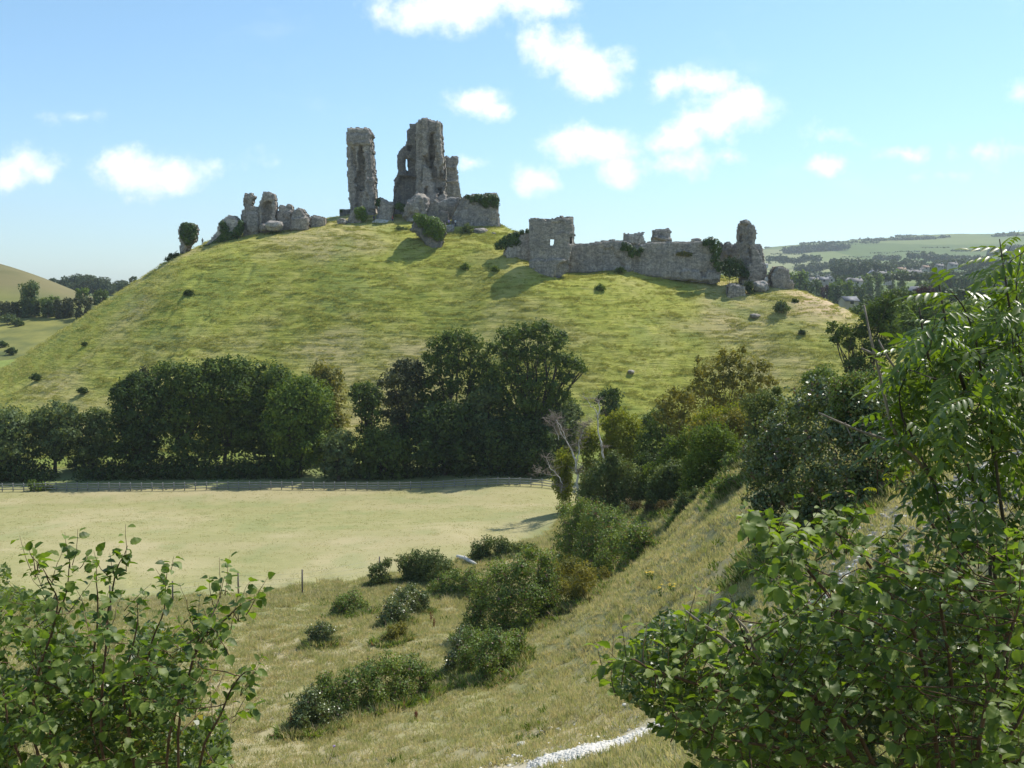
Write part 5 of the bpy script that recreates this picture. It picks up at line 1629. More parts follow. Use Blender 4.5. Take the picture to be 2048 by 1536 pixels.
# ------------------------------------------------------------------ woods and hedges far away
def wood(name, label, strips, Y, leaf, mat='farwood', per=2.2, kind='stuff'):
    mb = MB()
    rng = nrng()
    L = []
    for (x0, x1, yt, yb) in strips:
        n = max(2, int((x1 - x0) / max(3.0, (yb - yt) * .5)))
        for i in range(n):
            x = x0 + (x1 - x0) * (i + .5) / n
            r = (yb - yt) * .55 * rng.uniform(.75, 1.2)
            L += px_lobes([(x, (yt + yb) / 2 + rng.uniform(-.12, .12) * (yb - yt), r, rng.uniform(-10, 10))], Y, 1.0)
    for l in L:
        lobes_leaves(mb, [l], leaf, per, rng, .1, .3, under=.4)
    return solo(name, mb, M[mat], label, 'wood', L[0][:3], kind=kind)


wood('wood', 'rounded dark wood on the left skyline between brown hill and castle hill', [(108, 130, 562, 576), (125, 200, 552, 578), (150, 190, 549, 570), (185, 215, 560, 584), (200, 252, 564, 590), (215, 245, 572, 594), (232, 252, 562, 575), (98, 112, 556, 566), (140, 200, 570, 590)], 720, 1.0)
FW = [('long dark wood high on the far right ridge', [(1680, 1760, 485, 500), (1730, 1830, 478, 498), (1800, 1900, 473, 492)], 2900),
      ('dark wood block on the left end of the far ridge', [(1566, 1620, 494, 508), (1600, 1680, 490, 510), (1640, 1700, 488, 500)], 2600),
      ('far hedge and wood strip along the very top of the ridge', [(1530, 1600, 494, 498), (1600, 1700, 485, 490), (1700, 1790, 478, 482), (1790, 1900, 470, 474)], 3150),
      ('wood on the far ridge just left of the ash top', [(1950, 2010, 476, 488), (1990, 2060, 468, 486)], 2900),
      ('wood block below the field at the right photo edge', [(1978, 2080, 498, 514), (2010, 2090, 492, 506)], 2100),
      ('small copse in mid-slope below the long pale green field', [(1747, 1800, 510, 522)], 1900),
      ('wider copse in mid-slope right of the small one', [(1816, 1868, 505, 520), (1850, 1905, 510, 526), (1880, 1960, 512, 522)], 1800),
      ('bluish wood on the lower left of the far slope behind the isolated ruin hump', [(1535, 1570, 512, 524), (1560, 1600, 515, 528), (1600, 1640, 512, 525)], 1900),
      ('wood strip above the village left end', [(1622, 1668, 524, 544), (1590, 1630, 530, 545), (1660, 1720, 518, 530)], 1500),
      ('dark wood behind the left end of the village', [(1670, 1740, 528, 556), (1720, 1780, 530, 554), (1690, 1760, 524, 545)], 1050),
      ('hedgerow trees above the village roofs', [(1780, 1830, 530, 545), (1830, 1900, 526, 545), (1900, 1960, 522, 542), (1960, 2060, 516, 536)], 1250),
      ('wooded slope right of the village under the ash branches', [(1900, 1960, 545, 562), (1940, 2000, 535, 560), (1980, 2080, 530, 566)], 950)]
for lb, st, Y in FW:
    wood('far_wood', lb, st, Y, Y * .0019)
wood('hedgerow', 'thin dark hedges dividing the pale green fields of the far slope', [(1680, 1740, 513, 515), (1740, 1790, 505, 507), (1790, 1840, 502, 504), (1840, 1900, 494, 496), (1900, 1960, 500, 503), (1540, 1610, 507, 509), (1700, 1760, 520, 522)], 2300, 3.2)
for lb, st, Y in (('scrubby trees filling the slope between the village and the ridge fields', [(1600, 1680, 545, 556), (1680, 1760, 520, 530), (1780, 1850, 520, 532), (1870, 1990, 520, 534), (1990, 2080, 520, 535)], 1400),
                  ('garden trees and hedges among the village houses', [(1610, 1700, 552, 566), (1730, 1800, 548, 562), (1790, 1900, 546, 560), (1890, 2060, 556, 575)], 720),
                  ('belt of trees below the hay meadow by the village', [(1700, 1780, 592, 612), (1780, 1880, 594, 616), (1880, 2060, 578, 606)], 370),
                  ('fine dark hedges along the upper fields of the far ridge', [(1560, 1700, 501, 503), (1700, 1900, 489, 491), (1900, 2060, 492, 494), (1620, 1760, 483, 486), (1900, 2000, 507, 510)], 2750)):
    wood('far_wood', lb, st, Y, Y * .0027)
VT = [(1575, 1620, 540, 578, 620, 'mid', 'round green tree directly right of the isolated ruin hump'), (1605, 1650, 556, 582, 600, 'oak', 'dark green tree below the left village roofs'), (1655, 1712, 558, 592, 560, 'mid', 'largest rounded green tree before the left village roofs'),
      (1662, 1690, 568, 596, 540, 'dark', 'dark tree in front of the largest rounded one before the village'), (1640, 1664, 570, 590, 560, 'purple', 'dull purple-brown small tree near the hill shoulder'), (1715, 1775, 546, 576, 700, 'mid', 'wide green tree between two groups of roofs'),
      (1772, 1818, 538, 568, 760, 'mid', 'tall green tree right of the central roofs'), (1692, 1735, 566, 586, 600, 'oak', 'low dark hedge tree above the hay meadow left'), (1830, 1870, 544, 562, 800, 'oak', 'row tree below the right-hand roofs'),
      (1866, 1905, 540, 560, 820, 'oak', 'dark tree right of the right-hand roofs'), (1905, 1945, 548, 572, 700, 'blue', 'grey-green tree above the right end of the hay meadow'), (1940, 1998, 542, 576, 640, 'mid', 'large round tree at the right end of the hay meadow'),
      (1785, 1822, 572, 598, 420, 'oak', 'dark green tree left of the pale gable'), (1810, 1836, 586, 606, 400, 'dark', 'dark tree in front of the pale gable')]
for x0, x1, yt, yb, Y, mt, lb in VT:
    boxtree('village_tree', lb, x0, x1, yt, yb, Y, mt, leaf=Y * .0022, n=6, per=.8, r0=.25)


# ------------------------------------------------------------------ village houses
def house(label, px, py, wpx, hpx, Y, wall='wallw', roof='roof', gable=False, depth=7.0, chim=1):
    """px, py: bottom centre in the photo; wpx, hpx width and full height in photo pixels"""
    m_ = Y / F_PX
    c = P(px, py, Y)
    W_, H_ = wpx * m_, hpx * m_
    t = thing('house', label, 'house', c)
    eh = H_ * .52
    mb = MB()
    x, d = W_ / 2, depth / 2
    o_ = np.array(c)
    v = [(-x, -d, -3), (x, -d, -3), (x, d, -3), (-x, d, -3), (-x, -d, eh), (x, -d, eh), (x, d, eh), (-x, d, eh)]
    if gable:
        v += [(0, -d, H_ - .1), (0, d, H_ - .1)]
        mb.add(np.array(v) + o_, [[1, 2, 6, 5], [3, 0, 4, 7]], [[0, 1, 5, 8, 4]], [[2, 3, 7, 9, 6]])
        rv = [(-x - .4, -d - .3, eh - .35), (0, -d - .3, H_), (x + .4, -d - .3, eh - .35), (-x - .4, d + .3, eh - .35), (0, d + .3, H_), (x + .4, d + .3, eh - .35)]
    else:
        v += [(-x, 0, H_ - .1), (x, 0, H_ - .1)]
        mb.add(np.array(v) + o_, [[0, 1, 5, 4], [2, 3, 7, 6]], [[1, 2, 6, 9, 5]], [[3, 0, 4, 8, 7]])
        rv = [(-x - .3, -d - .4, eh - .35), (-x - .3, 0, H_), (-x - .3, d + .4, eh - .35), (x + .3, -d - .4, eh - .35), (x + .3, 0, H_), (x + .3, d + .4, eh - .35)]
    part('wall', mb, M[wall], t)
    rb = MB()
    rv = np.array(rv) + o_
    up = np.array((0, 0, .22))
    rv2 = np.concatenate((rv, rv + up))
    if gable:
        fs = [[0, 1, 4, 3], [1, 2, 5, 4], [6, 9, 10, 7], [7, 10, 11, 8], [0, 6, 7, 1], [1, 7, 8, 2], [3, 4, 10, 9], [4, 5, 11, 10], [0, 3, 9, 6], [2, 8, 11, 5]]
    else:
        fs = [[0, 1, 4, 3], [1, 2, 5, 4], [6, 9, 10, 7], [7, 10, 11, 8], [0, 6, 7, 1], [1, 7, 8, 2], [3, 4, 10, 9], [4, 5, 11, 10], [0, 3, 9, 6], [2, 8, 11, 5]]
    rb.add(rv2, fs)
    ro = part('roof', rb, M[roof], t)
    for k in range(chim):
        cb = MB()
        q = o_ + ((0, -d * .5 if k else d * .5, H_ + .4) if gable else ((x * .8 if k == 0 else -x * .8), 0, H_ + .4))
        box_mb(cb, q, (.9, .9, 2.0))
        part('chimney', cb, M['walls'], ro)
    nwin = max(1, int(W_ / 3.2))
    for i in range(nwin):
        wx = (i + .5) / nwin * W_ - x
        if abs(wx) > x - .7:
            continue
        for zz in ([eh * .3, eh * .75] if eh > 4 else [eh * .5]):
            b_ = MB()
            box_mb(b_, o_ + (wx, -d - .02, zz), (1.1, .12, 1.2))
            part('window', b_, M['glass'], t)
    return t


HS = [('pale house leftmost in the village with a whitish roof', 1627, 566, 16, 11, 640, 'wallw', 'roof', False, 1), ('long grey-roofed house second from the left in the village', 1645, 564, 20, 10, 650, 'walls', 'roofd', False, 2),
      ('gabled house closing the left group of roofs', 1660, 563, 12, 10, 660, 'wallw', 'roofd', True, 1), ('low house with a light wall between two green trees', 1712, 568, 20, 11, 640, 'wallw', 'roof', False, 1),
      ('small gable wall peeping at the left of the low light house', 1699, 566, 9, 10, 645, 'walls', 'roof', True, 0), ('tall grey gable in the centre of the village', 1745, 553, 16, 12, 820, 'walls', 'roofd', True, 1),
      ('broad grey-roofed house right of the tall central gable', 1763, 554, 20, 11, 815, 'walls', 'roof', False, 2), ('narrow blue-grey roofed house with a white end wall', 1775, 562, 10, 13, 760, 'wallw', 'roofd', True, 0),
      ('white-walled house at the start of the right-hand row', 1802, 544, 16, 9, 900, 'wallw', 'roofr', False, 1), ('pale stepped house second in the right-hand row', 1815, 549, 18, 9, 880, 'wallw', 'roof', False, 1), ('long pale terrace in the middle of the right-hand row', 1832, 549, 18, 9, 885, 'walls', 'roof', False, 2),
      ('white gable at the right end of the right-hand row', 1846, 546, 12, 10, 890, 'wallw', 'roof', True, 1), ('brown-roofed house above the right-hand row', 1850, 538, 12, 7, 950, 'walls', 'roofr', False, 1), ('lone grey house among trees far right of the village', 1878, 536, 14, 8, 1000, 'walls', 'roof', False, 1),
      ('pale house next to the lone grey one far right', 1905, 534, 16, 9, 1000, 'wallw', 'roof', False, 1), ('dark-roofed barn near the hill shoulder with a small gable', 1697, 607, 26, 13, 330, 'walls', 'roofd', False, 0),
      ('isolated pale gable beside the purple-leaved tree', 1829, 590, 8, 16, 345, 'wallw', 'roofd', True, 0), ('small white cottage far left on the distant slope', 1531, 532, 8, 5, 1500, 'wallw', 'roof', False, 0)]
for lb, px_, py_, w_, h_, Y, wl, rf, gb, ch in HS:
    house(lb, px_, py_, w_, h_, Y, wl, rf, gb, 7.0 if Y < 1200 else 8.0, ch)


# ------------------------------------------------------------------ visitors on the castle mound
def person(label, px, py, Y, shirt, legs='navy', arm=0.25, stride=.14, turn=0.):
    base = P(px, py, Y)
    base[2] = g1(base[0], base[1])
    J = dict(pel=(0, 0, .95), wai=(0, 0, 1.12), che=(0, 0, 1.34), nec=(0, 0, 1.5), hd=(0, .01, 1.58), top=(0, .01, 1.73),
             ls=(-.19, 0, 1.42), le=(-.27, .04, 1.14), lh=(-.26, .04 - arm, .92), rs=(.19, 0, 1.42), re=(.28, .02, 1.15), rh=(.25, -.12, .93),
             lh1=(-.1, 0, .9), lk=(-.12, -stride * .7, .5), la=(-.12, -stride, .08), lt=(-.12, -stride - .16, .03),
             rh1=(.1, 0, .9), rk=(.11, stride * .2, .5), ra=(.12, stride, .08), rt=(.12, stride - .16, .03))
    names = list(J)
    E = [('pel', 'wai'), ('wai', 'che'), ('che', 'nec'), ('nec', 'hd'), ('hd', 'top'), ('che', 'ls'), ('ls', 'le'), ('le', 'lh'), ('che', 'rs'), ('rs', 're'), ('re', 'rh'),
         ('pel', 'lh1'), ('lh1', 'lk'), ('lk', 'la'), ('la', 'lt'), ('pel', 'rh1'), ('rh1', 'rk'), ('rk', 'ra'), ('ra', 'rt')]
    Rd = dict(pel=.15, wai=.13, che=.15, nec=.055, hd=.085, top=.08, ls=.065, le=.045, lh=.035, rs=.065, re=.045, rh=.035, lh1=.09, lk=.06, la=.04, lt=.03, rh1=.09, rk=.06, ra=.04, rt=.03)
    me = bpy.data.meshes.new('body')
    c_, s_ = math.cos(turn), math.sin(turn)
    me.from_pydata([(x * c_ - y * s_, x * s_ + y * c_, z) for x, y, z in J.values()], [(names.index(a), names.index(b)) for a, b in E], [])
    o = bpy.data.objects.new('person', me)
    COL.objects.link(o)
    sk = o.modifiers.new('skin', 'SKIN')
    for i, nm_ in enumerate(names):
        me.skin_vertices[0].data[i].radius = (Rd[nm_], Rd[nm_] * .85)
    me.skin_vertices[0].data[0].use_root = True
    ss = o.modifiers.new('sub', 'SUBSURF')
    ss.levels = ss.render_levels = 1
    dg = bpy.context.evaluated_depsgraph_get()
    m2 = bpy.data.meshes.new_from_object(o.evaluated_get(dg))
    o.modifiers.clear()
    o.data = m2
    for k in ('skin', shirt, legs):
        m2.materials.append(M[k])
    for p in m2.polygons:
        z = p.center.z
        r = math.hypot(p.center.x, p.center.y)
        p.material_index = 0 if z > 1.5 or (z < 1.16 and z > .8 and r > .2) else (2 if z < .95 else 1)
    o.location = tuple(base)
    tag(o, label, 'person', 'visitors walking on the castle mound')
    hb = MB()
    import bmesh
    bm = bmesh.new()
    bmesh.ops.create_icosphere(bm, subdivisions=2, radius=.1)
    v = np.array([q.co for q in bm.verts]) * (1, 1.05, .9) + (0, .03, 1.69)
    f = np.array([[q.index for q in fc.verts] for fc in bm.faces])
    bm.free()
    hb.add(v + base, f)
    part('hair', hb, M['hair'], o)


person('person in a lilac top standing on the rubble right of the ivy dome', 898, 449, 235, 'lilac')
person('person in a white top and dark trousers with reddish hair, right of the lilac one', 911, 452, 235, 'whitecloth', 'navy', turn=.6)
person('person in dark blue standing left of the trodden chalk patch', 748, 441, 238, 'navy', 'darkcloth', turn=1.)
person('person in a red-brown top standing right of the trodden chalk patch', 785, 440, 238, 'redcloth', 'navy', turn=2.)
person('person in dark clothes on the skyline between the two ivy-clad stumps', 405, 478, 239, 'darkcloth', 'darkcloth', turn=.3)
# ------------------------------------------------------------------ foreground plants, leaf by leaf


def leaf_template(width, stations, fold=.12, curl=.12, wav=0.0):
    """one broad leaf along +X, normal +Z, unit length, folded along its midrib"""
    s = np.array([q[0] for q in stations])
    h = np.array([q[1] for q in stations]) * width / 2
    mid = np.stack((s, 0 * s, -curl * s ** 2), 1)
    n = len(s)
    li = np.arange(1, n - 1)
    wz = fold * h[1:-1] * 2 + wav * np.sin(np.arange(n - 2) * 2.1) - curl * s[1:-1] ** 2
    L = np.stack((s[1:-1], h[1:-1], wz), 1)
    Rr_ = np.stack((s[1:-1], -h[1:-1], wz + wav * .5), 1)
    v = np.concatenate((mid, L, Rr_))
    a, b = n, n + (n - 2)
    tri = [[0, 1, a], [n - 2, n - 1, a + n - 3], [1, 0, b], [n - 1, n - 2, b + n - 3]]
    quad = [[i, i + 1, a + i, a + i - 1] for i in range(1, n - 2)] + [[i + 1, i, b + i - 1, b + i] for i in range(1, n - 2)]
    return v, np.array(tri), np.array(quad)


HAZ = [leaf_template(.74, [(0, 0), (.10, .58), (.20, .74), (.30, .98), (.42, .90), (.55, 1.0), (.66, .78), (.78, .66), (.88, .34), (1, 0)], .16, .30, .035),
       leaf_template(.66, [(0, 0), (.12, .50), (.24, .86), (.35, .84), (.48, 1.0), (.60, .84), (.72, .72), (.86, .36), (1, 0)], .26, .10, -.04),
       leaf_template(.78, [(0, 0), (.08, .55), (.20, .92), (.32, .90), (.46, 1.0), (.58, .88), (.70, .78), (.84, .38), (1, 0)], .10, .45, .05)]
HAZ_PLAIN = [leaf_template(.74, [(0, 0), (.25, .9), (.55, .95), (.8, .6), (1, 0)], .16, .30, .035),
             leaf_template(.66, [(0, 0), (.25, .9), (.55, .95), (.8, .6), (1, 0)], .26, .10, -.04),
             leaf_template(.78, [(0, 0), (.25, .9), (.55, .95), (.8, .6), (1, 0)], .10, .45, .05)]
_lf = leaf_template(.42, [(0, 0), (.25, .85), (.6, .9), (1, 0)], .22, .22)


def compound(nl=4, droop=.3):
    """a pinnate leaf: rachis along +X with paired drooping leaflets"""
    V, T, Q, k = [], [], [], 0

    def put(o_, ang, size, dz):
        nonlocal k
        v, t, q = _lf
        v = v * size
        c, s = math.cos(ang), math.sin(ang)
        w_ = np.stack((v[:, 0] * c - v[:, 1] * s, v[:, 0] * s + v[:, 1] * c, v[:, 2] - dz * v[:, 0] / size * size), 1) + o_
        V.append(w_)
        T.append(t + k)
        Q.append(q + k)
        k += len(v)
    for i in range(nl):
        x = .28 + .17 * i
        o_ = np.array((x, 0, -droop * x * x))
        for sg in (1, -1):
            put(o_, sg * R(62 - 6 * i), .34 - .02 * i, .35)
    put(np.array((.28 + .17 * nl, 0, -droop * (.28 + .17 * nl) ** 2)), 0, .34, .3)
    r = np.array([(0, .006, 0), (0, -.006, 0), (.5, .005, -droop * .25), (.5, -.005, -droop * .25), (.96, .003, -droop * .92), (.96, -.003, -droop * .92)])
    V.append(r)
    Q.append(np.array([[0, 2, 3, 1], [2, 4, 5, 3]]) + k)
    return np.concatenate(V), np.concatenate(T), np.concatenate(Q)


ASH = [compound(4, .25), compound(4, .5), compound(3, .35)]


def frames(t, up, rng, tilt=.35):
    t = unit(t)
    n = unit(np.broadcast_to(up, t.shape) + rng.normal(size=t.shape) * tilt)
    n = unit(n - t * (n * t).sum(1, keepdims=True))
    return t, np.cross(n, t), n


def spread_leaves(parent, templ, mat, pos, t, b, n, size, rng, single=300, name='leaf', stuff='foliage'):
    """the most prominent leaves become objects of their own, the rest one mass"""
    k = len(pos)
    px_, py_, dep = proj(pos)
    inside = (px_ > -20) & (px_ < 2068) & (py_ > 0) & (py_ < 1556)
    view = unit(pos - np.array((0, 0, CAMZ)))
    score = np.where(inside, size ** 2 * (.25 + np.abs((n * view).sum(1))) / dep ** 3, 0)
    order = np.argsort(-score)
    pick = order[:single]
    pick = pick[score[pick] > 0]
    rest = np.setdiff1d(np.arange(k), pick)
    kind_ = rng.randint(0, len(templ), k)
    org = np.array(parent.location)
    for j, (v, tr, qd) in enumerate(templ):
        mb = MB()
        mb.add(v, tr, qd)
        me = mb.mesh(name, M[mat])
        for i in pick[kind_[pick] == j]:
            o = bpy.data.objects.new(name, me)
            COL.objects.link(o)
            o.parent = parent
            A = np.eye(4)
            A[:3, 0], A[:3, 1], A[:3, 2] = t[i] * size[i], b[i] * size[i], n[i] * size[i]
            A[:3, 3] = pos[i] - org
            o.matrix_local = Matrix(A.tolist())
    mb = MB()
    for j, (v, tr, qd) in enumerate(HAZ_PLAIN if templ is HAZ else templ):
        r = rest[kind_[rest] == j]
        if not len(r):
            continue
        W_ = pos[r][:, None] + size[r][:, None, None] * (v[None, :, 0, None] * t[r][:, None] + v[None, :, 1, None] * b[r][:, None] + v[None, :, 2, None] * n[r][:, None])
        m_ = len(v)
        off = (np.arange(len(r)) * m_)[:, None, None]
        mb.add(W_.reshape(-1, 3), (tr[None] + off).reshape(-1, 3), (qd[None] + off).reshape(-1, 4))
    if mb.v:
        part(stuff, mb, M[mat], parent, kind='stuff')


def sample_poly(poly, n, rng, dens=None):
    poly = np.array(poly, float)
    lo, hi = poly.min(0), poly.max(0)
    out = []
    while len(out) < n:
        q = lo + rng.rand(n * 2, 2) * (hi - lo)
        m_ = in_poly(q[:, 0], q[:, 1], poly)
        if dens is not None:
            m_ &= rng.rand(len(q)) < dens(q[:, 0], q[:, 1])
        out += list(q[m_])
    return np.array(out[:n])


def px_at(q, Y):
    return np.array([P(a, b, y) for (a, b), y in zip(q, Y)])


def leafy(parent, stems, clusters, mat, templ, size, rng, twigmat='twig', Yr=(5.5, 7), twig_len=.28, per=6, droop=.35, up=(0, 0, 1), stem_r=.011, along=True, leafspread=1.0, single=300, tipdir=None, tilt=.45):
    """stems: polylines of (column, row, distance); clusters: photo points where leafy twigs end"""
    sb, wb_ = MB(), MB()
    pos, ax = [], []
    allp = []
    for st in stems:
        pts = np.array([P(*q[:3]) for q in st])
        tt = np.linspace(0, len(pts) - 1, (len(pts) - 1) * 4 + 1)
        pp = np.stack([np.interp(tt, range(len(pts)), pts[:, k]) for k in range(3)], 1)
        pp[1:-1] += rng.normal(size=(len(pp) - 2, 3)) * .008
        m_ = len(pp)
        k3 = np.array([.25, .5, .25])
        for k in range(3):
            pp[1:-1, k] = np.convolve(pp[:, k], k3, 'valid')
        tube(sb, pp, np.linspace(stem_r, stem_r * .16, m_), 6)
        allp.append(pp)
        if along:
            for i in range(m_ // 3, m_):
                for _ in range(2):
                    d = unit((pp[min(i + 1, m_ - 1)] - pp[i - 1])[None])[0]
                    side = rand_dirs(1, rng)[0]
                    a_x = unit((d * .5 + side - np.array((0, 0, droop)))[None])[0]
                    pos.append(pp[i] + a_x * .02)
                    ax.append(a_x)
    cloud = np.concatenate(allp)
    for c in clusters:
        dist = np.linalg.norm(cloud - c, axis=1) + np.maximum(0, cloud[:, 2] - c[2]) * 2
        near_ = cloud[np.argmin(dist)]
        d = unit((c - near_ + np.array((0, 0, .15)) + (np.array(tipdir) if tipdir is not None else 0))[None])[0]
        L_ = twig_len * rng.uniform(.6, 1.3)
        a = c - d * L_ * .5
        b_ = c + d * L_ * .5
        q = bez(a, b_, .08, rng, 6)
        tube(wb_, q, np.linspace(.0032, .0012, 6), 3)
        if np.linalg.norm(a - near_) < .4 and rng.rand() < .35:
            tube(wb_, bez(near_, a, .05, rng, 6), np.linspace(.004, .003, 6), 3)
        for k in range(per):
            s = (k + .5) / per * 5
            i = int(s)
            p_ = q[i] + (q[min(i + 1, 5)] - q[i]) * (s - i)
            side = np.cross(d, rand_dirs(1, rng)[0])
            side[2] *= .5
            side = unit(side[None])[0] * (1 if k % 2 else -1)
            a_x = unit((d * (.35 + .4 * k / per) + side * .9 * leafspread - np.array((0, 0, droop)))[None])[0]
            pos.append(p_ + a_x * .012)
            ax.append(a_x)
    part('branch', sb, M[twigmat], parent, True, kind='stuff')
    part('twigs', wb_, M[twigmat], parent, True, kind='stuff')
    pos, ax = np.array(pos), np.array(ax)
    t, b, n = frames(ax, np.array(up, float), rng, tilt)
    sz = size * rng.uniform(.55, 1.15, len(pos))
    spread_leaves(parent, templ, mat, pos, t, b, n, sz, rng, single)


def haze_leaves(parent, poly, Yr, n, leaf, mat, rng, thr=-.25, sc=60, name='foliage', lean=(.0, 0, .6), aspect=.7):
    """a loose mass of little leaves inside a region of the view, deep along the line of sight"""
    q = sample_poly(poly, n, rng, lambda x, y: (vnoise(x / sc, y / sc, 3.3) + .5 * vnoise(x / sc * 2.7, y / sc * 2.7, 1.3) > thr) * 1.0)
    Y = rng.uniform(Yr[0], Yr[1], n)
    p = px_at(q, Y)
    nn = unit(rand_dirs(n, rng) + np.array(lean))
    mb = MB()
    leaf_quads(mb, p, nn, leaf, rng, aspect)
    part(name, mb, M[mat], parent, kind='stuff')


# --- left foreground: hazel shrub
rng = nrng()
b0 = np.array((-2.1, 6.2, 0.))
b0[2] = g1(b0[0], b0[1])
t = thing('hazel_shrub', 'sunlit hazel shrub with upright leafy shoots in the bottom left corner', 'shrub', b0)
bx0, by0 = proj(b0)[:2]
B0 = (bx0, by0, 6.2)
stems = [[B0, (200, 1530, 6.1), (205, 1350, 6), (217, 1210, 6), (228, 1165, 6), (240, 1130, 6), (255, 1092, 6)],
         [B0, (60, 1500, 6.2), (66, 1370, 6.1), (98, 1285, 6), (118, 1200, 6), (90, 1150, 5.9), (60, 1108, 5.9)],
         [B0, (90, 1480, 6.3), (104, 1260, 6.2), (137, 1180, 6.1), (140, 1100, 6.1)],
         [B0, (330, 1500, 6.0), (362, 1390, 5.9), (395, 1285, 5.9), (428, 1220, 5.8), (449, 1152, 5.8)],
         [B0, (350, 1440, 6), (395, 1282, 5.9), (445, 1240, 5.9), (490, 1205, 5.8), (520, 1188, 5.8)],
         [B0, (250, 1450, 6.3), (300, 1300, 6.2), (328, 1215, 6.2), (336, 1130, 6.2)],
         [B0, (400, 1510, 5.8), (440, 1430, 5.7), (480, 1350, 5.7), (512, 1338, 5.7)],
         [B0, (180, 1480, 6.4), (192, 1290, 6.3), (196, 1180, 6.2), (190, 1130, 6.2)],
         [B0, (240, 1400, 6.3), (270, 1260, 6.3), (276, 1195, 6.3)],
         [B0, (20, 1500, 6), (0, 1350, 6), (-40, 1230, 6)]]
poly = [(-40, 1190), (40, 1185), (60, 1120), (150, 1110), (170, 1180), (240, 1200), (260, 1260), (330, 1250), (350, 1170), (380, 1230), (430, 1240), (450, 1290), (420, 1340), (480, 1360), (510, 1350), (510, 1420), (450, 1460), (440, 1560), (-40, 1560)]
q = sample_poly(poly, 270, rng, lambda x, y: np.clip((y - 1120) / 200, .25, 1) * (vnoise(x / 55, y / 55, 1.7) > -.35))
cl_ = px_at(q, rng.uniform(5.3, 7.0, len(q)))
extra = px_at([(55, 1112), (60, 1118), (78, 1140), (80, 1180), (150, 1095), (135, 1100), (170, 1118), (115, 1130), (205, 1130), (225, 1130), (252, 1096), (345, 1130), (320, 1160), (335, 1185), (370, 1205), (425, 1185), (440, 1155), (455, 1150), (515, 1190), (490, 1200), (470, 1215), (275, 1195), (272, 1215), (400, 1220), (500, 1350), (510, 1345), (490, 1370)], np.full(27, 6.0))
leafy(t, stems, np.concatenate((cl_, extra)), 'hazel', HAZ, .070, rng, per=7, twig_len=.24)
# --- small-leaved thicket round it
b1 = np.array((-2.6, 7.4, 0.))
b1[2] = g1(b1[0], b1[1])
t = thing('thicket', 'small-leaved bramble thicket behind the hazel in the bottom left corner', 'thicket', b1)
haze_leaves(t, [(-60, 1170), (60, 1180), (150, 1260), (230, 1330), (300, 1240), (380, 1290), (400, 1380), (450, 1420), (470, 1570), (-60, 1570)], (6.3, 8.0), 15000, .048, 'small', rng, thr=-.35)
sb = MB()
for _ in range(26):
    a = b1 + (rng.uniform(-1.4, 1.6), rng.uniform(-.5, 1.2), 0)
    a[2] = g1(a[0], a[1])
    e = P(rng.uniform(-40, 470), rng.uniform(1230, 1500), rng.uniform(6.8, 8.5))
    tube(sb, bez(a, e, .12, rng, 9), np.linspace(.007, .002, 9), 4)
part('stems', sb, M['twig'], t, True, kind='stuff')
t = thing('shrub', 'tip of a sprig reaching in at the left photo edge over the meadow', 'shrub', P(-60, 1250, 9))
haze_leaves(t, [(-80, 1120), (10, 1128), (26, 1150), (8, 1175), (-80, 1200)], (8.6, 9.2), 350, .05, 'small', rng, thr=-1)

# --- right foreground: broad-leaved hazel
b2 = np.array((2.3, 5.0, 0.))
b2[2] = g1(b2[0], b2[1])
t = thing('hazel_shrub', 'large hazel shrub spreading across the bottom right with broad pale green leaves', 'shrub', b2)
bx0, by0 = proj(b2)[:2]
B0 = (bx0, by0, 5.0)
stems = [[B0, (1800, 1400, 4.9), (1700, 1250, 4.8), (1600, 1120, 4.7), (1545, 1055, 4.6), (1500, 1040, 4.6)],
         [B0, (1850, 1300, 4.9), (1760, 1160, 4.8), (1690, 1080, 4.7), (1650, 1050, 4.7)],
         [B0, (1900, 1350, 4.7), (1880, 1180, 4.6), (1920, 1110, 4.5), (1960, 1080, 4.5)],
         [B0, (1700, 1480, 4.7), (1480, 1400, 4.5), (1330, 1345, 4.4), (1270, 1320, 4.4), (1215, 1325, 4.4)],
         [B0, (1720, 1450, 5), (1560, 1370, 4.9), (1510, 1320, 4.8), (1490, 1270, 4.8), (1462, 1225, 4.8)],
         [B0, (1680, 1420, 5), (1520, 1340, 4.9), (1440, 1270, 4.8), (1400, 1250, 4.8), (1375, 1225, 4.8)],
         [B0, (1960, 1450, 4.2), (2020, 1300, 4.1), (2040, 1180, 4.1)],
         [B0, (1750, 1560, 4.6), (1560, 1500, 4.4), (1420, 1470, 4.3), (1340, 1430, 4.3)],
         [B0, (1760, 1350, 5.3), (1680, 1200, 5.3), (1620, 1130, 5.2)],
         [B0, (2000, 1500, 4.6), (2060, 1400, 4.6), (2080, 1250, 4.6)]]
poly = [(1490, 1045), (1560, 1040), (1720, 1040), (1790, 1090), (1880, 1085), (2070, 1070), (2070, 1570), (1440, 1570), (1410, 1500), (1320, 1460), (1300, 1400), (1320, 1350), (1290, 1300), (1370, 1280), (1450, 1300), (1540, 1270), (1570, 1210), (1500, 1160), (1550, 1120)]
q = sample_poly(poly, 560, rng, lambda x, y: .35 + .65 * (vnoise(x / 70, y / 70, 5.7) > -.3))
Yq = rng.uniform(3.9, 6.0, len(q))
cl_ = px_at(q, Yq)
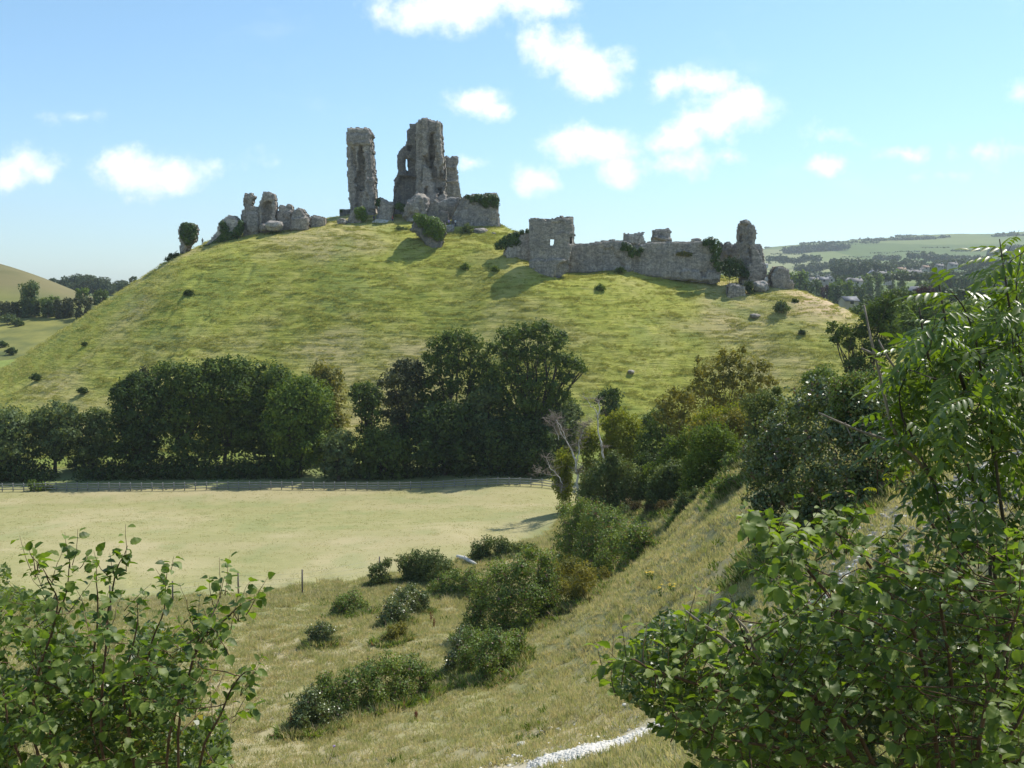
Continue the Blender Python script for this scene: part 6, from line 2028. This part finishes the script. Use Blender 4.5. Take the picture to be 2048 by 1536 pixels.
extra = px_at([(1495, 1050), (1505, 1075), (1520, 1060), (1560, 1060), (1545, 1140), (1520, 1145), (1610, 1050), (1640, 1040), (1670, 1040), (1700, 1035), (1710, 1075), (1200, 1320), (1230, 1330), (1255, 1345), (1240, 1300), (1290, 1290), (1300, 1320), (1330, 1300), (1370, 1290), (1410, 1240), (1440, 1225), (1460, 1215), (1380, 1225), (1560, 1190), (1575, 1230), (1900, 1080), (1950, 1075), (2000, 1090), (2030, 1110), (1930, 1130), (2010, 1180)], np.full(31, 4.5))
leafy(t, stems, np.concatenate((cl_, extra)), 'hazel', HAZ, .065, rng, per=8, twig_len=.25, twigmat='twig', stem_r=.013)
sb = MB()
for pl_ in ([(1520, 1330, 4.6), (1505, 1285, 4.6), (1490, 1255, 4.6), (1462, 1226, 4.6)], [(1500, 1320, 4.7), (1440, 1270, 4.7), (1405, 1248, 4.7), (1372, 1222, 4.7)]):
    tube(sb, [P(*q_) for q_ in pl_], np.linspace(.012, .005, 4), 6)
part('bare_stem', sb, M['palebark'], t, True, kind='stuff')
b3 = np.array((1.4, 6.0, 0.))
b3[2] = g1(b3[0], b3[1])
t = thing('thicket', 'small-leaved yellowish thicket woven through the left side of the right hazel', 'thicket', b3)
haze_leaves(t, [(1240, 1300), (1330, 1220), (1420, 1230), (1520, 1290), (1560, 1350), (1540, 1480), (1440, 1540), (1330, 1470), (1290, 1420), (1220, 1380)], (4.8, 6.6), 9000, .036, 'small', rng, thr=-.3, sc=50)
t = thing('thicket', 'shaded tangle of small leaves under the right hazel at the photo corner', 'thicket', b2 + (1.0, 1.2, 0))
haze_leaves(t, [(1520, 1280), (1640, 1180), (1760, 1160), (1900, 1150), (2080, 1180), (2080, 1570), (1500, 1570), (1480, 1450)], (5.9, 7.6), 17000, .055, 'bramdark', rng, thr=-.6, sc=70)  # shade under the hazel put into the colour by darker leaves

# --- ash sapling at the right edge
b4 = np.array((3.1, 6.2, 0.))
b4[2] = g1(b4[0], b4[1])
t = thing('ash_sapling', 'young ash with glossy drooping leaflets rising along the right edge', 'tree', b4)
bx0, by0 = proj(b4)[:2]
B0 = (bx0, by0, 6.2)
stems = [[B0, (1960, 1250, 5.9), (1920, 1100, 5.7), (1880, 1000, 5.6), (1850, 930, 5.5), (1810, 850, 5.4), (1800, 780, 5.4), (1830, 700, 5.4)],
         [B0, (2020, 1150, 5.8), (2000, 980, 5.6), (1985, 830, 5.5), (1960, 720, 5.4), (1930, 620, 5.4), (1900, 580, 5.4)],
         [B0, (2060, 1150, 5.9), (2060, 900, 5.7), (2040, 700, 5.6), (2030, 600, 5.5), (2042, 510, 5.5)],
         [B0, (1990, 1080, 5.7), (1940, 950, 5.6), (1890, 820, 5.5), (1850, 740, 5.5), (1845, 660, 5.5)],
         [B0, (1980, 1120, 6.2), (1990, 900, 6.3), (1950, 780, 6.3), (1890, 700, 6.2)]]
poly = [(1998, 505), (2075, 490), (2075, 1100), (1990, 1060), (1900, 1040), (1850, 1000), (1845, 920), (1790, 860), (1815, 790), (1800, 710), (1850, 650), (1890, 570), (1930, 590), (1985, 600), (2005, 540)]
q = sample_poly(poly, 108, rng, lambda x, y: (.45 + .55 * (vnoise(x / 60, y / 60, 9.7) > -.3)) * np.where(y < 650, .55, 1.0) * np.where((y > 930) & (x < 1960), .45, 1))
cl_ = px_at(q, rng.uniform(4.7, 6.6, len(q)))
# unseen rest of the crown, extended to throw shade on the hazel
q = sample_poly([(2090, 420), (2450, 300), (2650, 850), (2350, 1120), (2090, 1080)], 120, rng)
cl_ = np.concatenate((cl_, px_at(q, rng.uniform(5.6, 8.0, len(q)))))
stems += [[B0, (2250, 1250, 6.3), (2300, 900, 6.5), (2280, 600, 6.6), (2260, 420, 6.6)], [B0, (2350, 1300, 6.5), (2480, 950, 6.9), (2500, 650, 7.1)]]
leafy(t, stems, cl_, 'ash', ASH, .22, rng, twigmat='bark', per=5, twig_len=.30, droop=.55, stem_r=.014, along=True, tilt=.3)
for pl_, r0, mt in (([(1870, 965, 5.6), (1830, 915, 5.5), (1790, 885, 5.4), (1720, 862, 5.3), (1680, 845, 5.3), (1638, 826, 5.2)], .011, 'palebark'),
                    ([(1800, 885, 5.5), (1783, 850, 5.5), (1768, 790, 5.5), (1757, 740, 5.5), (1742, 680, 5.5), (1728, 610, 5.5)], .010, 'palebark'),
                    ([(1835, 800, 5.6), (1800, 750, 5.6), (1775, 715, 5.6), (1757, 680, 5.6)], .009, 'palebark'), ([(1760, 712, 5.5), (1740, 705, 5.5), (1722, 696, 5.5)], .010, 'palebark'),
                    ([(1757, 742, 5.5), (1764, 728, 5.5), (1766, 722, 5.5)], .006, 'palebark'), ([(1930, 780, 5.5), (1900, 690, 5.5), (1885, 610, 5.5), (1877, 563, 5.5)], .010, 'bark'),
                    ([(1870, 760, 5.5), (1850, 690, 5.5), (1838, 615, 5.5)], .008, 'bark'), ([(2020, 620, 5.4), (2008, 540, 5.4), (1999, 478, 5.4)], .006, 'bark'),
                    ([(1690, 845, 5.3), (1705, 880, 5.3), (1690, 890, 5.3)], .003, 'palebark')):
    sb = MB()
    tube(sb, [P(*q_) for q_ in pl_], np.linspace(r0, r0 * .45, len(pl_)), 6)
    part('bare_twig', sb, M[mt], t, True)
# sprigs of the sapling low down in front of the bramble mound
t2 = thing('ash_sapling', 'small fresh yellow-green ash sprig in front of the big dark bramble mound', 'tree', P(1820, 1000, 6.5))
leafy(t2, [[(1870, 1060, 6.5), (1830, 990, 6.5), (1790, 950, 6.5), (1745, 938, 6.5)]], px_at([(1752, 942), (1800, 940), (1835, 930)], np.full(3, 6.5)), 'lime', ASH, .2, rng, per=4, along=False, single=40)

# ------------------------------------------------------------------ grass, tussocks and chalk rubble, scattered as one mass each


def tuft_mesh(name, blades, rad, h, wdt, rng, mat, spread=.5, squash=1.0):
    n = blades
    a = rng.rand(n) * 2 * math.pi
    r = rad * np.sqrt(rng.rand(n))
    c = np.stack((np.cos(a) * r, np.sin(a) * r * squash, np.zeros(n)), 1)
    d = unit(np.stack((np.cos(a) * spread * rng.rand(n) + rng.normal(size=n) * .25, np.sin(a) * spread * rng.rand(n) + rng.normal(size=n) * .25, np.ones(n)), 1))
    hh = (h * (.45 + .75 * rng.rand(n)))[:, None]
    sd = unit(np.cross(d, rand_dirs(n, rng))) * wdt
    bend = np.stack((np.cos(a), np.sin(a), -.3 * np.ones(n)), 1) * hh * .35 * rng.rand(n, 1)
    v = np.stack((c - sd, c + sd, c + d * hh * .6 + sd * .7, c + d * hh * .6 - sd * .7, c + d * hh + bend), 1)
    i = np.arange(n)[:, None] * 5
    mb = MB()
    mb.add(v.reshape(-1, 3), i + np.array([[0, 1, 2, 3]]), i + np.array([[3, 2, 4]]))
    return mb.mesh(name, mat)


def scatter(name, label, pts, scale, src_mesh, cat=None, align=False):
    """one object whose points carry copies of a small source mesh"""
    me = bpy.data.meshes.new(name)
    me.vertices.add(len(pts))
    me.vertices.foreach_set('co', np.asarray(pts, np.float32).ravel())
    at = me.attributes.new('scl', 'FLOAT', 'POINT')
    at.data.foreach_set('value', np.asarray(scale, np.float32))
    r_ = np.random.RandomState(len(pts))
    rot = np.stack((r_.normal(size=len(pts)) * .12, r_.normal(size=len(pts)) * .12, r_.rand(len(pts)) * 6.28), 1).astype(np.float32)
    if align:
        rot[:, 2] = r_.normal(size=len(pts)) * .22
    ar = me.attributes.new('rot', 'FLOAT_VECTOR', 'POINT')
    ar.data.foreach_set('vector', rot.ravel())
    o = bpy.data.objects.new(name, me)
    COL.objects.link(o)
    src = bpy.data.objects.new(name + '_piece', src_mesh)
    ng = bpy.data.node_groups.new(name, 'GeometryNodeTree')
    ng.interface.new_socket('Geometry', in_out='INPUT', socket_type='NodeSocketGeometry')
    ng.interface.new_socket('Geometry', in_out='OUTPUT', socket_type='NodeSocketGeometry')
    nd = ng.nodes
    gi, go = nd.new('NodeGroupInput'), nd.new('NodeGroupOutput')
    oi = nd.new('GeometryNodeObjectInfo')
    oi.inputs['Object'].default_value = src
    ip = nd.new('GeometryNodeInstanceOnPoints')
    a1, a2 = nd.new('GeometryNodeInputNamedAttribute'), nd.new('GeometryNodeInputNamedAttribute')
    a1.data_type, a2.data_type = 'FLOAT', 'FLOAT_VECTOR'
    a1.inputs['Name'].default_value, a2.inputs['Name'].default_value = 'scl', 'rot'
    cb = nd.new('ShaderNodeCombineXYZ')
    L_ = ng.links
    L_.new(gi.outputs[0], ip.inputs['Points'])
    L_.new(oi.outputs['Geometry'], ip.inputs['Instance'])
    for k in range(3):
        L_.new(a1.outputs[0], cb.inputs[k])
    L_.new(cb.outputs[0], ip.inputs['Scale'])
    L_.new(a2.outputs[0], ip.inputs['Rotation'])
    L_.new(ip.outputs[0], go.inputs[0])
    md = o.modifiers.new('scatter', 'NODES')
    md.node_group = ng
    return tag(o, label, cat, kind='stuff')


rng = nrng()


def polar_pts(n, r0, r1, a0, a1, power=1.0):
    u = rng.rand(n)
    r = (r0 ** power + u * (r1 ** power - r0 ** power)) ** (1 / power)
    a = np.radians(a0 + rng.rand(n) * (a1 - a0))
    return np.sin(a) * r, np.cos(a) * r


def put(x, y):
    return np.stack((x, y, ground(x, y) - .015), 1)


for k, (nm, blades, rad, h, wd, cnt, lb) in enumerate((('grass', 34, .20, .13, .010, 62000, 'short rough green and straw grass covering the near bank'),
                                                       ('long_grass', 44, .17, .30, .009, 12000, 'longer pale grass tufts dotted over the near bank'),
                                                       ('weeds', 30, .22, .16, .016, 5000, 'low green weeds mixed in the grass of the near bank'))):
    x, y = polar_pts(cnt, 9, 100, -38, 40, 1.15)
    keep = (y < foot_y(x) + 6) & (dist_path(x, y, PATH) > .7)
    nz_ = fbm(x / (3.2 - k), y / (3.2 - k), k * 7.7 + .1, o=3)
    keep &= nz_ > (-.95, .15, .3)[k]
    x, y = x[keep], y[keep]
    sc_ = (.7 + .7 * rng.rand(len(x))) * (1 + .5 * sstep(np.hypot(x, y), 25, 80))
    mt = M['grassbank'] if k < 2 else M['mid']
    scatter(nm, lb, put(x, y), sc_, tuft_mesh(nm, blades, rad, h, wd, rng, mt), 'grass' if k < 2 else 'weeds')

x, y = polar_pts(190000, 168, 262, -31, 31, 1.0)
a_x = x / y
cr_ = np.interp(a_x, AD, RD[0][0])
keep = (y < cr_ + 24) & (y > 172)
zz = terrain(x, y)
zz = zz + 1.3 * vnoise(x / 14, y / 14) + .5 * vnoise(x / 4, y / 4)
ter_ = vnoise(x / 6.5, zz / .42) * .75 + vnoise(x / 2.2 + 50, zz / .3) * .5
keep &= (ter_ > .22) | (rng.rand(len(x)) < .12)
x, y = x[keep], y[keep]
scatter('hill_grass', 'tussocky grass in wavy rows over the whole face of the castle hill', put(x, y) - (0, 0, .05), .6 + .8 * rng.rand(len(x)), tuft_mesh('hill_grass', 26, .62, .24, .035, rng, M['grasshill'], .7, .35), 'grass', align=True)
# rank grass and low leaves round the feet of the bushes
bp = np.array([q_ for q_ in BUSHPTS if q_[1] < 125])
ii = rng.randint(0, len(bp), 16000)
an, rad_ = rng.rand(16000) * 6.283, bp[ii, 2] * (.6 + 1.5 * rng.rand(16000) ** 1.5)
x, y = bp[ii, 0] + np.cos(an) * rad_, bp[ii, 1] + np.sin(an) * rad_
keep = (y < foot_y(x) + 3) & (dist_path(x, y, PATH) > .6)
x, y = x[keep], y[keep]
h_ = len(x) // 2
scatter('rank_grass', 'rank straw grass growing round the feet of the bramble bushes', put(x[:h_], y[:h_]), .7 + .9 * rng.rand(h_), tuft_mesh('rank_grass', 40, .22, .36, .011, rng, M['grassbank'], .6), 'grass')
scatter('low_brambles', 'low bramble sprays creeping out from under the bushes', put(x[h_:], y[h_:]), .6 + 1.1 * rng.rand(len(x) - h_), tuft_mesh('low_brambles', 34, .26, .28, .03, rng, M['bramble'], .9), 'brambles')
# sparse taller growth where meadow meets bank, and short stubble on the meadow
x = rng.uniform(-46, 14, 3500)
y = foot_y(x) + rng.normal(size=3500) * 2.0 - .5
keep = (np.abs(x / y) < .62)
scatter('field_edge_grass', 'unmown grass strip between the meadow and the near bank', put(x[keep], y[keep]), .9 + rng.rand(keep.sum()), tuft_mesh('field_edge_grass', 34, .24, .20, .012, rng, M['grassbank']), 'grass')
x = rng.uniform(-85, 20, 16000)
y = rng.uniform(80, 151, 16000)
keep = (y > foot_y(x)) & (np.abs(x / y) < .62) & (rng.rand(16000) < .45)
scatter('meadow_grass', 'short mown grass and stubble of the pale meadow', put(x[keep], y[keep]), .8 + .9 * rng.rand(keep.sum()), tuft_mesh('meadow_grass', 26, .40, .05, .016, rng, M['grassbank'], .9), 'grass')


def pebble(name, mat, rng, r=.05):
    import bmesh
    bm = bmesh.new()
    bmesh.ops.create_icosphere(bm, subdivisions=1, radius=r)
    v = np.array([q_.co for q_ in bm.verts]) * rng.uniform(.6, 1.4, (len(bm.verts), 1)) * (1, .8, .5)
    f = np.array([[q_.index for q_ in fc.verts] for fc in bm.faces])
    bm.free()
    mb = MB()
    mb.add(v, f)
    return mb.mesh(name, mat)


seg_ = rng.randint(0, 4, 6500)
tt = rng.rand(6500, 1)
pp = PATH[seg_] * (1 - tt) + PATH[seg_ + 1] * tt + rng.normal(size=(6500, 2)) * .30
scatter('chalk_rubble', 'white chalk rubble paving the little path at the bottom of the photo', put(pp[:, 0], pp[:, 1]), .5 + 1.4 * rng.rand(6500) ** 2, pebble('chalk_rubble', M['chalk'], rng), 'chalk rubble')
seg_ = rng.randint(0, len(PATH) - 1, 2600)
tt = rng.rand(2600, 1)
pp = PATH[seg_] * (1 - tt) + PATH[seg_ + 1] * tt + rng.normal(size=(2600, 2)) * 1.3
scatter('chalk_scree', 'loose chalk chips scattered over the turf on both sides of the chalk path', put(pp[:, 0], pp[:, 1]), .4 + 1.9 * rng.rand(2600) ** 3, pebble('chalk_scree', M['chalk'], rng), 'chalk chips')
pp = np.array([hit(*q_, 12)[:2] for q_ in sample_poly([(1650, 1130), (1750, 1010), (1900, 930), (2060, 880), (2060, 1010), (1900, 1060), (1780, 1150)], 1500, rng)])
scatter('stony_ground', 'bare stony chalk ground behind the ash sapling', put(pp[:, 0], pp[:, 1]), .5 + 1.8 * rng.rand(1500) ** 2, pebble('stony_ground', M['stonel'], rng), 'stones')
CS = [(1045, 1493, 9), (1100, 1462, 5), (1118, 1464, 6), (1152, 1452, 4), (1082, 1468, 5), (1230, 1415, 4), (1250, 1412, 5), (1303, 1385, 4), (1481, 1263, 4), (1501, 1256, 4), (1506, 1281, 4), (1214, 1418, 4), (1000, 1512, 4), (1290, 1395, 4)]
for i, (px_, py_, r_) in enumerate(CS):
    h = hit(px_, py_, 14)
    m_ = h[1] / F_PX
    import bmesh
    bm = bmesh.new()
    bmesh.ops.create_icosphere(bm, subdivisions=2, radius=1)
    v = np.array([q_.co for q_ in bm.verts])
    f = np.array([[q_.index for q_ in fc.verts] for fc in bm.faces])
    bm.free()
    v = v * (1 + .3 * vnoise(v[:, 0] * 1.5 + i * 3, v[:, 1] * 1.5, v[:, 2] * 1.5))[:, None] * (r_ * m_ * 1.3, r_ * m_, r_ * m_ * .7)
    mb = MB()
    mb.add(v + h + (0, 0, r_ * m_ * .3), f)
    solo('chalk_stone', mb, M['chalk'], 'white chalk stone lying loose on the bank near the chalk path', 'stone', h, 'chalk stones lying loose on the bank')

# --- dock stalks, ragwort, thistle
DK = [(583, 1470, 1420, 'tall rust-red dock stalk at the left tip of the long bramble mound'), (862, 1245, 1222, 'short rust-red dock stalk in the grass right of the dark upright bramble'), (868, 1260, 1238, 'second short rusty dock stalk just below the other one'), (832, 1442, 1425, 'small rusty dock stalk below the long bramble mound')]
for px_, pb, pt_, lb in DK:
    h = hit(px_, pb, 20)
    H_ = (pb - pt_) / F_PX * h[1]
    t = thing('dock_plant', lb, 'dock plant', h)
    sb, lb_ = MB(), MB()
    for k in range(3):
        e = h + (rng.normal() * .06, rng.normal() * .06, H_ * rng.uniform(.75, 1.05))
        tube(sb, [h + (rng.normal() * .03, 0, -.05), (h + e) / 2, e], [.008, .006, .004], 4)
        s = rng.uniform(.35, 1, 90)[:, None]
        leaf_quads(lb_, h + (e - h) * s + rng.normal(size=(90, 3)) * .035, rand_dirs(90, rng), .035, rng)
    part('stalk', sb, M['dock'], t, kind='stuff')
    part('seed_head', lb_, M['dock'], t, kind='stuff')
RG = [(1322, 1190, 'yellow ragwort flowers on the bank under the gorse bank, left of two'), (1345, 1183, 'yellow ragwort flowers on the bank under the gorse bank, right of two'), (1302, 1160, 'small yellow flowers by the foot of the domed corner bramble'), (940, 1318, 'yellow flowers in front of the purplish-topped bush'), (912, 1118, 'yellow flower specks beside the white log'), (1298, 1155, 'tiny yellow flower clump uphill of the ragwort pair')]
for px_, py_, lb in RG:
    h = hit(px_, py_ + 10, 20)
    t = thing('ragwort', lb, 'flower', h)
    sb, fb, lf_ = MB(), MB(), MB()
    for k in range(5):
        e = h + (rng.normal() * .12, rng.normal() * .1, rng.uniform(.35, .6))
        tube(sb, [h, (h + e) / 2 + (0, 0, .03), e], [.007, .006, .004], 4)
        leaf_quads(lf_, h + (e - h) * rng.uniform(.1, .8, (14, 1)) + rng.normal(size=(14, 3)) * .03, rand_dirs(14, rng), .07, rng)
        leaf_quads(fb, e + rng.normal(size=(16, 3)) * (.03, .03, .01), unit(rand_dirs(16, rng) * .4 + np.array((0, 0, 1))), .03, rng, .95, .05)
    part('stem', sb, M['mid'], t, kind='stuff')
    part('leaves', lf_, M['mid'], t, kind='stuff')
    part('flower_head', fb, M['ragwort'], t, kind='stuff')
h = hit(650, 1540, 14)
t = thing('thistle', 'thin dark thistle stalk with a purple tip at the bottom edge', 'thistle', h)
sb, fb = MB(), MB()
e = P(668, 1492, h[1])
tube(sb, [h - (0, 0, .1), (h + e) / 2 + (.03, 0, 0), e], [.012, .009, .006], 5)
part('stalk', sb, M['twig'], t, True)
leaf_quads(fb, e + rng.normal(size=(40, 3)) * .02, unit(rand_dirs(40, rng) + np.array((0, 0, 1))), .05, rng)
part('flower_head', fb, M['lilac'], t, kind='stuff')

# ------------------------------------------------------------------ air
HAZE = 0.00011
hb = MB()
x0, x1, y0, y1, z0, z1 = -3800, 3800, -300, 4300, -330, 330
hb.add([(x, y, z) for x in (x0, x1) for y in (y0, y1) for z in (z0, z1)], [[0, 1, 3, 2], [4, 6, 7, 5], [0, 4, 5, 1], [2, 3, 7, 6], [0, 2, 6, 4], [1, 5, 7, 3]])
m_ = bpy.data.materials.new('haze')
m_.use_nodes = True
t_ = N(m_.node_tree)
t_.n('ShaderNodeOutputMaterial', {'Volume': t_.n('ShaderNodeVolumePrincipled', {'Color': (.84, .94, 1.0), 'Density': HAZE, 'Anisotropy': .2})})
o = solo('haze', hb, m_, 'thin bluish summer haze over the whole valley', 'haze', (0, 0, 0), kind='stuff')
